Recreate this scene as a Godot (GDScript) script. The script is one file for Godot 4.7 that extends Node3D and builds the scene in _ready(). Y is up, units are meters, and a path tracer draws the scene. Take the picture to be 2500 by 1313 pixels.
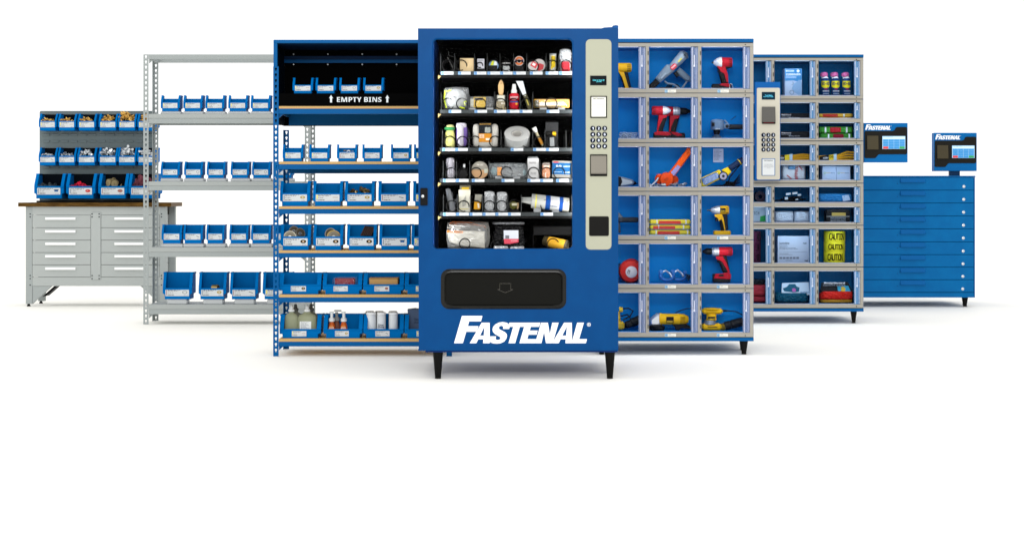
extends Node3D
# A showroom line-up of industrial dispensing equipment on a white studio floor.
# Lengths are drawn in plan units: one unit at distance z from the lens is z / F metres.

const F := 3744.0      # plan units per metre at one metre
const CX := 1250.0     # plan centre
const HY := 470.0      # plan height of the eye
const EYE := 0.9765    # eye height in metres

var st: SurfaceTool
var T := Transform3D.IDENTITY
var Zr := 8.0          # distance of the thing being drawn
var k := 1.0           # metres per plan unit at the depth being drawn
var back := 0.0        # depth behind the thing's front, metres
var rx := 0.0
var ry := 0.0
var base_y := 0.0
var names := {}
var mats := {}
var bold: SystemFont
var plain_font: SystemFont
var serif: SystemFont

# ---------------------------------------------------------------- drawing
func V(x: float, y: float, z: float) -> Vector3:
	return Vector3((x - CX) * k - rx, EYE - (y - HY) * k - ry, z * k - back)

func dep(d: float) -> void:
	back = d
	k = (Zr + d) / F

func level(py: float, z: float) -> float:
	return EYE - (py - HY) * z / F

# stand the next thing at plan point (px, py) at distance z; on_y lifts or lowers it onto a real surface
func at(px: float, py: float, z: float, on_y := INF) -> void:
	Zr = z
	dep(0.0)
	rx = (px - CX) * k
	ry = EYE - (py - HY) * k
	base_y = ry if on_y == INF else on_y

func mb() -> void:
	st = SurfaceTool.new()
	st.begin(Mesh.PRIMITIVE_TRIANGLES)
	T = Transform3D.IDENTITY
	st.set_smooth_group(-1)

func turn(x: float, y: float, z: float, axis: Vector3, deg: float) -> void:
	var c := V(x, y, z)
	T = Transform3D(Basis.IDENTITY, c) * Transform3D(Basis(axis.normalized(), deg_to_rad(deg)), Vector3.ZERO) * Transform3D(Basis.IDENTITY, -c)

func tri(a: Vector3, b: Vector3, c: Vector3, out: Vector3) -> void:
	if (c - a).cross(b - a).dot(out) < 0.0:
		var s := b
		b = c
		c = s
	st.add_vertex(T * a)
	st.add_vertex(T * b)
	st.add_vertex(T * c)

func quad(a: Vector3, b: Vector3, c: Vector3, d: Vector3, out: Vector3) -> void:
	tri(a, b, c, out)
	tri(a, c, d, out)

func bx(x0: float, y0: float, x1: float, y1: float, z0: float, z1: float, b := 0.0) -> void:
	st.set_smooth_group(-1)
	var p := V(x0, y0, z0)
	var r := V(x1, y1, z1)
	var lo := Vector3(minf(p.x, r.x), minf(p.y, r.y), minf(p.z, r.z))
	var hi := Vector3(maxf(p.x, r.x), maxf(p.y, r.y), maxf(p.z, r.z))
	var c := (lo + hi) / 2.0
	var h := (hi - lo) / 2.0
	var e: float = minf(b * k, minf(h.x, minf(h.y, h.z)) * 0.9)
	for ax in 3:
		var u := (ax + 1) % 3
		var w := (ax + 2) % 3
		for s in [-1.0, 1.0]:
			var o := Vector3.ZERO
			o[ax] = s
			var q := []
			for g in [[-1.0, -1.0], [1.0, -1.0], [1.0, 1.0], [-1.0, 1.0]]:
				var v := c
				v[ax] += s * h[ax]
				v[u] += g[0] * (h[u] - e)
				v[w] += g[1] * (h[w] - e)
				q.append(v)
			quad(q[0], q[1], q[2], q[3], o)
	if e <= 0.0:
		return
	for ax in 3:
		var u := (ax + 1) % 3
		var w := (ax + 2) % 3
		for s in [-1.0, 1.0]:
			for g in [-1.0, 1.0]:
				var o := Vector3.ZERO
				o[u] = s
				o[w] = g
				var a := c
				a[u] += s * h[u]
				a[w] += g * (h[w] - e)
				var d := c
				d[u] += s * (h[u] - e)
				d[w] += g * h[w]
				var l := Vector3.ZERO
				l[ax] = h[ax] - e
				quad(a - l, a + l, d + l, d - l, o)
	for sx in [-1.0, 1.0]:
		for sy in [-1.0, 1.0]:
			for sz in [-1.0, 1.0]:
				var s := Vector3(sx, sy, sz)
				var m := h - Vector3(e, e, e)
				tri(c + s * Vector3(h.x, m.y, m.z), c + s * Vector3(m.x, h.y, m.z), c + s * Vector3(m.x, m.y, h.z), s)

# an outline (x, y) drawn out from z0 to z1, its front edge chamfered by b; smooth rounds its sides
func prism(pts, z0: float, z1: float, b := 0.0, smooth := false, axis := "z") -> void:
	var p := PackedVector2Array(pts)
	if p[0].is_equal_approx(p[-1]):
		p.remove_at(p.size() - 1)
	var area := 0.0
	for i in p.size():
		area += p[i].cross(p[(i + 1) % p.size()])
	if area < 0.0:
		p.reverse()
	var n := p.size()
	var inner := PackedVector2Array()
	for i in n:
		var d0 := (p[i] - p[i - 1]).normalized()
		var d1 := (p[(i + 1) % n] - p[i]).normalized()
		var n0 := Vector2(d0.y, -d0.x)
		var n1 := Vector2(d1.y, -d1.x)
		var m := n0 + n1
		inner.append(p[i] - m * b / maxf(0.35, 0.5 * m.length_squared()) * (1.0 if b > 0.0 else 0.0))
	var mid := Vector2.ZERO
	for q in p:
		mid += q / n
	var f := func(q: Vector2, w: float) -> Vector3: return V(q.x, q.y, w) if axis == "z" else V(w, q.y, q.x)
	var zdir: Vector3 = f.call(Vector2.ZERO, 1.0) - f.call(Vector2.ZERO, 0.0)
	var t := Geometry2D.triangulate_polygon(inner)
	var t2 := Geometry2D.triangulate_polygon(p)
	st.set_smooth_group(-1)
	for i in range(0, t.size(), 3):
		tri(f.call(inner[t[i]], z1), f.call(inner[t[i + 1]], z1), f.call(inner[t[i + 2]], z1), zdir)
	for i in range(0, t2.size(), 3):
		tri(f.call(p[t2[i]], z0), f.call(p[t2[i + 1]], z0), f.call(p[t2[i + 2]], z0), -zdir)
	if smooth:
		st.set_smooth_group(7)
	var zb := z1 - signf(z1 - z0) * b
	for i in n:
		var j := (i + 1) % n
		var d := p[j] - p[i]
		var o2 := Vector2(d.y, -d.x)
		var out: Vector3 = f.call(p[i] + o2, z0) - f.call(p[i], z0)
		quad(f.call(p[i], z0), f.call(p[j], z0), f.call(p[j], zb), f.call(p[i], zb), out)
		if b > 0.0:
			quad(f.call(p[i], zb), f.call(p[j], zb), f.call(inner[j], z1), f.call(inner[i], z1), out + zdir)
	st.set_smooth_group(-1)

func rr(x0: float, y0: float, x1: float, y1: float, r: float, n := 4) -> PackedVector2Array:
	var o := PackedVector2Array()
	var c := [Vector2(x1 - r, y1 - r), Vector2(x0 + r, y1 - r), Vector2(x0 + r, y0 + r), Vector2(x1 - r, y0 + r)]
	for q in 4:
		for i in n + 1:
			o.append(c[q] + Vector2.from_angle((q + float(i) / n) * PI / 2.0) * r)
	return o

func circle(x: float, y: float, r: float, n := 20) -> PackedVector2Array:
	var o := PackedVector2Array()
	for i in n:
		o.append(Vector2(x, y) + Vector2.from_angle(TAU * i / n) * r)
	return o

func hit(poly: PackedVector2Array, c: Vector2, a: float) -> Vector2:
	var d := Vector2.from_angle(a)
	var best := c
	var far := -1.0
	for i in poly.size():
		var p: Vector2 = poly[i] - c
		var e: Vector2 = poly[(i + 1) % poly.size()] - poly[i]
		var det := d.cross(e)
		if absf(det) < 1e-9:
			continue
		var t := p.cross(e) / det
		var s := p.cross(d) / det
		if t > 0.0 and s > -1e-4 and s < 1.0001 and t > far:
			far = t
			best = c + d * t
	return best

# a plate between an outline and a hole, both seen whole from the point c; z0 back, z1 front; b dishes the inner edge inwards
func plate(outer: PackedVector2Array, inner: PackedVector2Array, c: Vector2, z0: float, z1: float, zi := INF) -> void:
	var an := []
	for q in outer:
		an.append(fposmod((q - c).angle(), TAU))
	for q in inner:
		an.append(fposmod((q - c).angle(), TAU))
	an.sort()
	var use := []
	for a in an:
		if use.is_empty() or a - use[-1] > 1e-4:
			use.append(a)
	if zi == INF:
		zi = z1
	var n := use.size()
	var po := []
	var pi := []
	for a in use:
		po.append(hit(outer, c, a))
		pi.append(hit(inner, c, a))
	st.set_smooth_group(-1)
	var fz := V(0, 0, 1) - V(0, 0, 0)
	for i in n:
		var j := (i + 1) % n
		quad(V(po[i].x, po[i].y, z1), V(po[j].x, po[j].y, z1), V(pi[j].x, pi[j].y, zi), V(pi[i].x, pi[i].y, zi), fz)
		quad(V(po[i].x, po[i].y, z0), V(po[j].x, po[j].y, z0), V(pi[j].x, pi[j].y, z0), V(pi[i].x, pi[i].y, z0), -fz)
		var mo: Vector2 = (po[i] + po[j]) / 2.0 - c
		var oo := V(c.x + mo.x, c.y + mo.y, 0) - V(c.x, c.y, 0)
		quad(V(po[i].x, po[i].y, z0), V(po[j].x, po[j].y, z0), V(po[j].x, po[j].y, z1), V(po[i].x, po[i].y, z1), oo)
		quad(V(pi[i].x, pi[i].y, z0), V(pi[j].x, pi[j].y, z0), V(pi[j].x, pi[j].y, zi), V(pi[i].x, pi[i].y, zi), -oo)

# a turned shape: prof holds (radius, distance along the axis); x, y, z is where the axis starts
func lathe(x: float, y: float, z: float, axis: Vector3, prof, seg := 18, wide := 1.0, all_smooth := false) -> void:
	var o := V(x, y, z)
	var a := axis.normalized()
	var u := a.cross(Vector3(0, 0, 1) if absf(a.z) < 0.9 else Vector3(0, 1, 0)).normalized()
	var w := a.cross(u) * wide
	var g := 11
	var last := Vector2.ZERO
	for i in prof.size() - 1:
		var d: Vector2 = prof[i + 1] - prof[i]
		if d.length() < 1e-6:
			continue
		d = d.normalized()
		if i > 0 and last.dot(d) < 0.75 and not all_smooth:
			g += 1
		last = d
		st.set_smooth_group(g)
		for s in seg:
			var t0 := TAU * s / seg
			var t1 := TAU * (s + 1) / seg
			var c0 := u * cos(t0) + w * sin(t0)
			var c1 := u * cos(t1) + w * sin(t1)
			var h0: Vector3 = o + a * prof[i].y * k
			var h1: Vector3 = o + a * prof[i + 1].y * k
			var p0: float = prof[i].x * k
			var p1: float = prof[i + 1].x * k
			var out := (c0 + c1) * d.y - a * d.x
			if p0 > 1e-7:
				tri(h0 + c0 * p0, h0 + c1 * p0, h1 + c1 * p1, out)
			if p1 > 1e-7:
				tri(h0 + c0 * p0, h1 + c1 * p1, h1 + c0 * p1, out)
	st.set_smooth_group(-1)

func up(x: float, ybase: float, z: float, prof, seg := 18, wide := 1.0) -> void:
	lathe(x, ybase, z, Vector3.UP, prof, seg, wide)

func v2(a: Array) -> PackedVector2Array:
	var o := PackedVector2Array()
	for i in range(0, a.size(), 2):
		o.append(Vector2(a[i], a[i + 1]))
	return o

# a round bar through points (x, y, z)
func tube(pts: Array, r: float, seg := 6, closed := false) -> void:
	var p := []
	for q in pts:
		p.append(V(q.x, q.y, q.z))
	var n := p.size()
	var rings := []
	var nrm := Vector3.ZERO
	for i in n:
		var d: Vector3
		if closed:
			d = p[(i + 1) % n] - p[i - 1]
		else:
			d = p[mini(i + 1, n - 1)] - p[maxi(i - 1, 0)]
		d = d.normalized()
		if nrm == Vector3.ZERO:
			nrm = d.cross(Vector3(0.31, 0.53, 0.79)).normalized()
		nrm = (nrm - d * nrm.dot(d)).normalized()
		var b := d.cross(nrm)
		var ring := []
		for s in seg:
			var t := TAU * s / seg
			ring.append(p[i] + (nrm * cos(t) + b * sin(t)) * r * k)
		rings.append(ring)
	st.set_smooth_group(5)
	for i in (n if closed else n - 1):
		var j := (i + 1) % n
		for s in seg:
			var e := (s + 1) % seg
			var out: Vector3 = rings[i][s] + rings[i][e] - p[i] * 2.0
			quad(rings[i][s], rings[i][e], rings[j][e], rings[j][s], out)
	st.set_smooth_group(-1)
	if not closed:
		for s in range(1, seg - 1):
			tri(rings[0][0], rings[0][s], rings[0][s + 1], p[0] - p[1])
			tri(rings[-1][0], rings[-1][s], rings[-1][s + 1], p[-1] - p[-2])

func loop3(x: float, y: float, z: float, r: float, n := 18, pitch := 0.0, turns := 1.0) -> Array:
	var o := []
	var m := int(n * turns)
	for i in (m + (1 if pitch != 0.0 else 0)):
		var a := TAU * i / n + 1.2
		o.append(Vector3(x + cos(a) * r, y + sin(a) * r, z - pitch * i / n))
	return o

# a soft packet: a pillow filling the outline x0..x1, y0..y1, th deep, its skin wrinkled by crumple
func bag(x0: float, y0: float, x1: float, y1: float, zc: float, th: float, crumple: float, seed_ := 1, nx := 14, ny := 14, flat := false, square := 4.0, round_ := -1.0) -> void:
	if round_ < 0.0:
		round_ = clampf(1.0 - square * 0.17, 0.1, 0.8)
	var nz := FastNoiseLite.new()
	nz.seed = seed_
	nz.frequency = 0.5
	nz.noise_type = FastNoiseLite.TYPE_SIMPLEX
	nz.fractal_octaves = 2
	st.set_smooth_group(-1 if flat else 3)
	for side in [1.0, -1.0]:
		var g := []
		for j in ny + 1:
			var row := []
			for i in nx + 1:
				var u := float(i) / nx * 2.0 - 1.0
				var v := float(j) / ny * 2.0 - 1.0
				var prof := pow(maxf(0.0, 1.0 - pow(absf(u), square)), 0.5) * pow(maxf(0.0, 1.0 - pow(absf(v), square)), 0.5)
				var px: float = (x0 + x1) / 2.0 + u * sqrt(1.0 - 0.5 * round_ * v * v) * (x1 - x0) / 2.0
				var py: float = (y0 + y1) / 2.0 + v * sqrt(1.0 - 0.5 * round_ * u * u) * (y1 - y0) / 2.0
				var w := nz.get_noise_2d(px * 0.9 + side * 50.0, py * 0.9) * crumple * minf(1.0, prof * 3.0)
				px += nz.get_noise_2d(py * 0.7, 99.0) * crumple * 0.6
				row.append(V(px, py, zc + side * th / 2.0 * prof + w))
			g.append(row)
		for j in ny:
			for i in nx:
				quad(g[j][i], g[j][i + 1], g[j + 1][i + 1], g[j + 1][i], Vector3(0, 0, side))
	st.set_smooth_group(-1)

# a flat print: one quad with texture coordinates
func card(x0: float, y0: float, x1: float, y1: float, z: float, uv := Rect2(0, 0, 1, 1)) -> void:
	var p := [V(x0, y0, z), V(x1, y0, z), V(x1, y1, z), V(x0, y1, z)]
	var t := [uv.position, Vector2(uv.end.x, uv.position.y), uv.end, Vector2(uv.position.x, uv.end.y)]
	for i in [0, 1, 2, 0, 2, 3]:
		st.set_uv(t[i])
		st.add_vertex(T * p[i])

# ---------------------------------------------------------------- materials
func M(hex: String, rough := 0.5, metal := 0.0, spec := 0.2) -> StandardMaterial3D:
	var key := "%s %.2f %.2f %.2f" % [hex, rough, metal, spec]
	if not mats.has(key):
		var m := StandardMaterial3D.new()
		m.albedo_color = Color(hex)
		m.roughness = rough
		m.metallic = metal
		m.metallic_specular = spec
		mats[key] = m
	return mats[key]

func clear(hex: String, alpha: float, rough := 0.08, spec := 0.25) -> StandardMaterial3D:
	var key := "clear %s %.2f %.2f" % [hex, alpha, rough]
	if not mats.has(key):
		var m := StandardMaterial3D.new()
		m.albedo_color = Color(Color(hex), alpha)
		m.transparency = BaseMaterial3D.TRANSPARENCY_ALPHA
		m.roughness = rough
		m.metallic_specular = spec
		m.cull_mode = BaseMaterial3D.CULL_DISABLED
		mats[key] = m
	return mats[key]

func glow(hex: String, energy: float) -> StandardMaterial3D:
	var key := "glow %s %.2f" % [hex, energy]
	if not mats.has(key):
		var m := StandardMaterial3D.new()
		m.albedo_color = Color(hex)
		m.emission_enabled = true
		m.emission = Color(hex)
		m.emission_energy_multiplier = energy
		mats[key] = m
	return mats[key]

func printed(key: String, im: Image, rough := 0.5) -> StandardMaterial3D:
	if not mats.has(key):
		var m := StandardMaterial3D.new()
		m.albedo_texture = ImageTexture.create_from_image(im)
		m.roughness = rough
		m.metallic_specular = 0.2
		m.cull_mode = BaseMaterial3D.CULL_DISABLED
		mats[key] = m
	return mats[key]

func grain(hex_a: String, hex_b: String, scale: Vector3, freq: float, rough: float, seed_: int) -> StandardMaterial3D:
	var key := "grain %s %s %d" % [hex_a, hex_b, seed_]
	if not mats.has(key):
		var n := FastNoiseLite.new()
		n.seed = seed_
		n.frequency = freq
		n.fractal_octaves = 4
		var t := NoiseTexture2D.new()
		t.noise = n
		t.width = 512
		t.height = 512
		t.seamless = true
		var g := Gradient.new()
		g.set_color(0, Color(hex_a))
		g.set_color(1, Color(hex_b))
		g.set_offset(0, 0.25)
		g.set_offset(1, 0.75)
		t.color_ramp = g
		var m := StandardMaterial3D.new()
		m.albedo_texture = t
		m.roughness = rough
		m.metallic_specular = 0.2
		m.uv1_triplanar = true
		m.uv1_world_triplanar = true
		m.uv1_scale = scale
		mats[key] = m
	return mats[key]

# ---------------------------------------------------------------- nodes
func numbered(parent: Node, called: String) -> String:
	var key := "%d/%s" % [parent.get_instance_id(), called]
	var n: int = names.get(key, 0)
	names[key] = n + 1
	return called if n == 0 else "%s_%03d" % [called, n]

func tag(o: Node3D, label: String, category: String, group := "") -> void:
	o.set_meta("label", label)
	o.set_meta("category", category)
	if group:
		o.set_meta("group", group)

func thing(called: String, label: String, category: String, group := "") -> Node3D:
	var o := Node3D.new()
	o.name = numbered(self, called)
	add_child(o, true)
	o.position = Vector3(rx, base_y, -Zr)
	tag(o, label, category, group)
	return o

func part(called: String, m: Material, parent: Node3D, label := "") -> MeshInstance3D:
	st.generate_normals()
	var o := MeshInstance3D.new()
	o.mesh = st.commit()
	o.material_override = m
	o.name = numbered(parent, called)
	parent.add_child(o, true)
	if label:
		o.set_meta("label", label)
	return o

func solo(called: String, m: Material, label: String, category: String, group := "") -> MeshInstance3D:
	var o := part(called, m, self)
	o.position = Vector3(rx, base_y, -Zr)
	tag(o, label, category, group)
	return o

# lettering fitted into the rectangle x0..x1, y0..y1, standing on the plane z
func text(s: String, x0: float, y0: float, x1: float, y1: float, z: float, m: Material, parent: Node3D, slant := 0.0, font: Font = null, deg := 0.0, called := "lettering") -> MeshInstance3D:
	var tm := TextMesh.new()
	tm.text = s
	tm.font = font if font else bold
	tm.font_size = 40
	tm.pixel_size = 0.001
	tm.depth = 0.0006
	tm.curve_step = 2.0
	var box := tm.get_aabb()
	var sx := (x1 - x0) * k / maxf(box.size.x, 1e-5)
	var sy := (y1 - y0) * k / maxf(box.size.y, 1e-5)
	var b := Basis(Vector3(sx, 0, 0), Vector3(slant * sy, sy, 0), Vector3(0, 0, 1))
	if deg != 0.0:
		b = Basis(Vector3(0, 0, 1), deg_to_rad(deg)) * b
	var o := MeshInstance3D.new()
	o.mesh = tm
	o.material_override = m
	o.name = numbered(parent, called)
	parent.add_child(o, true)
	o.transform = Transform3D(b, V((x0 + x1) / 2.0, (y0 + y1) / 2.0, z) - b * box.get_center())
	return o

# letters set one by one round an upright cylinder of radius r about (cx, zc)
func bent_text(word: String, cx: float, y0: float, y1: float, zc: float, r: float, a0: float, step: float, hw: float, m: Material, parent: Node3D) -> void:
	var at_deg := a0
	for j in word.length():
		var thin := word[j] == "I" or word[j] == "-"
		if j > 0:
			at_deg += step * (0.72 if thin or word[j - 1] == "I" or word[j - 1] == "-" else 1.0)
		var a := deg_to_rad(at_deg)
		var w := hw * (0.36 if word[j] == "I" or word[j] == "-" else 1.0)
		var x := cx + sin(a) * r
		var z := zc + cos(a) * r
		var ltr := text(word[j], x - w, y0 if word[j] != "-" else lerpf(y0, y1, 0.45), x + w, y1 if word[j] != "-" else lerpf(y0, y1, 0.65), z, m, parent)
		var c := V(x, (y0 + y1) / 2.0, z)
		ltr.transform = Transform3D(Basis.IDENTITY, c) * Transform3D(Basis(Vector3.UP, a), Vector3.ZERO) * Transform3D(Basis.IDENTITY, -c) * ltr.transform

func structure(called: String, m: Material) -> MeshInstance3D:
	var o := part(called, m, self)
	o.set_meta("kind", "structure")
	return o

# ---------------------------------------------------------------- prints
var ink := RandomNumberGenerator.new()

func words(im: Image, x: int, y: int, w: int, h: int, c: Color) -> void:
	var p := x
	while p < x + w:
		var l := ink.randi_range(h, h * 4)
		l = mini(l, x + w - p)
		var q := p
		while q < p + l:
			im.fill_rect(Rect2i(q, y + ink.randi_range(0, 1), maxi(1, h / 2), h), c)
			q += maxi(2, h / 2 + 1)
		p += l + h

func bars(im: Image, x: int, y: int, w: int, h: int) -> void:
	var p := x
	while p < x + w:
		var b := ink.randi_range(1, 3)
		im.fill_rect(Rect2i(p, y, b, h), Color(0.1, 0.1, 0.1))
		p += b + ink.randi_range(1, 3)

func disc(im: Image, cx: float, cy: float, r: float, r_in: float, c: Color) -> void:
	for y in range(int(cy - r) - 1, int(cy + r) + 2):
		for x in range(int(cx - r) - 1, int(cx + r) + 2):
			var d := Vector2(x + 0.5 - cx, y + 0.5 - cy).length()
			if d <= r and d >= r_in:
				im.set_pixel(x, y, c)

# eight bin labels on one sheet: print lines, a part number, bar code and a small picture
func label_sheet() -> Image:
	ink.seed = 41
	var im := Image.create(1024, 256, false, Image.FORMAT_RGB8)
	im.fill(Color("bfc3c5"))
	for n in 8:
		var x := (n % 4) * 256
		var y := (n / 4) * 128
		im.fill_rect(Rect2i(x, y, 256, 128), Color("c8cccd"))
		im.fill_rect(Rect2i(x + 14, y + 14, 6, 96), Color("3a5878") if n % 3 else Color("7a3038"))
		if n == 5:
			im.fill_rect(Rect2i(x + 14, y + 14, 10, 70), Color("e3d23a"))
		words(im, x + 28, y + 12, 140, 8, Color(0.12, 0.12, 0.15))
		words(im, x + 28, y + 28, 110, 8, Color(0.16, 0.16, 0.2))
		words(im, x + 28, y + 58, 56, 8, Color(0.1, 0.1, 0.1))
		words(im, x + 28, y + 74, 100, 3, Color(0.5, 0.5, 0.5))
		bars(im, x + 28, y + 94, 64, 18)
		words(im, x + 196, y + 108, 40, 6, Color(0.12, 0.2, 0.4))
		var c := Vector2(x + 208, y + 56)
		match n:
			0: disc(im, c.x, c.y, 26, 20, Color(0.35, 0.36, 0.36))
			1:
				disc(im, c.x, c.y, 26, 10, Color("a8904c"))
			2:
				disc(im, c.x, c.y, 28, 0, Color("b53a35"))
				disc(im, c.x - 6, c.y - 4, 9, 0, Color("d88078"))
			3: disc(im, c.x, c.y, 28, 0, Color("96635a"))
			4:
				disc(im, c.x, c.y, 30, 8, Color(0.09, 0.09, 0.09))
				disc(im, c.x, c.y, 14, 8, Color("b9862f"))
			5:
				im.fill_rect(Rect2i(int(c.x) - 28, int(c.y) - 3, 56, 8), Color("9a7650"))
			6:
				for i in 40:
					im.fill_rect(Rect2i(int(c.x) - 24 + i, int(c.y) - 10 + i / 2, 7, 7), Color(0.2, 0.22, 0.24))
			7:
				im.fill_rect(Rect2i(int(c.x) - 20, int(c.y) - 18, 40, 34), Color("2c5d93"))
				im.fill_rect(Rect2i(int(c.x) - 28, int(c.y) - 26, 56, 12), Color("3d474d"))
	return im

func label_uv(n: int) -> Rect2:
	return Rect2((n % 4) * 0.25 + 0.004, (n / 4) * 0.5 + 0.008, 0.242, 0.484)

# a notice: dark heading, rows of print
func notice_sheet(paper: String, ink_c: Color, rows: int, seed_: int) -> Image:
	ink.seed = seed_
	var im := Image.create(256, 256, false, Image.FORMAT_RGB8)
	im.fill(Color(paper))
	for r in rows:
		var w := ink.randi_range(110, 200)
		words(im, 24, 24 + r * int(210.0 / rows), w, maxi(4, int(90.0 / rows)), ink_c)
	return im

# ---------------------------------------------------------------- the place
func _ready() -> void:
	# camera: level lens, shifted down as a product photographer's would be
	var cam := Camera3D.new()
	cam.name = "camera"
	cam.projection = Camera3D.PROJECTION_FRUSTUM
	cam.set_frustum(0.1 * 1313.0 / F, Vector2(0, -0.1 * 186.5 / F), 0.1, 400.0)
	cam.position = Vector3(0, EYE, 0)
	add_child(cam)
	cam.current = true
	# white studio
	var we := WorldEnvironment.new()
	we.name = "studio"
	var e := Environment.new()
	e.background_mode = Environment.BG_COLOR
	e.background_color = Color(1, 1, 1)
	e.background_energy_multiplier = 1.04
	e.tonemap_mode = Environment.TONE_MAPPER_LINEAR
	e.tonemap_exposure = 1.2
	e.sdfgi_enabled = true
	e.ssao_enabled = true
	e.ssil_enabled = true
	we.environment = e
	add_child(we)
	# softbox above and behind the camera
	var key := AreaLight3D.new()
	key.name = "softbox"
	key.area_size = Vector2(5.0, 2.0)
	key.light_energy = 9.0
	key.area_range = 40.0
	key.shadow_enabled = true
	add_child(key)
	key.look_at_from_position(Vector3(-0.8, 4.2, -1.0), Vector3(0.1, 0.9, -10.0))

	# second softbox, level with the line-up, behind the camera
	var fill := AreaLight3D.new()
	fill.name = "front_softbox"
	fill.area_size = Vector2(5.0, 1.2)
	fill.light_energy = 24.0
	fill.area_range = 40.0
	fill.shadow_enabled = true
	add_child(fill)
	fill.look_at_from_position(Vector3(0.6, 4.1, 1.5), Vector3(0.1, 0.9, -10.0))

	bold = SystemFont.new()
	bold.font_names = PackedStringArray(["Droid Sans"])
	bold.font_weight = 700
	plain_font = SystemFont.new()
	plain_font.font_names = PackedStringArray(["Droid Sans"])
	serif = SystemFont.new()
	serif.font_names = PackedStringArray(["Droid Serif"])
	serif.font_weight = 700

	floor_sheet()
	workbench()
	grey_rack()
	blue_rack()
	vending()
	tool_locker()
	supply_locker()
	drawer_cabinet()

func floor_sheet() -> void:
	at(CX, 470, 8.0, 0.0)
	rx = 0.0
	ry = 0.0
	mb()
	var a := Vector3(-120, 0, 100)
	var b := Vector3(120, 0, 100)
	var c := Vector3(120, 0, -250)
	var d := Vector3(-120, 0, -250)
	quad(a, b, c, d, Vector3.UP)
	structure("floor", M("fcfaf3", 0.6, 0.0, 0.12))

# ---------------------------------------------------------------- bins
# a hopper-front stacking bin standing on plan height y1; lip and label heights are fractions of its height
func bin(x0: float, x1: float, y0: float, y1: float, z: float, on_y: float, deep: float, lip: float, pic: int, label: String, group: String, drop := 0.0, lab := Vector4(0.1, 0.4, 0.9, 0.78), hex := "0066ac", hex_back_shade := "") -> Node3D:
	at((x0 + x1) / 2.0, y1, z, on_y)
	var w := x1 - x0
	var h := y1 - y0
	var t := w * 0.03
	var yl := y0 + h * lip
	var ya := y0 + h * 0.76
	var yb := y0 + h * 0.83
	var xl := x0 + w * 0.07
	var xr := x1 - w * 0.07
	var o := thing("storage_bin", label, "storage bin", group)
	var m := M(hex, 0.5, 0.0, 0.08)
	mb()
	prism(v2([x0, yl, x1, yl, x1, ya, xr, yb, xr, y1, xl, y1, xl, yb, x0, ya]), -t, 0, t * 0.3)
	bx(x0 + w * 0.02, yl, x1 - w * 0.02, yl + h * 0.06, 0.0, t * 0.7, t * 0.3)
	part("front_panel", m, o)
	for s in [0, 1]:
		mb()
		var xa := x0 if s == 0 else x1 - t
		prism(v2([-t, yl, -deep * 0.3, y0, -deep, y0, -deep, ya, -t, ya]), xa, xa + t, 0.0, false, "x")
		var xi := x0 if s == 0 else x1 - w * 0.1
		prism(v2([-t * 0.5, yl + 0.01, -t * 0.5 - 1.0, yl - h * 0.08, -deep * 0.3, y0 - h * 0.012, -deep * 0.3 - t * 1.4, y0 - h * 0.012, -t * 2.0, yl]), xi, xi + w * 0.1, 0.0, false, "x")
		bx(x0 if s == 0 else xr - t, ya, xl + t if s == 0 else x1, ya + t, -deep + t, -t)
		bx(xl if s == 0 else xr - t, ya + t, xl + t if s == 0 else xr, y1, -deep + t, -t)
		bx(x0 - w * 0.02 if s == 0 else x1 - t, y0 - h * 0.012, x0 + t if s == 0 else x1 + w * 0.02, y0 + h * 0.05, -deep, -deep * 0.34)
		part("side_wall", m, o)
	mb()
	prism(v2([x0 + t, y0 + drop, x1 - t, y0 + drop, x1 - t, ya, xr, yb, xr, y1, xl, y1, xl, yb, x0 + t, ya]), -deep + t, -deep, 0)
	part("back_wall", M(hex_back_shade, 0.6, 0.0, 0.1) if hex_back_shade else m, o)  # near-black where given: the shade inside the bin put into the wall colour
	mb()
	bx(xl + t, y1 - t, xr - t, y1, -deep + t, -t)
	part("bottom", m, o)
	mb()
	card(x0 + w * lab.x, y0 + h * lab.y, x0 + w * lab.z, y0 + h * lab.w, t * 0.35 + 0.1, label_uv(pic))
	part("paper_label", printed("labels", label_sheet() if not mats.has("labels") else null, 0.6), o)
	return o

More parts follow.
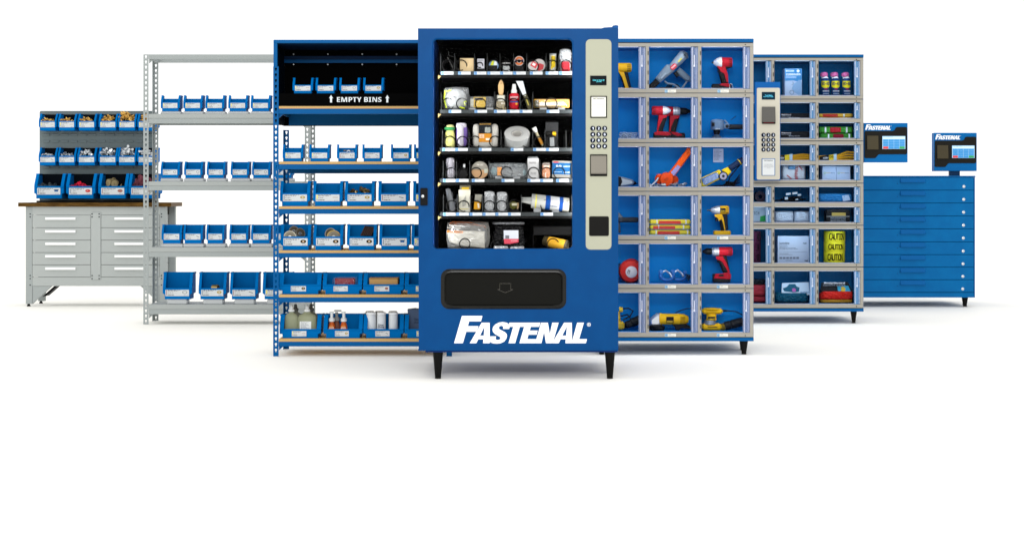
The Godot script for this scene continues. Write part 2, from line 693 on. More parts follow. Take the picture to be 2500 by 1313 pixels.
# a heap of small hardware; every piece lies where it fell
func heap(called: String, x0: float, x1: float, y0: float, y1: float, z: float, on_y: float, deep: float, shape: String, size: float, n: int, m: Material, label: String, category: String, seed_: int) -> void:
	at((x0 + x1) / 2.0, y1, z, on_y)
	var g := RandomNumberGenerator.new()
	g.seed = seed_
	mb()
	for i in n:
		var u := g.randf()
		var hgt := (1.0 - pow(absf(u * 2.0 - 1.0), 2.2)) * g.randf_range(0.35, 1.0)
		var x := lerpf(x0 + size, x1 - size, u)
		var y := lerpf(y1 - size * 0.6, y0 + size * 0.5, hgt)
		var zz := g.randf_range(-deep * 0.5, deep * 0.5)
		var d := Vector3(g.randf_range(-1, 1), g.randf_range(-0.7, 0.7), g.randf_range(-0.8, 0.8)).normalized()
		match shape:
			"fitting":
				var l := size * g.randf_range(1.2, 2.4)
				lathe(x, y, zz, d, v2([size * 0.2, 0, size * 0.5, 0, size * 0.5, l * 0.3, size * 0.62, l * 0.32, size * 0.62, l * 0.62, size * 0.42, l * 0.64, size * 0.42, l, size * 0.2, l]), 7)
			"elbow":
				var a := d.cross(Vector3.UP).normalized()
				var pts := []
				for j in 6:
					var t := j / 5.0 * PI / 2.0
					var q := d * sin(t) * size + a * (1.0 - cos(t)) * size
					pts.append(Vector3(x + q.x, y - q.y, zz + q.z))
				tube(pts, size * 0.45, 8)
				lathe(pts[0].x, pts[0].y, pts[0].z, -d, v2([size * 0.3, 0, size * 0.58, 0, size * 0.58, size * 0.35, size * 0.3, size * 0.35]), 8)
			"nut":
				lathe(x, y, zz, d, v2([size * 0.5, 0, size, 0, size, size * 0.8, size * 0.5, size * 0.8, size * 0.5, 0]), 6)
			"washer":
				lathe(x, y, zz, d, v2([size * 0.55, 0, size, 0, size, size * 0.16, size * 0.55, size * 0.16, size * 0.55, 0]), 14)
			"disc":
				lathe(x, y, zz, (d + Vector3(0, 0, 0.9)).normalized(), v2([size * 0.12, 0, size, 0, size, size * 0.1, size * 0.12, size * 0.1]), 18)
			"cap":
				lathe(x, y, zz, d, v2([0, 0, size * 0.7, 0, size, size * 0.9, size * 0.75, size * 0.9, size * 0.5, size * 0.2, 0, size * 0.2]), 10)
	var o := solo(called, m, label, category)
	o.set_meta("kind", "stuff")

# ---------------------------------------------------------------- workbench
func workbench() -> void:
	var z := 13.15
	var grey := M("9da3a2", 0.5)
	var pale := M("a8adab", 0.5)
	var black := M("0c0d0d", 0.5)
	at(232.7, 748.4, z)
	base_y = 0.0
	var deepb := 112.0
	var o := thing("workbench", "grey steel workbench with brown wooden top and two stacks of drawers", "workbench")
	mb()
	bx(44.8, 494.8, 418.3, 504.7, -deepb - 6, 8, 0.6)
	part("wooden_top", grain("402b0a", "63471b", Vector3(0.7, 6, 6), 0.02, 0.45, 3), o)
	mb()
	bx(76.8, 504.7, 388.7, 524.6, -10, -0.5)
	part("top_rail", pale, o)
	mb()
	bx(76.8, 677, 388.7, 698.6, -10, -0.5, 0.4)
	part("bottom_rail", pale, o)
	mb()
	bx(76.8, 504.7, 388.7, 698.6, -deepb, -deepb + 6)
	part("back_sheet", pale, o)
	for s in [0, 1]:
		var xa := 60.8 if s == 0 else 388.7
		mb()
		bx(xa, 504.7, xa + 15.9, 742.3, -14, 0, 0.5)
		var xi := xa + 16.2 if s == 0 else xa - 0.3
		var dir := 1.0 if s == 0 else -1.0
		prism([Vector2(xi, 699), Vector2(xi + dir * 47, 699), Vector2(xi + dir * 15, 728), Vector2(xi, 742)], -9, -1.5, 0.3)
		part("leg", grey, o)
		mb()
		bx(xa, 504.7, xa + 15.9, 742.3, -deepb, -deepb + 14, 0.5)
		part("leg", grey, o)
		mb()
		prism([Vector2(xi + dir * 47, 698), Vector2(xi + dir * 55, 698), Vector2(xi + dir * 24, 725), Vector2(xi + dir * 15, 727)], -60, -30, 0.5)
		part("brace", black, o)
		for d in [[-7.0], [-deepb + 7.0]]:
			mb()
			up(xa + 5.3, 748.4, d[0], v2([0, 0, 4.4, 0, 4.6, 2.2, 3.2, 3.4, 3.2, 6.3, 0, 6.3]), 14)
			part("foot", black, o)
		for y in [522.7, 529.8, 673.0, 680.4, 696.0]:
			mb()
			lathe(72.0 if s == 0 else 393.0, y, 0, Vector3(0, 0, 1), v2([1.7, 0, 1.7, 0.5, 1.0, 0.9, 0, 0.9]), 8)
			part("bolt", M("3a3f40", 0.35, 0.7), o)
	mb()
	bx(220.7, 518.8, 244.7, 683.3, -2, 1.6, 0.8)
	part("centre_post", pale, o)
	for x in [223.8, 241.0]:
		for y in [522.7, 529.8, 673.0, 680.4]:
			mb()
			lathe(x, y, 1.6, Vector3(0, 0, 1), v2([1.7, 0, 1.7, 0.5, 1.0, 0.9, 0, 0.9]), 8)
			part("bolt", M("3a3f40", 0.35, 0.7), o)
	var ys := [525.2, 556.5, 586.9, 617.2, 647.2, 676.9]
	for c in 2:
		for r in 5:
			mb()
			bx(77.4 if c == 0 else 245.4, ys[r], 219.8 if c == 0 else 388.0, ys[r + 1] - 0.9, -104, 0.2, 0.4)
			var d := part("drawer", pale, o)
			mb()
			var hx := 110.0 if c == 0 else 279.0
			var hy: float = ys[r] + 5.4
			prism(v2([0.2, hy, 4.2, hy, 5.2, hy + 1.2, 4.6, hy + 6.2, 3.6, hy + 6.2, 3.6, hy + 1.6, 0.2, hy + 1.4]), hx, hx + 73.8, 0.0, false, "x")
			part("handle", M("f2f3f2", 0.4), d)
	mb()
	bx(372.7, 514, 378.4, 519.8, 0, 1.6, 0.5)
	part("lock", black, o)
	# louvred back panel standing on the bench
	var zp := z + 0.33
	var ytop := level(494.8, z)
	at(236.4, 494.6, zp, ytop)
	var p := thing("louvred_panel", "grey louvred steel panel standing at the back of the workbench", "louvred panel")
	var dark := M("6c7778", 0.5)
	mb()
	prism(v2([97, 270.9, 376, 270.9, 378, 274, 378, 494.6, 94.7, 494.6, 94.7, 274]), -4, 0, 0.5)
	part("sheet", dark, p)
	mb()
	bx(88, 490, 383, 494.6, -14, 3, 0.5)
	part("foot_rail", M("2a2e30", 0.5), p)
	for y in [326.6, 342.4, 405.6]:
		for i in 12:
			var x := 102.9 + i * 22.75
			mb()
			prism(v2([0, y, 2.6, y + 0.8, 2.6, y + 5.2, 1.6, y + 5.7, 0, y + 5.7]), x, x + 16.7, 0.0, false, "x")
			part("louver", dark, p)
	# bins hung on the panel
	var zb := zp - 0.165
	var xs := [92.8, 136.2, 139.5, 183.3, 187.6, 232.4, 239.0, 284.2, 286.0, 330.8, 333.7, 378.0]
	var brass := M("d0a552", 0.3, 0.7, 0.5)
	var steel := M("ccd0d2", 0.3, 0.7, 0.5)
	var nth := ["first", "second", "third", "fourth", "fifth", "sixth"]
	for i in 6:
		var a: float = xs[i * 2]
		var b: float = xs[i * 2 + 1]
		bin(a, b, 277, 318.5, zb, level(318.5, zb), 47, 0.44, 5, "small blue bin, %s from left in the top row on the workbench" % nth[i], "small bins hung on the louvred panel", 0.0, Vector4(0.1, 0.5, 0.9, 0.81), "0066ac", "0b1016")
		heap("brass_fittings", a + 4, b - 4, [289, 288, 286, 279, 270, 276][i], 301, zb + 0.07, level(301, zb), 30, "fitting", [3.2, 3.4, 3.8, 4.0, 4.8, 4.4][i], [40, 40, 44, 52, 56, 44][i], brass, "brass fittings heaped in %s bin of the top row on the workbench" % nth[i], "pipe fittings", 100 + i)
	for i in 6:
		var a: float = xs[i * 2] - 0.5
		var b: float = xs[i * 2 + 1] + 0.3
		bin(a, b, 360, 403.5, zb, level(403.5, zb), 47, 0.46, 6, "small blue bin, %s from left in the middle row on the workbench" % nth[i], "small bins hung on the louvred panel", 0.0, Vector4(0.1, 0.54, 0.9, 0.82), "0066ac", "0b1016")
		heap("steel_fittings", a + 4, b - 4, [372, 370, 362, 357, 349, 358][i], 386, zb + 0.07, level(386, zb), 30, "elbow", [3.2, 4.2, 5.6, 6.2, 7.4, 6.8][i], [30, 30, 28, 30, 26, 24][i], steel, "%s in %s bin of the middle row" % [["tiny steel nuts and elbows", "small steel elbows", "grey steel elbows", "steel tees and couplings", "large steel elbows piled high", "large steel couplings"][i], nth[i]], "pipe fittings", 200 + i)
	var bx4 := [81.4, 153.8, 159.5, 230.9, 238.0, 309.9, 311.8, 381.0]
	for i in 4:
		var a: float = bx4[i * 2]
		var b: float = bx4[i * 2 + 1]
		var zl := zp - 0.26
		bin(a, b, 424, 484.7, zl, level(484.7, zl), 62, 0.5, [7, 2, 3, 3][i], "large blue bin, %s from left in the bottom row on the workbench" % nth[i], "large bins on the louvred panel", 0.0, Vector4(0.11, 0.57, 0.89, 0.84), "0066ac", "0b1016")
		heap(["grey_caps", "red_caps", "sanding_discs", "maroon_pads"][i], a + 8, b - 8, [447, 445, 436, 428][i], 463, zl + 0.1, level(463, zl), 40, ["cap", "cap", "disc", "disc"][i], [4.5, 5, 9, 8][i], [26, 22, 12, 26][i], M(["3a4144", "c8203c", "8d7f5d", "7c4650"][i], 0.6), ["dark grey plastic caps in the first large workbench bin", "bright red plastic caps in the second large workbench bin", "tan round sanding discs in the third large workbench bin", "maroon abrasive pads in the fourth large workbench bin"][i], ["caps", "caps", "sanding discs", "abrasive pads"][i], 300 + i)

# ---------------------------------------------------------------- racks
func keyhole(x: float, y: float, s: float) -> PackedVector2Array:
	var o := PackedVector2Array()
	for i in 9:
		var a := deg_to_rad(60.0 - 300.0 * i / 8.0)
		o.append(Vector2(x + cos(a) * 2.6 * s, y + sin(a) * 2.6 * s))
	o.append(Vector2(x - 1.25 * s, y + 4.6 * s))
	o.append(Vector2(x, y + 5.4 * s))
	o.append(Vector2(x + 1.25 * s, y + 4.6 * s))
	return o

func post(x0: float, x1: float, y0: float, y1: float, pitch: float, z0: float, zdir: float, s: float) -> void:
	var n := int((y1 - y0) / pitch)
	var c := (x0 + x1) / 2.0
	for i in n:
		var a := y0 + i * pitch
		var b := a + pitch if i < n - 1 else y1
		plate(v2([x0, a, x1, a, x1, b, x0, b]), keyhole(c, a + pitch * 0.4, s), Vector2(c, a + pitch * 0.4), z0 - 0.8, z0)

func beams(o: Node3D, x0: float, x1: float, ya: float, yb: float, deepu: float, m: Material, tall: float) -> void:
	mb()
	bx(x0, ya, x1, yb, -6, -0.4, 0.5)
	bx(x0, ya, x1, ya + 1.2, -9, -6)
	part("beam", m, o)
	mb()
	bx(x0, ya, x1, yb + tall, -deepu + 0.4, -deepu + 6, 0.5)
	part("beam", m, o)
	for s in [0, 1]:
		mb()
		bx(x0 if s == 0 else x1 - 3, ya, x0 + 3 if s == 0 else x1, yb, -deepu + 6.2, -9.2)
		part("side_beam", m, o)
		mb()
		var d := 1.0 if s == 0 else -1.0
		var xe := x0 if s == 0 else x1
		prism([Vector2(xe, yb + 0.1), Vector2(xe + d * 11, yb + 0.1), Vector2(xe + d * 2, yb + 8), Vector2(xe, yb + 10)], -8, -5)
		part("gusset", m, o)

func grey_rack() -> void:
	var z := 11.354
	var grey := M("999f9e", 0.45)
	var deep := 0.32
	at(552, 792, z)
	base_y = 0.0
	var du := deep / k
	var o := thing("grey_shelf_rack", "pale grey steel shelf rack with keyhole posts behind the blue rack", "shelf rack")
	for s in [0, 1]:
		for d in [0.0, -du + 0.8]:
			mb()
			var x0 := 348.5 if s == 0 else 743.0
			post(x0, x0 + 12.8, 132.5, 791.4, 12.65, d, 0, 1.0)
			var xo := x0 if s == 0 else x0 + 12.0
			bx(xo, 132.5, xo + 0.8, 791.4, d - 12 if d == 0.0 else d + 0.05, d - 0.85 if d == 0.0 else d + 12)
			part("post", grey, o)
	var xa := 361.6
	var xb := 742.8
	beams(o, xa, xb, 132.5, 144.5, du, grey, 0.0)
	var sh := [[277.9, 288.5, 301.3], [442.7, 453.3, 464.8], [604.0, 615.3, 627.4], [743.4, 755.0, 767.2]]
	for h in sh:
		beams(o, xa, xb, h[1] + 0.2, h[2], du, grey, 0.0)
		mb()
		bx(xa, h[0], xb, h[1], -du + 1, 0.3, 0.5)
		part("deck", M("9fa4a2", 0.5), o)
	var nth := ["first", "second", "third", "fourth", "fifth", "sixth"]
	var which := ["top", "second", "third", "bottom"]
	var xs := [[391, 437.5, 446, 492.5, 500, 546, 556, 602.7, 611, 658.7, 667, 713], [391, 437, 448, 493, 503.5, 548, 562, 606.7, 614, 658.7, 668, 713], [393, 442.3, 446.3, 493.5, 502.3, 546, 558.8, 604.6, 611.5, 660, 668, 714], [395.7, 467.5, 483.4, 550.6, 560, 628.5, 640, 710]]
	var tops := [231.5, 394.5, 549.5, 667.0]
	var bases := [271.3, 434.9, 595.0, 731.5]
	for r in 4:
		var n := 6 if r < 3 else 4
		for i in n:
			var a: float = xs[r][i * 2]
			var b: float = xs[r][i * 2 + 1]
			var pad_y: float = level(sh[r][0], z)
			var zb := z + 0.03
			# weighing pad under the bin
			at((a + b) / 2.0, sh[r][0], zb, pad_y)
			var m := thing("weighing_pad", "flat metal weighing pad under the %s bin on the grey rack's %s shelf" % [nth[i], which[r]], "weighing pad", "weighing pads under the bins of the grey rack")
			var w0 := a - 0.5 if r < 3 else a + 11.0
			var w1 := b + 2.5 if r < 3 else a + 59.0
			mb()
			bx(w0, bases[r] + 1.6, w1, sh[r][0], -34, 0, 1.2)
			part("body", M("b4b8b9", 0.35, 0.2), m)
			mb()
			bx(w0 + 0.8, bases[r], w1 - 0.8, bases[r] + 1.4, -33, -1, 0.6)
			part("plate", M("c4c6c6", 0.3, 0.5), m)
			var label := ""
			if r == 3:
				label = ["wide blue bin with loose steel washers, first on the grey rack's bottom shelf", "wide blue bin holding a brass nut on the grey rack's bottom shelf", "wide blue bin, third on the grey rack's bottom shelf", "wide blue bin half hidden by the blue post, grey rack's bottom shelf"][i]
			else:
				label = "small blue bin, %s from left on the grey rack's %s shelf" % [nth[i], which[r]]
			bin(a, b, tops[r], bases[r], zb + 0.012, pad_y + (sh[r][0] - bases[r]) * zb / F, 36 if r < 3 else 46, 0.42 if r < 3 else 0.58, [5, 0, 6, 0][r] if r < 3 else [0, 1, 6, 5][i], label, "blue bins on the grey rack", 6.5 if r == 0 else 0.0, Vector4(0.12, 0.48, 0.88, 0.79) if r < 3 else Vector4(0.1, 0.62, 0.9, 0.88))
	var zb2 := z + 0.09
	var fl := level(719, z)
	heap("steel_washers", 405, 460, 700, 712, zb2, fl, 20, "washer", 4.2, 18, M("b9bdbf", 0.3, 0.8), "loose steel washers in the first wide bin of the grey rack", "washers", 401)
	at(525, 712, zb2, level(716, z))
	mb()
	lathe(519, 702, 4, Vector3(1, 0.05, 0.25), v2([4, 0, 9.5, 0, 9.5, 15, 4, 15, 4, 0]), 6)
	solo("brass_nut", M("a88e58", 0.3, 0.8), "single large brass hex nut in the second wide bin of grey rack", "nut")
	heap("black_screws", 580, 610, 703, 712, zb2, fl, 20, "fitting", 2.0, 8, M("202124", 0.4, 0.3), "few dark screws in the third wide bin of the grey rack", "screws", 402)

func blue_rack() -> void:
	var z := 9.14
	var blue := M("00518a", 0.42)
	var black := M("060606", 0.8, 0.0, 0.05)
	var osb := grain("a98450", "d3b27c", Vector3(9, 22, 22), 0.06, 0.75, 12)
	var deep := 0.43
	at(885, 870, z)
	base_y = 0.0
	var du := deep / k
	var o := thing("blue_shelf_rack", "blue steel shelf rack with chipboard shelves left of the vending machine", "shelf rack")
	for s in [0, 1]:
		for d in [0.0, -du + 0.8]:
			mb()
			var x0 := 666.0 if s == 0 else 1089.6
			var y0 := 162.0 if d == 0.0 else 310.0
			post(x0, x0 + 13.4, y0, 869.6, 14.0, d, 0, 1.08)
			var xo := x0 if s == 0 else x0 + 12.4
			bx(xo, y0, xo + 1.0, 869.6, d - 12 if d == 0.0 else d + 0.05, d - 0.85 if d == 0.0 else d + 12)
			part("post", blue, o)
	# hood for the empty bins
	mb()
	bx(666.7, 96.8, 1102, 105, -du, 1, 0.5)
	part("hood", blue, o)
	for q in [[666.7, 666.7], [1093.0, 1100.4]]:
		mb()
		bx(q[0], 105, q[0] + 9.3, 161.9, -8, 0.6, 0.4)
		part("hood_stile", blue, o)
		mb()
		bx(q[1], 105.2, q[1] + 1.7, 300, -du, -8.2)
		part("side_panel", M("08121e", 0.7, 0.0, 0.1), o)
	mb()
	bx(668.6, 105.2, 1100.2, 300, -du + 0.2, -du + 2)
	part("back_panel", black, o)
	mb()
	bx(668.6, 105.2, 1100.2, 106.8, -du + 2.2, -8.2)
	part("lining", M("0b2440", 0.5), o)
	dep(deep - 0.012)
	mb()
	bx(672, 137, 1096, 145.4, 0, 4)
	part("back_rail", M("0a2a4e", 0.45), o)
	mb()
	bx(672, 145.6, 1096, 153.8, 0, 4.4, 0.4)
	part("back_rail", blue, o)
	for x in [715.8, 799.6, 884.0, 968.0]:
		for y in [132.0, 157.2]:
			mb()
			lathe(x, y, 0.2, Vector3(0, 0, 1), v2([2.2, 0, 2.2, 0.6, 1.2, 1.2, 0, 1.2]), 8)
			part("screw", M("c9cccd", 0.3, 0.7), o)
	dep(0.0)
	mb()
	bx(680, 227.6, 1089, 259, -3, -1.2)
	var sign := part("sign_strip", black, o)
	var white := M("d9dfe1", 0.5)
	text("EMPTY BINS", 821.9, 237, 930.8, 248.7, -1.0, white, sign)
	for x in [807.5, 945.0]:
		mb()
		prism(v2([x - 4.8, 239.6, x, 231.8, x + 4.8, 239.6, x + 2.4, 239.6, x + 2.4, 250, x - 2.4, 250, x - 2.4, 239.6]), -1.2, -0.8)
		part("arrow", white, sign)
	mb()
	bx(680, 227.8, 1089, 229, -du + 3, -3.2)
	part("tray", black, o)
	var sh := [[259.0, 265.0, 278.0], [394.3, 400.7, 413.3], [503.5, 510.0, 522.3], [611.3, 617.6, 628.7], [719.3, 725.9, 738.0], [826.8, 834.0, 845.6]]
	for i in 6:
		var h = sh[i]
		beams(o, 679.6, 1089.4, h[1] + 0.2, h[2], du, blue, [20.0, 8.0, 0.0, 0.0, 0.0, 0.0][i])
		mb()
		bx(680, h[0], 1089, h[1], -du + 1, -0.6, 0.3)
		part("chipboard_shelf", osb, o)
	# bins
	var zb := z + 0.035
	var nth := ["first", "second", "third", "fourth", "fifth"]
	var top := [713.5, 763, 769.5, 819, 827.6, 877, 886, 935.7]
	for i in 4:
		bin(top[i * 2], top[i * 2 + 1], 188.5, 227.6, zb, level(227.6, z), 42, 0.45, [5, 6, 0, 1][i], "returned blue bin, %s from left behind the black lettered strip" % nth[i], "blue bins above the lettered strip", 19.0, Vector4(0.12, 0.48, 0.88, 0.82))
	var rows := [
		[352.4, 394.3, [689, 739, 753.8, 803.8, 821.6, 870.8, 883.8, 931.8, 953.7, 1002.5, 1010, 1060], 0.42, [5, 5, 0, 6, 1, 5], 36.0, 7.0, Vector4(0.14, 0.48, 0.88, 0.8)],
		[442.6, 503.5, [682.5, 756, 763, 835.5, 841, 913.5, 923, 997.6, 1008, 1081], 0.47, [1, 5, 1, 6, 5], 52.0, 4.0, Vector4(0.1, 0.52, 0.9, 0.8)],
		[548.6, 610.8, [684, 757.5, 764, 836.7, 846, 918.4, 925, 1000, 1004, 1078], 0.46, [4, 4, 4, 7, 5], 54.0, 0.0, Vector4(0.1, 0.53, 0.9, 0.82)],
		[668.5, 718.9, [681, 783, 787, 883, 886, 985.5, 987.5, 1086], 0.52, [4, 6, 3, 5], 66.0, 0.0, Vector4(0.28, 0.6, 0.64, 0.86)],
		[771, 826.4, [681.6, 782.6, 788.8, 884.5, 886.4, 985, 987, 1086], 0.6, [5, 1, 6, 5], 66.0, 0.0, Vector4(0.3, 0.68, 0.65, 0.92)]]
	var shelf_name := ["second", "third", "fourth", "fifth", "bottom"]
	for r in 5:
		var d = rows[r]
		for i in d[2].size() / 2:
			var kind: String = ["small blue bin", "square blue bin", "deep blue bin", "wide low blue bin", "wide blue bin"][r]
			bin(d[2][i * 2], d[2][i * 2 + 1], d[0], d[1], zb, level(sh[r + 1][0], z), d[5], d[3], d[4][i], "%s, %s from left on the blue rack's %s shelf" % [kind, nth[i] if i < 5 else "sixth", shelf_name[r]], "blue bins on the blue rack", d[6], d[7])
	# what the bins hold
	var steel := M("a9abaa", 0.35, 0.7)
	heap("steel_rings", 829, 864, 366, 374, zb + 0.04, level(374, z), 16, "washer", 4.0, 16, steel, "steel rings in the third small bin of the blue rack", "rings", 501)
	heap("brass_nuts", 852, 905, 457, 474, zb + 0.06, level(474, z), 20, "nut", 6.5, 14, M("8a7750", 0.35, 0.8), "dull brass nuts in the third square bin of the blue rack", "nuts", 502)
	for w in [[705, 580, 15.5, -14, 0.25], [712, 566, 13, -32, 0.5], [728, 571, 13, -26, 0.8], [812, 580, 17, -16, 0.3], [803, 572, 14, -30, -0.3]]:
		at(w[0], w[1] + w[2], zb, level(w[1] + w[2], z))
		var wl := thing("grinding_wheel", "%s in the %s deep bin" % [["shiny front grinding wheel", "dark grinding wheel leaning behind", "dark grinding wheel at the right", "gold rimmed grinding wheel", "dark grinding wheel at the back"][[705, 712, 728, 812, 803].find(w[0])], "first" if w[0] < 760 else "second"], "grinding wheel", "grinding wheels in the deep bins")
		mb()
		var ax := Vector3(w[4], 0.35, 1)
		lathe(w[0], w[1], w[3], ax, v2([3, 0, w[2], 0, w[2], 2.0, w[2] * 0.5, 2.4, w[2] * 0.45, 1.0, 3, 1.0]), 24)
		part("disc", M("5c5446" if w[3] < -20 else "8d8574", 0.5, 0.3), wl)
		mb()
		lathe(w[0], w[1], w[3], ax, v2([w[2] * 0.97, 1.9, w[2] + 0.3, 1.9, w[2] + 0.3, 3.0, w[2] * 0.86, 3.0]), 24)
		part("rim", M("c2a463" if w[0] == 812 else "a8a393", 0.3, 0.7), wl)
		mb()
		lathe(w[0], w[1], w[3] + 2.6, ax, v2([2, 0, 4.6, 0, 4.2, 2, 2, 2]), 12)
		part("hub", M("d8d8d2", 0.3, 0.8), wl)
	for i in 6:
		at(897, 580, zb + 0.06, level(578, z))
		mb()
		var xo := 884.0 + i * 4.6
		prism([Vector2(xo - 4, 578), Vector2(xo + 7, 554 + i * 0.7), Vector2(xo + 9.6, 555 + i * 0.7), Vector2(xo - 1, 579)], -12, 12, 0.4)
		solo("flap_pad", M("3f302c", 0.8), "dark brown abrasive pad, %s of the row leaning in the third deep bin" % ["leftmost", "second", "third", "fourth", "fifth", "rightmost"][i], "abrasive pad", "abrasive pads in the third deep bin")
	at(840, 694, zb, level(700, z))
	var rp := thing("red_packet", "red printed packet in clear wrap in the second wide low bin", "packet")
	mb()
	bx(816, 675, 864, 700, -30, -8, 1.0)
	part("carton", M("7c0d1e", 0.5), rp)
	mb()
	bag(809, 671.5, 872, 701, -19, 30, 1.6, 8, 14, 8, true)
	part("wrap", clear("e8eef2", 0.05), rp)
	at(937, 696, zb, level(704, z))
	var cb := thing("cardboard_box", "plain brown cardboard box in the third wide low bin", "box")
	mb()
	bx(900.5, 674, 969, 704, -48, -6, 0.8)
	part("carton", M("b08b58", 0.8), cb)
	mb()
	bx(900.2, 671.8, 971, 673.8, -48, -5, 0.4)
	part("flap", M("a58052", 0.8), cb)
	mb()
	bx(968.9, 674.4, 970.6, 704, -47, -7, 0.2)
	part("side_flap", M("9c7848", 0.8), cb)
	# bottom shelf: bottles, pumps, canisters, a refill bag
	for b in [[709, 692, 34, 755, 0], [747.5, 724, 47, 755, 0], [719, 702, 34, 750, 1], [757, 740, 34, 751, 1]]:
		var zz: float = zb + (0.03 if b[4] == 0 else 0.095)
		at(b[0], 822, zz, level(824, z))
		var w: float = b[2] / 2.0
		var bt := thing("soap_jug", ["small pale soap jug at the front left of bottom shelf", "wide pale soap jug with white label in front", "pale soap jug behind the small one", "pale soap jug behind the labelled one"][[709, 747.5, 719, 757].find(b[0])], "jug", "soap jugs in the first bottom bin")
		mb()
		lathe(b[0], 822, -12, Vector3.UP, v2([0, 0, w, 0, w * 1.04, 3, w, 46, w * 0.8, 52, w * 0.36, 57, w * 0.36, 60]), 20, 0.5)
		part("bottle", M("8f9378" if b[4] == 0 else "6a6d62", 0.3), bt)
		mb()
		lathe(b[0], 762, -12, Vector3.UP, v2([7.5, 0, 7.5, 5, 4.6, 7, 4.2, 13, 2.5, 16, 0, 16.5]), 14)
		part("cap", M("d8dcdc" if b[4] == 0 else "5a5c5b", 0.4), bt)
		if b[0] == 747.5:
			mb()
			card(731, 785, 759, 806, 0.3)
			part("paper_label", printed("jug_label", notice_sheet("dfe2df", Color(0.35, 0.36, 0.4), 7, 9)), bt)
	for b in [[808.5, 0, 762], [820.5, 1, 760], [838, 0, 762]]:
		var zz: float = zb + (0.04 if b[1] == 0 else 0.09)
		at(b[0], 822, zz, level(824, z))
		var s := thing("soap_pump", ["left orange soap bottle with white foam pump", "middle soap bottle with foam pump standing behind", "right orange soap bottle with white foam pump"][[808.5, 820.5, 838].find(b[0])], "soap bottle", "foam soap bottles in the second bottom bin")
		mb()
		lathe(b[0], 822, -6, Vector3.UP, v2([0, 0, 9.5, 0, 10, 2, 9.6, 16, 7.5, 28, 4.5, 36, 4.5, 38]), 16, 0.75)
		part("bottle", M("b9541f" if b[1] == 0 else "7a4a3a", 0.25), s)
		mb()
		lathe(b[0], 785, -6, Vector3.UP, v2([0, -1, 7.4, -1, 7.6, 5, 5, 8, 3.6, 9, 3.6, 20, 0, 20]), 14)
		var dx := 6.0 if b[1] == 1 else -1.0
		bx(b[0] - 6, b[2], b[0] + 6 + dx, b[2] + 3.2, -10, -2, 1.0)
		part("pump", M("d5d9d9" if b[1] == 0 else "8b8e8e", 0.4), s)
		if b[1] == 0:
			mb()
			prism([Vector2(b[0] - 6.5, 804), Vector2(b[0] - 4.5, 795), Vector2(b[0] + 4.5, 795), Vector2(b[0] + 6.5, 804)], 1.0, 1.6)
			var lb := part("front_label", M("d9803a", 0.5), s)
			text("gojo", b[0] - 6, 798.6, b[0] + 6, 803.4, 1.7, M("f2efe9"), lb)
	var cn := ["left front", "centre front", "right front", "left rear", "centre rear", "right rear"]
	for i in 6:
		var x: float = [904.5, 929.5, 959, 901.5, 925, 958][i]
		var wq: float = [12, 10.8, 11, 10.5, 10.5, 10.5][i]
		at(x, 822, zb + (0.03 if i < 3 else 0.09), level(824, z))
		var c := thing("towel_canister", "white wipes canister, %s in the third bottom bin" % cn[i], "canister", "white canisters in the third bottom bin")
		mb()
		lathe(x, 822, -12, Vector3.UP, v2([0, 0, wq, 0, wq, 50, wq - 0.6, 51, wq - 0.6, 52]), 24)
		part("tub", M("d4d8da", 0.45), c)
		mb()
		lathe(x, 769.6, -12, Vector3.UP, v2([wq + 0.3, 0, wq + 0.3, 5, wq - 1, 6.4, 0, 6.6]), 24)
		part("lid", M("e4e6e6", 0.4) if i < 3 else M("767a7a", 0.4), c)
		if i == 1:
			text("Clean", x - 7, 791.5, x + 6, 796, wq - 11.7, M("1d2b44"), c)
			text("Choice", x - 7, 796.5, x + 7.5, 801, wq - 11.7, M("1d2b44"), c)
	at(1020, 822, zb + 0.05, level(824, z))
	var rb := thing("refill_carton", "dark blue grey refill carton at right of the bottom shelf", "carton")
	mb()
	prism([Vector2(999, 822), Vector2(994, 757), Vector2(1012, 755), Vector2(1060, 762), Vector2(1060, 822)], -30, -4, 0.8)
	part("carton", M("4b5a72", 0.6), rb)
	text("Clean", 1010, 778, 1024, 784, -3.7, M("1d2b44"), rb)
	text("Choice", 1010, 786, 1026, 791, -3.7, M("1d2b44"), rb)

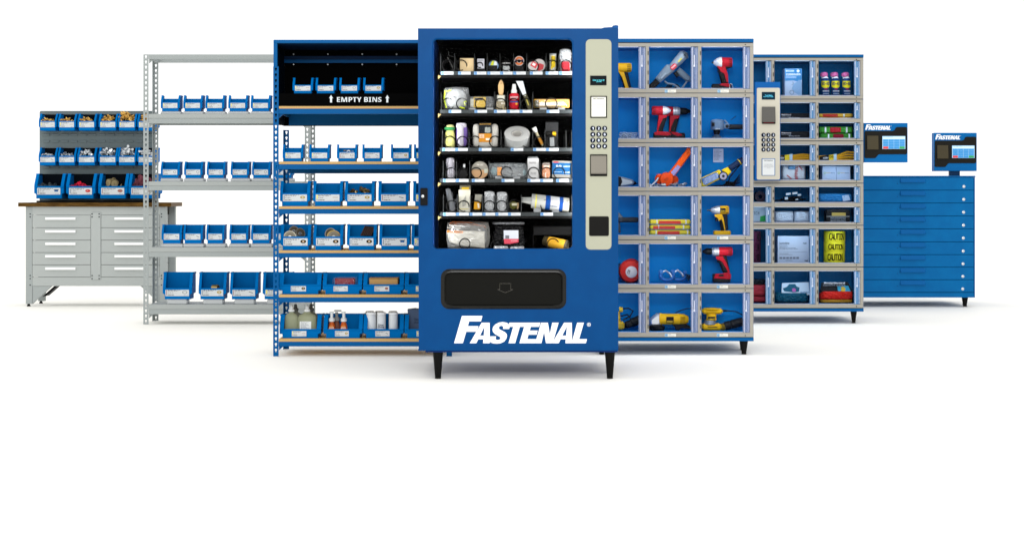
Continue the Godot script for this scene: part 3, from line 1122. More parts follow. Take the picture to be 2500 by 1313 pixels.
# ---------------------------------------------------------------- lettering mark
func wordmark(o: Node3D, x0: float, y0: float, x1: float, y1: float, z: float, m: Material) -> void:
	var shapes := [
		[385, 150, 1080, 150, 1028, 335, 630, 335, 585, 497, 945, 497, 880, 690, 530, 690, 415, 1080, 118, 1080],
		[1055, 380, 1325, 380, 1326, 510, 1150, 510, 979, 510], [979, 510, 1150, 510, 1000, 820, 799, 820], [1150, 510, 1326, 510, 1327, 820, 1125, 820],
		[799, 820, 1327, 820, 1327, 945, 726, 945], [726, 945, 938, 945, 872, 1080, 648, 1080], [1110, 945, 1327, 945, 1328, 1080, 1100, 1080],
		[1985, 595, 2008, 505, 1975, 437, 1940, 400, 1860, 370, 1765, 358, 1640, 375, 1520, 435, 1445, 520, 1420, 610, 1435, 690, 1500, 765, 1600, 825, 1660, 860, 1692, 890, 1685, 930, 1650, 960, 1595, 970, 1545, 955, 1525, 920, 1545, 845, 1340, 845, 1329, 900, 1329, 1010, 1360, 1055, 1440, 1085, 1560, 1098, 1700, 1080, 1820, 1025, 1890, 930, 1915, 830, 1900, 760, 1840, 700, 1740, 645, 1660, 605, 1637, 565, 1650, 520, 1690, 490, 1740, 488, 1780, 510, 1787, 545, 1778, 595],
		[1995, 380, 2535, 380, 2493, 522, 2350, 522, 2190, 1080, 1965, 1080, 2125, 522, 2010, 522, 1982, 440],
		[2537, 380, 3046, 380, 3001, 522, 2721, 522, 2686, 648, 2956, 648, 2916, 790, 2641, 790, 2601, 940, 2911, 940, 2866, 1080, 2335, 1080],
		[3071, 380, 3301, 380, 3366, 770, 3451, 380, 3666, 380, 3492, 985, 3444, 1080, 3236, 1080, 3173, 690, 3083, 1080, 2868, 1080],
		[3851, 380, 4112, 380, 4115, 510, 3946, 510, 3776, 510], [3775, 510, 3946, 510, 3790, 820, 3595, 820], [3946, 510, 4116, 510, 4120, 820, 3921, 820],
		[3595, 820, 4120, 820, 4122, 945, 3522, 945], [3522, 945, 3733, 945, 3668, 1080, 3446, 1080], [3905, 945, 4122, 945, 4123, 1080, 3896, 1080],
		[4296, 380, 4521, 380, 4361, 940, 4629, 940, 4589, 1080, 4125, 1080, 4125, 1000]]
	mb()
	var s := (x1 - x0) / 4511.0
	var v := (y1 - y0) / 930.0
	for f in shapes:
		var p := PackedVector2Array()
		for i in range(0, f.size(), 2):
			p.append(Vector2(x0 + (f[i] - 118) * s, y0 + (f[i + 1] - 150) * v))
		prism(p, z, z + 0.5)
	var c := Vector2(x0 + (4693 - 118) * s, y0 + (445 - 150) * v)
	plate(circle(c.x, c.y, 64 * s, 20), circle(c.x, c.y, 50 * s, 20), c, z, z + 0.4)
	var w := part("brand_lettering", m, o)
	text("R", c.x - 24 * s, c.y - 32 * s, c.x + 28 * s, c.y + 32 * s, z + 0.3, m, w)

func keypad(o: Node3D, xs: Array, ys: Array, r: float, z: float) -> void:
	var t := ["1", "2", "3", "4", "5", "6", "7", "8", "9", "*", "0", "#"]
	for i in 12:
		var x: float = xs[i % 3]
		var y: float = ys[i / 3]
		mb()
		lathe(x, y, z, Vector3(0, 0, 1), v2([r + 0.8, 0, r + 0.8, 0.5, r, 0.8, r, 2.0, r * 0.8, 2.6, 0, 2.8]), 18)
		var b := part("key", M("10182c", 0.35), o)
		text(t[i], x - r * 0.38, y - r * 0.58, x + r * 0.38, y + r * 0.58, z + 2.9, M("e4ecfa", 0.4), b)

# ---------------------------------------------------------------- vending machine
const TRAY := [173.8, 267.3, 360.3, 436.0, 518.0]
var row := 0

func slot(px: float, py: float, extra := 0.0) -> void:
	var t: float = TRAY[row] if row < 5 else 610.0
	at(px, py, 8.135 + extra, level(t, 8.1) + (t - py if py < t - 1.5 else 0.0) * 8.1 / F)

func item(called: String, label: String, cat: String) -> Node3D:
	return thing(called, label + (" in the vending machine" if label.split(" ").size() < 12 else ""), cat)

func vending() -> void:
	var z := 8.0
	var blue := grain("003d73", "004077", Vector3(0.9, 0.9, 0.9), 0.012, 0.36, 61)
	var black := M("040404", 0.8, 0.0, 0.05)
	at(1265, 927, z)
	base_y = 0.0
	var o := thing("vending_machine", "tall blue vending machine with glass front and white lettering", "vending machine")
	# door
	mb()
	var win := rr(1054, 92, 1401, 610.5, 13)
	plate(v2([1020, 69, 1510, 69, 1510, 853, 1022, 853]), win, Vector2(1227, 350), -18, 0)
	plate(win, rr(1057, 95, 1397.6, 607.5, 11), Vector2(1227, 350), -18, 0, -3)
	bx(1020.4, 853.1, 1510, 856, -18, -0.6)
	part("door", blue, o)
	mb()
	bx(1038, 856.2, 1509, 860.5, -300, -6, 0.5)
	part("base_rail", M("0c2b66", 0.45), o)
	# cabinet walls behind the door
	mb()
	bx(1022, 71, 1049, 855, -395, -18.4)
	part("side_wall", blue, o)
	mb()
	bx(1049.2, 84.2, 1056.4, 614.6, -289, -31)
	part("inner_side", M("1d4a96", 0.5), o)
	for y in [184, 277, 370, 446, 528]:
		mb()
		bx(1056.5, y - 6, 1057.2, y + 8, -60, -46, 0.2)
		part("wall_slot", M("0a1a3c", 0.5), o)
	mb()
	bx(1411, 71, 1508, 855, -395, -18.4)
	part("side_wall", M("0b3f86", 0.45), o)
	for q in [[71.0, 82.0, "top_wall"], [622.0, 855.0, "lower_cabinet"]]:
		mb()
		bx(1049.2, q[0], 1410.8, q[1], -395, -18.4)
		part(q[2], M("0b3f86", 0.45), o)
	mb()
	bx(1049.2, 82.2, 1410.8, 621.8, -395, -388)
	part("back_wall", M("0b3f86", 0.45), o)
	mb()
	bx(1051, 82.4, 1410.6, 84, -387, -19)
	part("ceiling_lining", black, o)
	mb()
	bx(1409, 84.2, 1410.6, 621, -387, -19)
	part("side_lining", black, o)
	mb()
	bx(1051, 84.2, 1408.8, 614.8, -387, -290)
	part("back_lining", black, o)
	mb()
	bx(1049.2, 615, 1408.8, 621.6, -289, -40)
	part("floor_lining", black, o)
	mb()
	bx(1055.5, 93.5, 1399, 609, -14, -12.6)
	part("window_pane", clear("ffffff", 0.0, 0.02, 0.06), o)
	# added fill lights behind the door frame, out of sight, to brighten the goods
	for s in [0, 1]:
		mb()
		var lx := 1050.4 if s == 0 else 1404.6
		bx(lx, 100, lx + 3.4, 604, -27, -20)
		part("added_light_tube", glow("f2f6ff", 1.5), o)
		var l := AreaLight3D.new()
		l.name = "added_tube_light" if s == 0 else "added_tube_light_001"
		l.area_size = Vector2(0.012, 1.07)
		l.light_energy = 0.27
		l.area_range = 4.0
		l.shadow_enabled = true
		add_child(l)
		var p := V(lx + (4.4 if s == 0 else -1.0), 352, -24) + Vector3(rx, ry, -Zr)
		l.look_at_from_position(p, p + Vector3(1.0 if s == 0 else -1.0, 0, -0.75))
	# hinge cap
	mb()
	prism(v2([1468, 69, 1476, 66.6, 1497, 65.4, 1497, 69]), -16, -2)
	bx(1496, 62, 1510, 69, -18, 1, 1.2)
	bx(1501, 60.8, 1508, 62, -14, -4, 0.4)
	part("hinge_cap", M("134a86", 0.4), o)
	# lock on the left edge
	mb()
	bx(1026, 459, 1044, 501.5, 0, 5, 1.6)
	var lk := part("lock_plate", M("0d0f12", 0.4), o)
	mb()
	lathe(1032, 479, 5, Vector3(0, 0, 1), v2([3.8, 0, 3.8, 1.2, 2.8, 1.8, 0, 1.8]), 14)
	part("lock_cylinder", M("b8bcbd", 0.25, 0.8), lk)
	# control panel
	mb()
	plate(rr(1430.2, 95.6, 1493.2, 609.4, 11), rr(1430.8, 96.2, 1492.6, 608.8, 10.6), Vector2(1462, 350), 0, 0.1)
	prism(rr(1430.8, 96, 1493, 609, 11), 0, 1.0, 0.3)
	var cp := part("control_panel", M("a3a492", 0.5), o)
	mb()
	bx(1441, 184.8, 1481, 208.3, 1.0, 2.4, 0.5)
	var ds := part("display_screen", M("070d12", 0.2), cp)
	text("Enter or Scan ID", 1447.6, 194, 1475.5, 197.6, 2.5, glow("57d0e0", 0.9), o, 0.0, plain_font, 0.0, "display_text")
	text("(Verify)", 1456.5, 198.2, 1468.5, 201, 2.5, glow("57d0e0", 0.9), o, 0.0, plain_font, 0.0, "display_text")
	mb()
	plate(v2([1441.5, 234.4, 1482, 234.4, 1482, 287.8, 1441.5, 287.8]), v2([1444, 236.6, 1479.6, 236.6, 1479.6, 285, 1444, 285]), Vector2(1462, 261), 0.9, 2.6)
	part("notice_frame", M("15130e", 0.4), o)
	mb()
	bx(1443.8, 236.4, 1479.8, 285.2, 1.0, 1.6)
	var nt := part("notice", M("e6e6dc", 0.6), o)
	text("FAST Solutions", 1448, 238.8, 1475, 242.6, 1.7, M("2a2a26"), nt, 0.25)
	for i in 4:
		text(["For Product and Service", "Number Questions Please", "Contact Your Local Fastenal", "Store at"][i], [1449, 1448, 1446.5, 1458][i], 251.0 + i * 3.8, [1475, 1476, 1477, 1466][i], 253.0 + i * 3.8, 1.7, M("7c7a70"), nt, 0.0, plain_font)
	keypad(o, [1447.4, 1462, 1476.5], [313.4, 328, 342.5, 357], 5.4, 1.0)
	mb()
	plate(v2([1441, 377, 1482.5, 377, 1482.5, 430, 1441, 430]), v2([1442.6, 379.6, 1481, 379.6, 1481, 423, 1442.6, 423]), Vector2(1462, 401), 0.9, 3)
	var rd := part("scanner_frame", M("0c0b0a", 0.4), o)
	mb()
	prism(v2([1.2, 379.8, 8, 422, 8, 424.5, 1.2, 424.5]), 1442.8, 1480.8, 0.0, false, "x")
	part("scanner_plate", M("66625a", 0.4, 0.4), rd)
	mb()
	bx(1443, 425, 1480.6, 428.6, 1.0, 2.0)
	part("scanner_slot", M("2a2723", 0.4), rd)
	mb()
	plate(rr(1438.5, 528, 1486.8, 576, 4), rr(1440.5, 530, 1484.8, 574, 3), Vector2(1462.6, 552), 0.9, 1.8)
	prism(rr(1440.4, 529.9, 1484.9, 574.1, 3), 0.9, 1.3)
	part("card_return", M("100f0d", 0.4), o)
	# delivery flap
	var outer := rr(1076, 656.5, 1382.6, 754.5, 21, 7)
	var mid_ := rr(1081, 661, 1377.6, 750, 18, 7)
	var mid2 := rr(1085, 664.5, 1373.8, 746.4, 15, 7)
	var inner := rr(1089, 668, 1370, 742.6, 12, 7)
	var dc := Vector2(1229.3, 705.5)
	mb()
	plate(outer, mid_, dc, 0, 0.6, 5.0)
	plate(mid_, mid2, dc, 0, 5.0, 5.6)
	plate(mid2, inner, dc, 0, 5.6, 1.0)
	var fl := part("delivery_frame", M("0a0a07", 0.22, 0.0, 0.35), o)
	mb()
	prism(inner, 0.1, 0.9)
	part("delivery_flap", M("0b0b08", 0.42), o)
	mb()
	var ar := [Vector2(1220, 692), Vector2(1247, 692), Vector2(1247, 706.5), Vector2(1252.5, 706.5), Vector2(1234, 714.5), Vector2(1214.5, 706.5), Vector2(1220, 706.5)]
	for i in ar.size():
		var a: Vector2 = ar[i]
		var b: Vector2 = ar[(i + 1) % ar.size()]
		tube([Vector3(a.x, a.y, 1.0), Vector3(b.x, b.y, 1.0)], 0.8, 6)
	part("arrow_relief", M("2c2a20", 0.25, 0.0, 0.5), fl)
	wordmark(o, 1108.4, 771, 1433.4, 837.6, 0.05, M("f4f5f5", 0.5))
	# legs
	for d in [-14.0, -143.0]:
		for s in [0, 1]:
			var x := 1068.0 if s == 0 else 1490.8
			if d < -100.0:
				x = 1061.5 if s == 0 else 1499.0
			mb()
			lathe(x, 860.4, d - 8.0, Vector3.DOWN, v2([12.6, 0, 12.6, 2, 7.6, 62, 7.0, 63, 0, 63]), 4 if false else 20, 0.9)
			part("leg", M("0b0b0a", 0.4), o)
			mb()
			lathe(x, 923.4, d - 8.0, Vector3.DOWN, v2([7.8, 0, 7.8, 2.2, 6.5, 3.4, 0, 3.4]), 18)
			part("leg_foot", M("2b2b28", 0.35, 0.5), o)
	mb()
	bx(1463, 860.6, 1479, 863, -40, -26, 0.4)
	lathe(1471, 863, -33, Vector3.DOWN, v2([4, 0, 7, 2.5, 7, 4, 0, 4]), 14)
	part("caster", M("15171b", 0.4), o)
	# trays, dividers, spirals, price tags
	dep(0.10)
	var tags := [
		[[10, 1076.4], [11, 1118.5], [12, 1157], [13, 1190], [14, 1221], [15, 1253.3], [16, 1294], [17, 1332.4], [18, 1365.5]],
		[[20, 1095.3], [22, 1158.5], [24, 1206], [25, 1237.8], [26, 1269], [27, 1334.8]],
		[[30, 1080], [31, 1111.5], [32, 1169], [34, 1247], [35, 1302], [37, 1333.5]],
		[[40, 1081.5], [41, 1113.4], [42, 1152], [43, 1224.8], [45, 1288], [47, 1319.4], [48, 1358.4]],
		[[50, 1081.6], [51, 1114], [52, 1146.4], [53, 1178.2], [54, 1209.7], [55, 1240.5], [59, 1319.8]]]
	var divs := [[1075.3, 1109.5, 1158.4, 1189, 1220.4, 1254, 1286, 1333.7, 1364.6], [1077, 1143.8, 1206.8, 1238.8, 1270, 1301], [1079.5, 1145, 1223.2, 1301.2, 1330.8, 1382.4, 1396], [1081.5, 1114.3, 1146.9, 1193.8, 1286.6, 1318, 1396], [1082, 1116.4, 1148.2, 1178, 1209.4, 1239.8, 1273, 1396]]
	var coils := [
		[[1093.3, 159.2, 14], [1125.6, 158.4, 13.3], [1171.2, 158, 7], [1205, 158, 13.5], [1236, 160, 13], [1267, 159, 13.4], [1301.2, 159.2, 13.6], [1348.7, 159.2, 13.6], [1382.8, 158.6, 13.2]],
		[[1093.2, 252.8, 14], [1128, 252.8, 14], [1173.2, 252.8, 13.3], [1222, 252.8, 13.3], [1254.8, 253.6, 13.6], [1285.5, 253.6, 13.8], [1346.3, 252, 14.4]],
		[[1097.5, 345.4, 13.6], [1129, 345.4, 13], [1158.8, 345.4, 13.8], [1208.6, 345.4, 13.8], [1237, 346, 13.6], [1287.2, 346, 13.8], [1316.8, 346.7, 13.6], [1347.8, 344.8, 14]],
		[[1100.4, 422.4, 13], [1129.6, 422.4, 13], [1162, 421.7, 13], [1237, 420.5, 13.8], [1303, 421.8, 13.4], [1334.2, 421.8, 13.6], [1365.7, 421.8, 14]],
		[[1102.8, 503, 13.7], [1131.6, 503, 13], [1161.7, 503, 13.3], [1194.6, 503, 13], [1224.8, 503, 13.2], [1256, 500.6, 13.6], [1334.2, 501.7, 13.8]],
		[[1134.3, 595, 12.6], [1213, 601, 15], [1350.6, 597, 14.5]]]
	var strip := M("35393a", 0.4, 0.3)
	for r in 5:
		var ty: float = TRAY[r]
		mb()
		bx(1074, ty, 1405, ty + 1.5, -175, -0.6)
		bx(1074, ty + 1.5, 1405, ty + 15.5, -170, -3, 0.4)
		part("tray", M("0a0a0a", 0.4), o)
		mb()
		bx(1074, ty + 0.2, 1405, ty + 9.2, -0.5, 0.4, 0.2)
		part("tray_front", strip, o)
		mb()
		prism([Vector2(1069, ty + 9), Vector2(1077, ty + 12), Vector2(1069, ty + 20)], -8, -2, 0.3)
		part("tray_catch", M("86754a", 0.5, 0.0), o)
		for x in divs[r]:
			mb()
			var dy: float = ty - (43 if r else 43)
			tube([Vector3(x, ty, -3), Vector3(x, dy + 1, -4), Vector3(x, dy, -6)], 0.8, 6)
			bx(x - 0.3, dy + 3, x + 0.3, ty, -150, -5)
			part("divider", M("3b3d3d", 0.35, 0.5), o)
		for t in tags[r]:
			mb()
			bx(t[1] + 7.4, ty + 0.9, t[1] + 30.4, ty + 8.3, 0.5, 1.0)
			var tg := part("price_tag", M("c2c5c8", 0.5), o)
			mb()
			bx(t[1], ty + 0.9, t[1] + 7.2, ty + 8.3, 0.5, 1.0)
			part("number_panel", M("7fa8d0", 0.5), tg)
			text(str(t[0]), t[1] + 1.0, ty + 2.0, t[1] + 6.3, ty + 7.2, 1.05, M("0f3f7c", 0.5), tg)
			mb()
			bx(t[1] + 9.5, ty + 2.4, t[1] + 18, ty + 3.2, 1.0, 1.1)
			bx(t[1] + 12, ty + 6.2, t[1] + 27, ty + 6.8, 1.0, 1.1)
			part("fine_print", M("8d9299", 0.5), tg)
	for r in 6:
		for c in coils[r]:
			mb()
			tube(loop3(c[0], c[1], 3, c[2], 18, 24.0, 2.6), 1.35, 6)
			part("spiral_coil", M("0a0a0a", 0.4, 0.0), o)
	mb()
	bx(1060, 607, 1402, 614, -60, -36)
	part("bottom_tray", M("0a0a0a", 0.4), o)
	vending_top_rows()
	vending_low_rows()

func riser(o: Node3D, x0: float, y0: float, x1: float, y1: float, hex := "0c0c0c") -> void:
	mb()
	bx(x0, y0, x1, y1, -9, 2, 0.5)
	part("stand", M(hex, 0.3), o)

func bx_item(called: String, x0: float, y0: float, x1: float, y1: float, th: float, hex: String, label: String, cat: String, rough := 0.6) -> Node3D:
	slot((x0 + x1) / 2.0, y1)
	var o := item(called, label, cat)
	mb()
	bx(x0, y0, x1, y1, -th, 0, 0.5)
	part("carton", M(hex, rough), o)
	return o

func film(o: Node3D, x0: float, y0: float, x1: float, y1: float, zc: float, th: float, crumple: float, seed_: int, hex := "dfe6ea", alpha := 0.09) -> void:
	mb()
	bag(x0, y0, x1, y1, zc, th, crumple, seed_, 14, 14, true)
	part("clear_wrap", clear(hex, alpha, 0.12, 0.5), o)

func vending_top_rows() -> void:
	row = 0
	slot(1100, 173)
	var o := item("tweezers", "thin black hooked tool leaning in the first slot of top row", "tool")
	mb()
	tube([Vector3(1092, 137, -6), Vector3(1095, 142, -4), Vector3(1104, 160, -3), Vector3(1107.5, 173, -3)], 1.3, 6)
	tube([Vector3(1094, 122, -8), Vector3(1095.5, 133, -7), Vector3(1108, 136.5, -7)], 0.5, 6)
	part("shaft", M("3b3b3a", 0.35, 0.4), o)
	bx_item("carton", 1122.8, 140.6, 1156.4, 173.8, 14, "cdb58b", "plain tan carton in the second slot of top row", "carton")
	o = bx_item("small_box", 1165, 142, 1182.4, 166, 8, "c9cad2", "small white printed box on black stand in top row", "box")
	text("FASTENAL", 1167, 144.5, 1180, 147, 0.1, M("55575f"), o)
	riser(o, 1164, 166, 1184, 173.6)
	slot(1204, 173.8)
	o = item("ear_plugs", "blue, white and yellow domed tub on black stand in top row", "tub")
	mb()
	lathe(1205, 159, -6, Vector3(0, 0, 1), v2([0, 0, 13, 0, 13.4, 2, 12, 5, 6, 7, 0, 7.6]), 20)
	part("tub", M("8fb0d8", 0.3), o)
	mb()
	prism([Vector2(1197, 158), Vector2(1201, 148), Vector2(1206, 147), Vector2(1205, 158)], 1.6, 2.4)
	part("yellow_panel", M("c9cf3c", 0.5), o)
	mb()
	prism([Vector2(1206, 158), Vector2(1207, 147.5), Vector2(1213, 150), Vector2(1214, 158)], 1.5, 2.3)
	part("white_panel", M("d9e2e4", 0.5), o)
	riser(o, 1193, 158.5, 1214, 173.6)
	slot(1236, 173.6)
	o = item("glasses_bag", "black and white printed bag with dark cord in top row", "bag")
	mb()
	bag(1223.5, 149, 1248.6, 174, -3, 9, 1.6, 5, 12, 12, true)
	part("bag", M("151616", 0.35), o)
	text("Body Guard", 1225, 151, 1246.5, 154.6, 2.4, M("e8e8e8"), o)
	mb()
	bag(1226, 158, 1246, 173.4, -1, 8, 1.8, 6, 10, 10, true)
	part("print_panel", M("b9bcbc", 0.35), o)
	mb()
	tube([Vector3(1222, 139, -9), Vector3(1228, 136, -8), Vector3(1240, 143, -6), Vector3(1248, 152, -5)], 0.9, 6)
	part("cord", M("1a1a1a", 0.4), o)
	slot(1267.8, 173.6)
	o = item("tape_roll", "orange and navy tape roll with white rim on black stand", "tape roll")
	mb()
	lathe(1267.6, 147, -12, Vector3(0, 0, 1), v2([4, 0, 11.8, 0, 11.8, 10, 4.2, 10, 4, 0]), 26)
	part("roll", M("cfd2d2", 0.4), o)
	mb()
	plate(circle(1267.6, 147, 10.6, 24), circle(1267.6, 147, 5.2, 24), Vector2(1267.6, 147), -2, -1.6)
	part("face", M("d0713c", 0.5), o)
	mb()
	prism([Vector2(1257.6, 143.6), Vector2(1262, 144), Vector2(1262, 150.6), Vector2(1257.8, 151)], -1.6, -1.2)
	prism([Vector2(1273.4, 144), Vector2(1277.8, 143.6), Vector2(1277.6, 150.8), Vector2(1273.2, 150.6)], -1.6, -1.2)
	part("navy_band", M("27365f", 0.5), o)
	riser(o, 1257.5, 159, 1279, 172)
	for i in 2:
		var x: float = [1316.4, 1300.4][i]
		var y: float = [157.2, 161][i]
		var r: float = [15.8, 12.6][i]
		slot(x, 173.6, 0.02 if i == 0 else 0.0)
		o = item("respirator_filter", ["large round red and white filter disc in top row", "small round white filter disc with red label in top row"][i], "filter")
		mb()
		lathe(x, y, -4, Vector3(0, 0, 1), v2([0, 0, r, 0, r + 0.3, 1.6, r - 1, 3.4, 0, 3.8]), 26)
		part("disc", M("cfc9c6", 0.6), o)
		mb()
		if i == 0:
			prism([Vector2(1308, 165), Vector2(1306, 157), Vector2(1318, 152), Vector2(1328, 156), Vector2(1326, 166), Vector2(1316, 171)], 0, 0.4)
		else:
			turn(1303, 156, 0, Vector3(0, 0, 1), -32)
			bx(1297, 149, 1312, 162, -0.2, 0.4)
		part("red_label", M("cf4d52", 0.5), o)
		if i == 1:
			mb()
			turn(1303, 155, 0, Vector3(0, 0, 1), -32)
			bx(1300, 152, 1307.5, 158.5, 0.45, 0.7)
			part("paper_label", M("e6e4e2", 0.5), o)
	slot(1350, 173)
	o = item("tube_bottle", "yellow and white capped tube standing in top row", "tube")
	mb()
	up(1350, 173, -9, v2([0, 0, 8, 0, 8.4, 2, 8.4, 40, 8, 41]), 20)
	part("tube", M("c8c9bd", 0.4), o)
	mb()
	lathe(1350, 132, -9, Vector3.UP, v2([8.8, 0, 8.8, 3, 7.8, 4, 0, 4]), 20)
	part("cap", M("8a8f92", 0.35), o)
	mb()
	prism([Vector2(1345, 167), Vector2(1346, 134), Vector2(1355.5, 134), Vector2(1356, 160)], -1.2, 0.2)
	part("yellow_label", M("d6b81f", 0.45), o)
	text("SPEED", 1336, 146, 1358, 149, 0.3, M("22221c"), o, 0.0, null, 90.0)
	slot(1381, 172.8)
	o = item("foil_packet", "tall crinkled foil packet with red card in last top slot", "packet")
	mb()
	bag(1366, 116, 1396, 150, -5, 12, 2.6, 15, 18, 20, true, 2.2)
	bag(1366, 140, 1395.8, 173.6, -6, 12, 2.6, 16, 18, 18, true, 3.0)
	part("foil", M("bdc0c2", 0.32, 0.35, 0.6), o)
	mb()
	bag(1371, 148, 1391, 172, 2, 5, 0.7, 17, 8, 8, true)
	part("red_card", M("bf2e38", 0.4), o)
	text("888", 1374, 152, 1389, 168, 4.6, M("6e1a22"), o)
	# second row
	row = 1
	slot(1114, 267)
	o = item("respirator_bag", "white domed respirator with yellow straps in a clear bag", "respirator")
	mb()
	lathe(1113, 240, -12, Vector3(0.1, 0.05, 1), v2([27, 0, 26, 4, 21, 10, 12, 15, 0, 17]), 26, 0.95, true)
	part("cup", M("a9acad", 0.7), o)
	text("N95", 1106, 234, 1114, 238, 5.4, M("54585e"), o, 0.0, null, -38.0)
	for q in [[Vector3(1087, 222, -2), Vector3(1084, 240, 2), Vector3(1090, 262, 0)], [Vector3(1086, 220, -6), Vector3(1092, 222, 2), Vector3(1100, 218, -6)], [Vector3(1139, 246, 0), Vector3(1133, 248, 4), Vector3(1136, 256, 0)], [Vector3(1122, 260, 4), Vector3(1128, 262, 4), Vector3(1134, 264, 2)]]:
		mb()
		tube(q, 2.4, 6)
		part("strap", M("b9c92b", 0.5), o)
	film(o, 1082.8, 211, 1146, 267, -4, 24, 2.0, 22, "e4e8ea", 0.12)
	slot(1175, 262)
	o = item("ear_plug_packet", "yellow and black card packet in clear wrap on grey stand", "packet")
	mb()
	bx(1156, 236, 1186, 261, -7, -3, 0.4)
	part("yellow_card", M("e0b81c", 0.5), o)
	mb()
	bx(1158, 237.5, 1179.5, 243.5, -2.9, -2.5)
	part("black_band", M("16161a", 0.5), o)
	mb()
	bx(1148, 240, 1156, 260, -6.5, -3.2)
	part("print_panel", M("c9c9ba", 0.5), o)
	film(o, 1144.4, 233.8, 1206, 262, -4, 9, 2.2, 23, "d9dee0", 0.12)
	mb()
	bx(1143.6, 262.2, 1160.5, 267, -8, 3)
	part("stand", M("8f9294", 0.4, 0.3), o)
	mb()
	bx(1187.4, 262.2, 1204.6, 267, -8, 3)
	part("stand", M("8f9294", 0.4, 0.3), o)
	slot(1222, 267)
	o = item("paint_brush", "paint brush with pale wooden handle standing bristles down", "paint brush")
	mb()
	prism(v2([1223, 192, 1218.6, 198, 1215.8, 208, 1216.6, 222, 1219, 231, 1227.4, 231, 1229.2, 222, 1230.2, 208, 1227.6, 198]), -8, -2, 1.6, true)
	part("handle", M("d0ab78", 0.45), o)
	mb()
	lathe(1223.4, 202, -2.2, Vector3(0, 0, 1), v2([1.2, 0, 1.2, 0.4, 0, 0.4]), 10)
	part("hanging_hole", M("1c1610", 0.6), o)
	mb()
	bx(1213.5, 231, 1232.5, 246, -11, 0, 1.2)
	part("ferrule", M("c2bfb0", 0.3, 0.5), o)
	mb()
	var g := RandomNumberGenerator.new()
	g.seed = 4
	for i in 46:
		var x := 1211.0 + i * 0.53
		tube([Vector3(lerpf(x, 1223, 0.18), 246, g.randf_range(-9, -1)), Vector3(x + g.randf_range(-1, 1), 266, g.randf_range(-10, 1))], 0.7, 4)
	part("bristles", M("bfae84", 0.7), o)
	film(o, 1209, 229, 1236, 266, -5, 14, 1.0, 29, "e8eae6", 0.1)
	slot(1255.4, 267)
	o = item("adhesive_bottle", "red adhesive bottle with tall white nozzle cap", "bottle")
	mb()
	lathe(1255.4, 266.4, -8, Vector3.UP, v2([0, 0, 12, 0, 13, 2, 13, 34, 11, 38, 6.8, 41, 6.8, 43]), 24, 0.6)
	part("bottle", M("c01f2e", 0.3), o)
	mb()
	lathe(1255.2, 224.6, -8, Vector3.UP, v2([7.2, -1, 7.2, 6, 5.6, 8, 4.2, 21, 0, 21.6]), 18)
	part("nozzle_cap", M("d8d9d6", 0.4), o)
	text("LOCTITE", 1246, 234, 1265, 238, 0.4, M("eceaea"), o)
	text("242", 1249, 239, 1262, 242, 0.4, M("eceaea"), o)
	mb()
	bx(1246, 245.4, 1265, 248.8, -2, 0.3)
	part("blue_band", M("2a4f9a", 0.5), o)
	mb()
	lathe(1261, 252, -0.6, Vector3(0, 0, 1), v2([3, 0, 3, 1, 0, 1]), 14)
	part("orange_dot", M("e0962e", 0.5), o)
	slot(1280, 266)
	o = item("putty_knife", "putty knife with wide steel blade leaning blade up", "putty knife")
	mb()
	prism(v2([1259.6, 195, 1276.8, 195, 1285, 226, 1276.6, 229.8]), -5, -4.2, 0.2)
	part("blade", M("a8adb0", 0.3, 0.7), o)
	mb()
	prism(v2([1276.6, 229.8, 1284.6, 226.4, 1288, 231, 1299.4, 260, 1297, 266, 1291.5, 266, 1288, 262]), -7, -1.5, 1.0)
	var kh := part("handle", M("4d4a34", 0.45), o)
	mb()
	prism(v2([1284, 240, 1286.4, 239, 1292, 254, 1289.6, 255]), -1.4, -1.0)
	part("print", M("c3b552", 0.5), kh)
	for q in [[1281.6, 231.4], [1285, 238]]:
		mb()
		lathe(q[0], q[1], -1.5, Vector3(0, 0, 1), v2([1.3, 0, 1, 0.5, 0, 0.6]), 8)
		part("rivet", M("d0d2d2", 0.25, 0.8), kh)
	slot(1346, 262)
	o = item("saw_blade_pack", "long yellow card pack of saw blades on grey stands", "blade pack")
	mb()
	prism(rr(1303, 241, 1390.8, 262, 3), -5, -3.4)
	part("card", M("d99f1f", 0.45), o)
	mb()
	prism(v2([1317, 249, 1376, 247.6, 1384, 254.4, 1384, 255.8, 1317, 257]), -3.2, -2, 0.3)
	part("blade", M("c4c4bb", 0.3, 0.5), o)
	mb()
	bx(1303.6, 243, 1316, 261.6, -3.3, -1.6, 0.8)
	part("dark_end", M("3b3617", 0.35), o)
	mb()
	bx(1316.4, 258, 1372, 261.4, -3.3, -2.6)
	part("dark_band", M("5a4716", 0.4), o)
	text("DEWALT", 1352, 250, 1366, 252.6, -1.9, M("53513f"), o)
	film(o, 1302.8, 240.6, 1391, 262.2, -2.6, 6, 0.5, 33, "f0efe8", 0.1)
	mb()
	bx(1318, 262.2, 1334.8, 267, -8, 3)
	part("stand", M("8f9294", 0.4, 0.3), o)
	mb()
	bx(1362.6, 262.2, 1379.6, 267, -8, 3)
	part("stand", M("8f9294", 0.4, 0.3), o)

func glove(x0: float, y0: float, x1: float, y1: float, hex: String, o: Node3D, called: String, seed_: int, zc := -6.0, th := 18.0) -> void:
	mb()
	bag(x0, y0, x1, y1, zc, th, 1.3, seed_, 12, 20, false, 2.6)
	part(called, M(hex, 0.85), o)

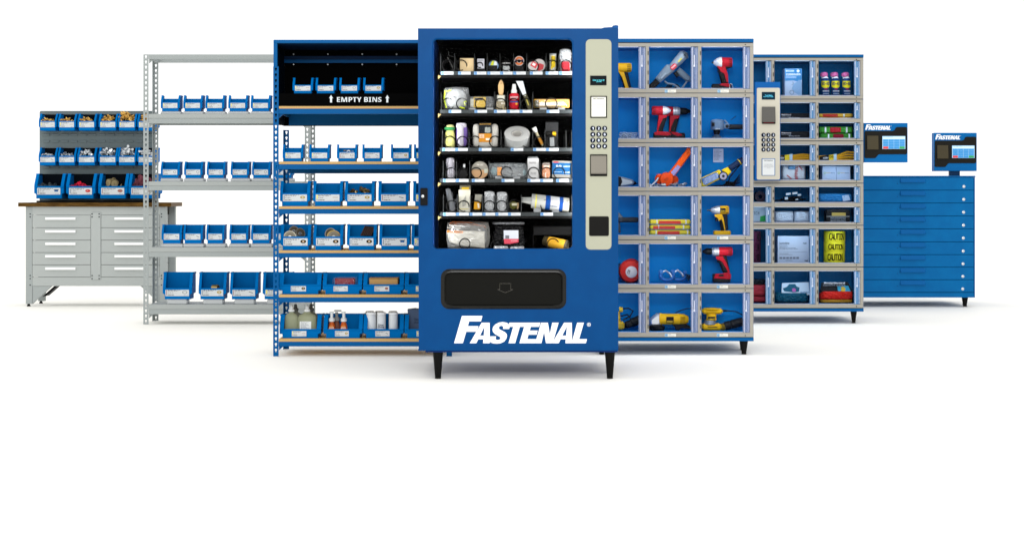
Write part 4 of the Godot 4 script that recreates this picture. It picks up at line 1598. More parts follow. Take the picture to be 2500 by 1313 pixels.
func vending_low_rows() -> void:
	row = 2
	slot(1098, 359)
	var o := item("yellow_gloves", "rolled pale yellow work gloves with green cuff band", "gloves")
	glove(1086, 316, 1110.5, 359, "b9b86c", o, "body", 41)
	glove(1085, 331, 1111, 359.5, "c2c178", o, "fist", 42, -4, 20)
	glove(1089, 302, 1109, 322, "b5b276", o, "cuff", 43, -8, 12)
	mb()
	bag(1084.5, 307.5, 1110.5, 316.5, -5, 16, 0.6, 44, 10, 6, false, 2.6)
	part("cuff_band", M("2f7a45", 0.8), o)
	slot(1127, 359)
	o = item("purple_gloves", "rolled lilac and white knitted gloves", "gloves")
	glove(1113, 303, 1142, 357, "6a5596", o, "body", 45)
	glove(1116, 300, 1133, 358, "aeaab4", o, "white_palm", 46, 0, 14)
	glove(1113, 297.6, 1139, 313, "bdbac4", o, "cuff", 47, -5, 14)
	slot(1185, 359)
	o = item("welding_gloves", "pale leather welding gloves folded behind a printed orange card", "gloves")
	glove(1153.6, 300, 1172, 359, "b3b1aa", o, "left_glove", 48, -8, 20)
	glove(1198, 300, 1217, 359, "b3b1aa", o, "right_glove", 49, -8, 20)
	glove(1163, 330, 1207, 359.5, "aba9a2", o, "folded_hand", 50, -8, 20)
	mb()
	bx(1169, 298, 1200, 324, -1, 3.2, 0.3)
	var pc := part("card_top", M("15191d", 0.5), o)
	text("BLACKSTONE", 1171, 299.6, 1198.5, 302.6, 3.4, M("b48a3a"), pc)
	mb()
	bag(1183, 308, 1199, 323, 3, 1.6, 0.8, 52, 8, 8, true)
	part("picture", M("8a8f8a", 0.5), pc)
	mb()
	bx(1169, 324.2, 1200, 345, -1, 3.2, 0.3)
	var pd := part("card_bottom", M("b97a22", 0.5), o)
	for i in 3:
		text(["LEATHER", "WELDING", "GLOVE"][i], 1170.4, 326 + i * 3.4, 1182, 328.4 + i * 3.4, 3.4, M("ece8dc"), pd)
	mb()
	bx(1186, 335.6, 1197.6, 340.6, 3.2, 3.5)
	part("bar_code", M("d9d3c2", 0.5), pd)
	slot(1262, 359)
	o = item("duct_tape_roll", "wide silver duct tape roll lying tipped towards the glass", "tape roll")
	mb()
	var ax := Vector3(0, 0.79, 0.62)
	lathe(1262.4, 350, -17, ax, v2([13.6, 0, 31.5, 0, 31.5, 32, 13.6, 32]), 36)
	part("roll", M("8d8f8e", 0.35), o)
	mb()
	lathe(1262.4, 350, -17, ax, v2([12, 0.2, 13.5, 0.2, 13.5, 32.4, 12, 32.4, 12, 0.2]), 30)
	part("core", M("b9b7b2", 0.6), o)
	mb()
	lathe(1262.4, 350, -17, ax, v2([15.5, 32.1, 31.2, 32.1, 31.2, 32.7, 15.5, 32.7]), 36)
	part("face", M("adadaa", 0.5), o)
	slot(1316, 359)
	o = item("paint_marker", "white capped paint marker leaning to the left", "marker")
	mb()
	var d := Vector3(1303.4 - 1326, 353 - 308.6, 0)
	lathe(1326, 354, -5, d, v2([0, 0, 1.6, 0, 3.0, 4, 3.4, 30, 3.4, 36]), 14)
	part("barrel", M("c3bb9a", 0.4), o)
	mb()
	lathe(1309.4, 321, -5, d, v2([3.6, -0.2, 4.0, 1, 5.6, 9, 5.6, 13, 0, 13.4]), 14)
	part("cap", M("e4e4e0", 0.4), o)
	mb()
	lathe(1324, 350, -5, d, v2([3.7, 0, 3.9, 0.2, 3.9, 17, 3.7, 17.2]), 14)
	part("orange_band", M("c98c37", 0.4), o)
	slot(1347, 359)
	o = item("battery", "black and gold battery on a dark card above grey block", "battery")
	mb()
	bx(1332, 295.6, 1363.4, 318, -14, -11, 0.6)
	bx(1332.6, 318.2, 1363, 359.2, -14, -12)
	part("dark_card", M("2c2d2e", 0.5), o)
	mb()
	lathe(1333.6, 324.6, -6, Vector3.RIGHT, v2([0, 0, 5.6, 0, 5.9, 0.6, 5.9, 15.6]), 18)
	part("battery_body", M("1d1d1b", 0.25, 0.3), o)
	mb()
	lathe(1349.2, 324.6, -6, Vector3.RIGHT, v2([5.95, 0, 5.95, 7.4, 5.4, 8, 2, 8, 2, 9, 0, 9]), 18)
	part("gold_end", M("d3a820", 0.25, 0.5), o)
	mb()
	turn(1347.6, 345, 0, Vector3(0, 0, 1), 2)
	bx(1342.4, 333, 1353.4, 358, -8, -2, 0.5)
	part("grey_block", M("808384", 0.4), o)
	row = 3
	slot(1100, 435)
	o = item("wrapped_gloves", "grey gloves twisted in shiny clear film", "gloves")
	mb()
	bag(1088.6, 383, 1110, 412, -6, 16, 2.2, 61, 16, 20, true, 2.4)
	bag(1089.4, 404, 1112, 435.6, -5, 18, 2.2, 62, 16, 20, true, 2.4)
	part("film", M("a3a1a8", 0.3, 0.3, 0.6), o)
	slot(1132, 435)
	o = item("black_lamp", "round black rubber disc with a bright metal fitting above", "tool")
	mb()
	lathe(1130, 422.6, -12, Vector3(0, 0, 1), v2([0, 0, 12, 0, 12.4, 3, 11, 6, 0, 7]), 24)
	part("disc", M("1b1b1c", 0.35), o)
	mb()
	bx(1130, 398.6, 1136, 411, -9, -4, 0.8)
	part("fitting", M("c9cccd", 0.2, 0.8), o)
	slot(1171, 436)
	o = item("sanding_disc", "large round tan and grey sanding disc standing on edge", "sanding disc")
	mb()
	lathe(1171.4, 415.2, -5, Vector3(0, 0, 1), v2([0, 0, 20.8, 0, 20.8, 1.4, 0, 1.4]), 36)
	part("disc", M("c29a72", 0.6), o)
	mb()
	var half := PackedVector2Array()
	for i in 19:
		half.append(Vector2(1171.4, 414) + Vector2.from_angle(PI + PI * i / 18.0) * 20.4)
	prism(half, -3.5, -3.1)
	part("grey_half", M("918d83", 0.5), o)
	text("P80 GRIT", 1164, 400, 1180, 404, -3, M("d9d5cc"), o)
	mb()
	bx(1182, 412, 1191, 422, -3.5, -3.0)
	part("paper_label", M("b9bdae", 0.5), o)
	slot(1240, 431)
	o = item("goggles_bag", "clear bag with blue goggles and an orange card band", "goggles")
	for q in [[1207, 418], [1276, 421]]:
		mb()
		lathe(q[0], q[1], -10, Vector3(0, 0, 1), v2([0, 0, 9, 0, 9.4, 3, 7, 6, 0, 7.6]), 22)
		part("lens_cup", M("7d979c", 0.25), o)
	mb()
	bag(1214, 409, 1282, 433, -6, 10, 1.4, 65, 12, 8, false)
	part("strap", M("6d6f70", 0.4), o)
	mb()
	bx(1214, 407.6, 1225, 428, -2, 2.4, 0.4)
	part("orange_band", M("d98a22", 0.5), o)
	film(o, 1193, 397, 1287, 436, -3, 14, 3.0, 66, "d4dde2", 0.14)
	mb()
	bx(1209, 431, 1226, 436.2, -8, 2)
	part("stand", M("8f9294", 0.4, 0.3), o)
	mb()
	bx(1253, 431, 1270, 436.2, -8, 2)
	part("stand", M("8f9294", 0.4, 0.3), o)
	o = bx_item("white_carton", 1288, 386, 1315.6, 436, 14, "cfcfcf", "tall white printed carton with crumpled grey top", "carton")
	mb()
	bag(1288.4, 381, 1314, 391, -7, 12, 1.4, 68, 12, 6, true)
	part("top", M("8d9092", 0.3, 0.3), o)
	text("SWIPES", 1292, 395, 1309, 399.5, 0.1, M("6d6d70"), o)
	text("PURE", 1296, 420, 1309.6, 426, 0.1, M("8c8c8e"), o)
	slot(1334, 435)
	o = item("orange_blister", "small orange and white blister pack with dark header", "blister pack")
	mb()
	bx(1325.4, 395, 1343, 402, -6, -3, 0.5)
	part("header", M("56504b", 0.5), o)
	mb()
	prism(v2([1325, 402.2, 1343, 402.2, 1342.8, 428, 1338, 435, 1327, 435, 1323.6, 426]), -6, -1, 0.6)
	part("card", M("c9783a", 0.45), o)
	mb()
	bx(1327, 403, 1341.6, 408, -1, -0.5)
	bx(1330.6, 420, 1333.6, 433, -1, -0.5)
	part("white_print", M("e6d3c2", 0.5), o)
	film(o, 1323.6, 396, 1343.6, 435.4, -1.4, 6, 0.8, 70, "f5e6da", 0.16)
	slot(1372, 433.4)
	o = item("blue_box", "blue and grey printed box with large number fifty", "box")
	turn(1372, 413, 0, Vector3(0, 0, 1), -1.6)
	var tt := T
	mb()
	T = tt
	bx(1348.4, 397.4, 1395, 425.4, -16, 0, 0.3)
	part("carton", M("195282", 0.5), o)
	mb()
	T = tt
	bx(1348.4, 392.4, 1395, 397.2, -16, 0, 0.3)
	bx(1348.4, 425.6, 1395, 433.6, -16, 0, 0.3)
	part("grey_bands", M("86837c", 0.5), o)
	mb()
	T = tt
	bx(1351, 394.4, 1363, 397.4, 0, 0.4)
	part("red_mark", M("b23b35", 0.5), o)
	text("50", 1357.6, 403, 1370.6, 409.6, 0.2, M("e4ecf2"), o)
	text("YEARS OF", 1375, 404.6, 1392, 408, 0.2, M("c6d6e2"), o)
	text("SAFETY EARPLUGS", 1352, 418.6, 1372, 420.4, 0.2, M("c6d6e2"), o)
	text("SAFETY 2000", 1376, 419.4, 1390.6, 421.6, 0.2, M("e4ecf2"), o)
	row = 4
	slot(1101, 517)
	o = item("utility_knife", "dark grey utility knife beside a coiled black lanyard", "knife")
	mb()
	prism(v2([1087, 461, 1092, 458.6, 1099, 460, 1106, 484, 1112.6, 509, 1109, 515, 1102, 516.6, 1097, 510, 1091, 484]), -9, -2, 1.4)
	part("handle", M("55575a", 0.35, 0.4), o)
	mb()
	prism(v2([1100, 468, 1104.6, 468, 1106.6, 478, 1104, 480]), -8, -4, 0.5)
	part("slider", M("2c2d2f", 0.4), o)
	mb()
	for i in 4:
		tube([Vector3(1104.4, 490 + i * 3, -4), Vector3(1110, 488.6 + i * 3, -2), Vector3(1115, 483.6 + i * 3, -5)], 0.7, 5)
	part("lanyard", M("606264", 0.35), o)
	o = bx_item("blister_card", 1119.6, 461.6, 1148.4, 516.6, 6, "c6c4b6", "tall pale blister card with mustard header and grey blade", "blister card")
	mb()
	bx(1122.6, 450.6, 1149, 461.4, -6, -1, 0.4)
	part("header", M("6f6b5c", 0.5), o)
	mb()
	bx(1127, 455.6, 1145, 461.8, -0.8, 0.6)
	part("mustard_band", M("b99a2e", 0.5), o)
	mb()
	prism(v2([1129, 490, 1137, 476, 1137, 500, 1129, 503]), 0.1, 1.6, 0.3)
	part("blade", M("8f8f88", 0.3, 0.5), o)
	mb()
	bx(1120.6, 508.4, 1144, 509.6, 0.1, 0.5)
	part("yellow_line", M("c7b23a", 0.5), o)
	slot(1166, 512)
	o = item("yellow_packet", "small clear packet with orange yellow base", "packet")
	mb()
	prism(v2([1157.6, 492, 1174.4, 494, 1172.4, 511.6, 1156.4, 511]), -6, -2, 0.4)
	part("yellow_card", M("cf951c", 0.45), o)
	mb()
	prism(v2([1160, 474.6, 1177, 475, 1174.6, 493.6, 1157.8, 491.6]), -6, -3, 0.4)
	part("grey_card", M("8c8a80", 0.45), o)
	mb()
	prism(v2([1165, 496, 1169.6, 496.4, 1171, 508, 1166.6, 508]), -2, -0.6, 0.4)
	part("clear_blister", M("dcd6c4", 0.25), o)
	for i in 2:
		var x: float = [1194.6, 1224.8][i]
		slot(x, 517.4)
		o = item("foil_pouch", "%s crinkled silver foil pouch in the fifth row" % ["left", "right"][i], "pouch")
		mb()
		bag(x - 13, 466.4 + i * 1.4, x + 13, 517.6, -6, 10, 2.8, 71 + i, 18, 30, true)
		part("foil", M("c6c8ca", 0.32, 0.35, 0.6), o)
	slot(1254, 516)
	o = item("olive_tin", "small round olive tin with pale band", "tin")
	mb()
	lathe(1252.6, 501, -8, Vector3(0.2, 0, 1), v2([0, 0, 9.4, 0, 9.4, 6, 8.4, 6.6, 0, 6.8]), 22)
	part("tin", M("4f4f22", 0.35), o)
	mb()
	bx(1244.6, 496, 1262, 502, -1.4, -0.6)
	part("pale_band", M("bdb9a0", 0.5), o)
	mb()
	bx(1262, 495, 1266.4, 512.6, -10, -4, 0.4)
	part("tan_card", M("a88f6a", 0.6), o)
	mb()
	bx(1246, 511.8, 1266, 517.4, -10, -3)
	part("stand", M("151515", 0.4), o)
	var lab := ["rear", "middle", "front"]
	for i in 3:
		var oy := [-8.6, -4.2, 0.0][i] as float
		slot(1335, 510, 0.045 - i * 0.02)
		o = item("caulk_tube", "white caulk tube with blue bands, %s of three lying in fifth row" % lab[i], "caulk tube")
		var dx := Vector3(1389 - 1297.6, -(502.6 - 492), 0)
		var zz := 2.0
		mb()
		lathe(1297.6, 495 + oy, zz, dx, v2([3, 0, 12.6, 0, 13.2, 1.2, 13.2, 34]), 22)
		part("tube_front", M("a6a7a3", 0.4), o)
		mb()
		lathe(1297.6, 495 + oy, zz, dx, v2([13.2, 34.1, 13.2, 46, 13.2, 67.9]), 22)
		var bd := part("printed_middle", M("acaeae", 0.4), o)
		mb()
		for q in [[34.2, 46], [68, 77]]:
			lathe(1297.6, 495 + oy, zz, dx, v2([13.2, q[0], 13.4, q[0] + 0.1, 13.4, q[1], 13.2, q[1] + 0.1]), 22)
		part("blue_band", M("123f80", 0.4), o)
		mb()
		lathe(1297.6, 495 + oy, zz, dx, v2([13.2, 9, 13.4, 9.1, 13.4, 12, 13.2, 12.1]), 22)
		part("yellow_band", M("c9c24a", 0.4), o)
		mb()
		lathe(1297.6, 495 + oy, zz, dx, v2([13.2, 77.2, 13.2, 92, 10.8, 92, 10.8, 80, 0, 80]), 22)
		part("tube_end", M("a5a499", 0.4), o)
		mb()
		lathe(1298, 495 + oy, zz, -dx, v2([6, 0, 4.6, 2, 3.4, 10, 1.3, 26, 0, 26]), 14)
		part("nozzle", M("b4b6b2", 0.4), o)
		if i == 2:
			text("SILICONE", 1341, 501.4, 1361, 505.4, zz + 13.2, M("3d4c66"), bd, 0.0, null, -6.0)
			mb()
			bx(1303, 507.5, 1320.5, 518, -16, 8)
			part("stand", M("85888a", 0.4, 0.3), o)
			mb()
			bx(1348, 510.6, 1365, 518, -16, 8)
			part("stand", M("85888a", 0.4, 0.3), o)
	row = 5
	slot(1142, 608)
	o = item("coverall_packet", "large white packet of coveralls with black and orange header", "packet")
	mb()
	prism(v2([1090, 562.4, 1183, 565.6, 1183.6, 607, 1120, 600, 1097, 592]), -26, -4, 2.0)
	part("printed_card", M("b0ada2", 0.5), o)
	mb()
	prism(v2([1090, 561.8, 1183, 565, 1182, 552, 1096, 547]), -24, -3.4, 1.0)
	var hd := part("black_header", M("201d1b", 0.4), o)
	text("BodyGuard", 1096, 549.6, 1124, 553.6, -3.2, M("e3ddd2"), hd, 0.2, null, -4.0)
	text("SAFETY GEAR", 1092, 554.8, 1124, 559, -3.2, M("a8a49c"), hd, 0.2, null, -3.0)
	mb()
	prism(v2([1096, 546.8, 1182, 551.6, 1186, 556, 1150, 543.6, 1104, 541.6]), -22, -3, 0.8)
	part("orange_fold", M("b9602a", 0.45), o)
	mb()
	prism(v2([1091, 562.8, 1130.6, 564.6, 1129.6, 569.6, 1091, 568.4]), -4, -3.4)
	var ob := part("orange_band", M("c9772a", 0.5), o)
	text("REINFORCED", 1094, 564.4, 1127, 567.8, -3.3, M("4a2a12"), ob, 0.1, null, -2.0)
	mb()
	for q in [[1124, 573], [1124, 580], [1126, 586], [1126, 592]]:
		bx(q[0], q[1], q[0] + 35, q[1] + 1.0, -4, -3.6)
	tube([Vector3(1099, 596, -3.6), Vector3(1097, 578, -3.6), Vector3(1104, 573, -3.6), Vector3(1110, 574, -3.6), Vector3(1118, 580, -3.6), Vector3(1119, 598, -3.6)], 0.5, 4)
	part("line_print", M("8a877e", 0.5), o)
	film(o, 1089, 541, 1196, 608, -13, 30, 2.4, 80, "e8e8e2", 0.14)
	slot(1242, 608)
	o = item("black_bag", "glossy black bag with white and pink label", "bag")
	mb()
	bag(1203, 572, 1281, 612, -12, 26, 3.4, 81, 20, 14, true)
	part("bag", M("1a1a1b", 0.22), o)
	mb()
	bag(1202, 542, 1281, 549.6, -14, 18, 1.6, 82, 24, 6, true)
	part("rolled_top", M("77787a", 0.25, 0.5), o)
	mb()
	bag(1208, 552, 1277, 561, -16, 14, 1.6, 83, 20, 6, true)
	bag(1206, 557, 1279, 584, -17, 14, 1.6, 84, 20, 8, true)
	part("second_fold", M("151516", 0.25), o)
	mb()
	bag(1205, 600, 1242, 613, -4, 20, 2.6, 87, 16, 8, true)
	bag(1244, 601, 1280, 613, -5, 18, 2.6, 88, 16, 8, true)
	part("foil_flap", M("c0c2c5", 0.3, 0.3, 0.6), o)
	mb()
	prism(v2([1229.6, 562.6, 1265.6, 562.6, 1265.8, 583.6, 1229.8, 583.6]), 2, 3, 0.2)
	var wl := part("white_label", M("c9cdd6", 0.5), o)
	mb()
	bx(1233.6, 575, 1243, 583, 3, 3.2)
	part("bar_code", M("6d7076", 0.5), wl)
	mb()
	prism(v2([1229.8, 583.8, 1265.8, 583.8, 1266, 592, 1247, 595.6, 1231, 595.6]), 2, 3, 0.2)
	var pk := part("pink_band", M("cf4a5c", 0.5), o)
	text("WATERPROOF", 1247, 586.6, 1263, 589.6, 3.2, M("e9b9bf"), pk)
	slot(1350, 575, 0.12)
	base_y = level(575, 8.255)
	o = item("dark_carton", "long matt black carton high in the bottom right slot", "carton")
	mb()
	bx(1302.6, 552.4, 1396, 574, -30, 0, 0.8)
	part("carton", M("19191a", 0.5), o)
	mb()
	for q in [1396, 1303]:
		mb()
		bx(q - 1.5, 574.1, q, 620, -28, -1)
		part("support", M("111112", 0.5), o)
	slot(1360, 608)
	o = item("yellow_can", "yellow and black canister lying on its side bottom right", "canister")
	var dy := Vector3(1391 - 1330, -(597 - 583), 0.35 * 61)
	mb()
	lathe(1327, 588, -24, dy, v2([0, 0, 9, 0, 11.6, 2, 12.6, 14]), 22)
	part("dark_end", M("3a3320", 0.35), o)
	mb()
	lathe(1327, 588, -24, dy, v2([12.6, 14.1, 13.6, 26, 14, 58]), 22)
	part("yellow_body", M("c9962a", 0.35), o)
	mb()
	lathe(1327, 588, -24, dy, v2([14, 58.1, 14.2, 62, 12, 64, 11.6, 60, 0, 60]), 22)
	part("rim", M("5c5648", 0.3, 0.4), o)

# ---------------------------------------------------------------- lockers with clear doors
# cols: [opening left, door edge left, opening right]; rows: [frame top, frame bottom, opening tops and bottoms...]
func locker(o: Node3D, x0: float, x1: float, y0: float, y1: float, cols: Array, rows: Array, deep: float, inside: Material, lit: String, glow_hex: String, power: float) -> void:
	var frame_m := M("9e9a90", 0.5)
	var blue := M("005490", 0.4)
	var body := 0.72 / k
	var yt: float = rows[0][0]
	var yb: float = rows[-1][1]
	mb()
	bx(x0, y0, x1, yt - 1.0, -body, 1.5, 0.6)
	part("top", blue, o)
	mb()
	bx(x0, yb + 1.0, x1, y1, -body, 1.5, 0.6)
	part("base", blue, o)
	for xs in [x0, x1 - 3]:
		mb()
		bx(xs, yt - 0.9, xs + 3, yb + 0.9, -body, -1)
		part("side_wall", M("08487f", 0.45), o)
	mb()
	bx(x0 + 3.1, yt - 0.9, x1 - 3.1, yb + 0.9, -body, -body + 3)
	part("back_wall", M("08487f", 0.45), o)
	mb()
	bx(x0 + 3.2, yt - 0.8, x1 - 3.2, yb + 0.8, -deep + 3.1, -deep + 4)
	part("back_panel", inside, o)
	for c in cols.size() + 1:
		mb()
		var xa: float = x0 + 3.2 if c == 0 else cols[c - 1][2] + 1.0
		var xb: float = x1 - 3.2 if c == cols.size() else cols[c][0] - 1.0
		bx(xa, yt, xb, yb, -deep + 4.2, -4)
		part("partition", inside, o)
	for r in rows:
		mb()
		bx(x0 + 0.6, r[0] + 0.6, x1 - 0.6, r[2], -3.8, 0.4, 0.5)
		part("frame_rail", frame_m, o)
		mb()
		bx(x0 + 0.6, r[-1], x1 - 0.6, r[1] - 0.6, -3.8, 0.4, 0.5)
		part("frame_rail", frame_m, o)
		for c in cols.size() + 1:
			mb()
			var xa: float = x0 + 0.6 if c == 0 else cols[c - 1][2]
			var xb: float = x1 - 0.6 if c == cols.size() else cols[c][0]
			bx(xa, r[2], xb, r[-1], -3.8, 0.3, 0.3)
			part("frame_stile", frame_m, o)
		for s in range(3, r.size() - 1, 2):
			for c in cols:
				mb()
				bx(c[0], r[s], c[2], r[s + 1], -3.8, 0.35, 0.4)
				part("frame_rail", frame_m, o)
		for s in range(2, r.size(), 2):
			for c in cols:
				mb()
				bx(c[0] - 0.8, r[s + 1] + 0.2, c[2] + 0.8, r[s + 1] + 2.0, -deep + 4.2, -4)
				part("compartment_floor", inside, o)
				mb()
				bx(c[0] - 0.8, r[s] - 2.0, c[2] + 0.8, r[s] - 0.2, -deep + 4.2, -4)
				part("compartment_ceiling", inside, o)
				mb()
				bx(c[0] + 4, r[s] - 0.15, c[1], r[s] + 0.9, -7.5, -4.5)
				part("fill_light_strip", glow(glow_hex, 1.2), o)  # strips brighten the goods; added in the tool locker, real in the supply locker
				var l := AreaLight3D.new()
				l.name = numbered(self, "fill_strip_light")
				l.area_size = Vector2((c[1] - c[0] - 6) * k, 0.006)
				l.light_energy = power * (r[s + 1] - r[s]) / 100.0
				l.light_color = Color(glow_hex)
				l.area_range = 3.0
				l.shadow_enabled = true
				add_child(l)
				var p := V((c[0] + c[1]) / 2.0 + 2.0, r[s] + 1.3, -6) + Vector3(rx, ry, -Zr)
				l.look_at_from_position(p, p + Vector3(0, -1.0, -0.55))
		for y in [r[0] + 4.6, r[1] - 4.4]:
			mb()
			lathe(x1 - 20.5 if deep > 110 else x1 - 17.6, y, 0.4, Vector3(0, 0, 1), v2([1.5, 0, 1.5, 0.3, 0, 0.5]), 8)
			part("screw", M("1b1a18", 0.4, 0.5), o)
		for s in range(2, r.size(), 2):
			for c in cols:
				var h: float = r[s + 1] - r[s]
				mb()
				bx(c[0] + 0.6, r[s] + 0.8, c[1], r[s + 1] - 0.8, -1.4, -0.4)
				var door := part("clear_door", clear("ffffff", 0.0, 0.03, 0.06), o)
				mb()
				var w: float = c[2] - c[1]
				bx(c[1], r[s] + 0.6, c[1] + w * 0.94, r[s + 1] - 0.6, -2.2, -1.2)
				part("door_edge", clear(lit, 0.36, 0.12, 0.3), door)
				for f in [0.04, 0.2, 0.62, 0.82]:
					mb()
					bx(c[1] + w * f, r[s] + 1.0, c[1] + w * (f + 0.07), r[s + 1] - 1.0, -1.1, 0.6, 0.3)
					part("door_rib", clear("edf1fb" if f == 0.2 or f == 0.82 else "b3bfda", 0.72 if f == 0.2 else 0.4, 0.1, 0.5), door)  # glossy streaks of the door edge put into the colour of the brighter ribs
				mb()
				bx(c[1] + w * 0.42, r[s] + h * 0.2, c[1] + w * 0.52, r[s] + h * 0.46, -1.0, 1.4, 0.6)
				bx(c[1] + w * 0.36, r[s] + h * 0.43, c[1] + w * 0.56, r[s] + h * 0.48, -1.0, 1.8, 0.6)
				part("finger_pull", M("e8ebf3", 0.3), door)
				mb()
				bx(c[0] + 0.4, r[s + 1] - 1.8, c[1], r[s + 1] - 0.2, -3.4, -0.2, 0.3)
				part("door_lip", clear("c0c8dc", 0.6, 0.15, 0.3), door)
				mb()
				bx(c[0] + 0.4, r[s] + 0.2, c[1], r[s] + 1.0, -3.4, -0.3, 0.2)
				part("door_lip", clear("c0c8dc", 0.6, 0.15, 0.3), door)
				mb()
				bx(c[2] - w * 0.5, r[s] + 0.4, c[2] - w * 0.06, r[s] + 1.8, -1.0, 0.2)
				part("latch", M("20252c", 0.4), door)
				for q in ([0.11, 0.34, 0.57, 0.8] if h > 60 else [0.2, 0.65]):
					mb()
					bx(c[0] - 3.6, r[s] + h * q, c[0] - 0.8, r[s] + h * q + (9.6 if h > 60 else 6.5), 0.3, 0.7)
					part("hinge_slot", M("55534e", 0.5), door)

func plate_tag(o: Node3D, n: int, x: float, y: float) -> void:
	mb()
	bx(x, y, x + 20, y + 7.4, 0.45, 0.8)
	var t := part("price_tag", M("dfddd2", 0.5), o)
	mb()
	bx(x - 7.4, y, x - 0.4, y + 7.4, 0.45, 0.8)
	part("number_panel", M("9fc4dd", 0.5), t)
	text(str(n), x - 5.8, y + 1.2, x - 2.2, y + 6.2, 0.85, M("1d4c80"), t)
	mb()
	bx(x + 2, y + 1.4, x + 8, y + 2.2, 0.8, 0.9)
	bx(x + 2, y + 5, x + 15, y + 5.6, 0.8, 0.9)
	part("fine_print", M("85878a"), t)

func taper_leg(o: Node3D, x: float, ya: float, yb: float, w0: float, w1: float, z: float) -> void:
	mb()
	lathe(x, ya, z, Vector3.DOWN, v2([w0, 0, w0, 1.5, w1, yb - ya - 2.4, 0, yb - ya - 2.4]), 20)
	var l := part("leg", M("0b0b0b", 0.4), o)
	mb()
	lathe(x, yb - 2.4, z, Vector3.DOWN, v2([w1 + 0.8, 0, w1 + 0.8, 1.6, w1, 2.4, 0, 2.4]), 16)
	part("leg_foot", M("2c2c2a", 0.35, 0.4), l)

# a pistol-grip power tool lying in profile; nose points from x_back towards x_tip
func pistol(o: Node3D, x_tip: float, x_n1: float, x_n2: float, x_back: float, yc: float, r0: float, r1: float, rb: float, nose: Material, body: Material, grip: Array, grip_m: Material, accent: Array, accent_m: Material, base: Array, base_m: Material, chuck := false) -> void:
	var d := Vector3(signf(x_back - x_tip), 0, 0)
	var l0 := absf(x_n1 - x_tip)
	var l1 := absf(x_n2 - x_n1)
	var l2 := absf(x_back - x_n2)
	mb()
	if chuck:
		lathe(x_tip, yc, -14, d, v2([0, 0, r0 * 0.4, 0, r0 * 0.55, l0 * 0.14, r0 * 0.95, l0 * 0.4, r0, l0 * 0.5, r0, l0]), 18)
		part("chuck", M("17181a", 0.3, 0.3), o)
		mb()
		lathe(x_n1, yc, -14, d, v2([r0, 0.1, r1 * 0.9, l1 * 0.1, r1, l1 * 0.3, r1, l1]), 20)
		part("torque_collar", nose, o)
		for i in 4:
			for j in 2:
				mb()
				lathe(x_n1 + d.x * l1 * (0.3 + 0.4 * j), yc - r1 * 0.7 + i * r1 * 0.46, -14 + sqrt(maxf(0.0, 1.0 - pow(0.7 - i * 0.46, 2.0))) * r1, Vector3(0, 0, 1), v2([1.0, -0.4, 1.0, 0.3, 0, 0.4]), 6)
				part("collar_dot", M("24262a", 0.4), o)
	else:
		lathe(x_tip, yc, -14, d, v2([0, 0, r0 * 0.5, 0, r0 * 0.5, l0 * 0.7, r0, l0 * 0.75, r0, l0]), 14)
		part("anvil", M("3c3f42", 0.25, 0.8), o)
		mb()
		lathe(x_n1, yc, -14, d, v2([r0 * 1.1, 0, r0 * 1.6, l1 * 0.08, r1 * 0.8, l1 * 0.45, r1, l1 * 0.8, r1, l1]), 24, 0.85, true)
		part("gear_nose", nose, o)
	mb()
	lathe(x_n2, yc, -14, d, v2([r1 * 0.98, 0.1, rb, l2 * 0.12, rb, l2 * 0.85, rb * 0.85, l2 * 0.97, 0, l2]), 24, 0.85)
	part("motor_body", body, o)
	for i in 4:
		mb()
		var y := yc - rb * 0.55 + i * rb * 0.36
		bx(x_n2 + d.x * l2 * 0.66, y, x_n2 + d.x * l2 * 0.9, y + rb * 0.14, -14 + rb * 0.7, -14 + rb * 0.86)
		part("vent", M("3a1216" if body != M("c9991a", 0.42) else "3a3014", 0.5), o)
	mb()
	prism(v2(grip), -20, -8, 2.2, true)
	part("grip", grip_m, o)
	mb()
	prism(v2(accent), -8.6, -6.6, 0.6)
	part("grip_accent", accent_m, o)
	mb()
	bx(base[0], base[1], base[2], base[3], -24, -4, 2.2)
	part("battery" if base_m == M("1a1b1d", 0.4) else "foot_plate", base_m, o)

var cell_z := 9.232
func cell(px: float, py: float, floor_py: float, extra := 0.0) -> void:
	at(px, py, cell_z + 0.11 + extra, level(floor_py, cell_z) + (floor_py - py) * (cell_z + 0.11) / F)

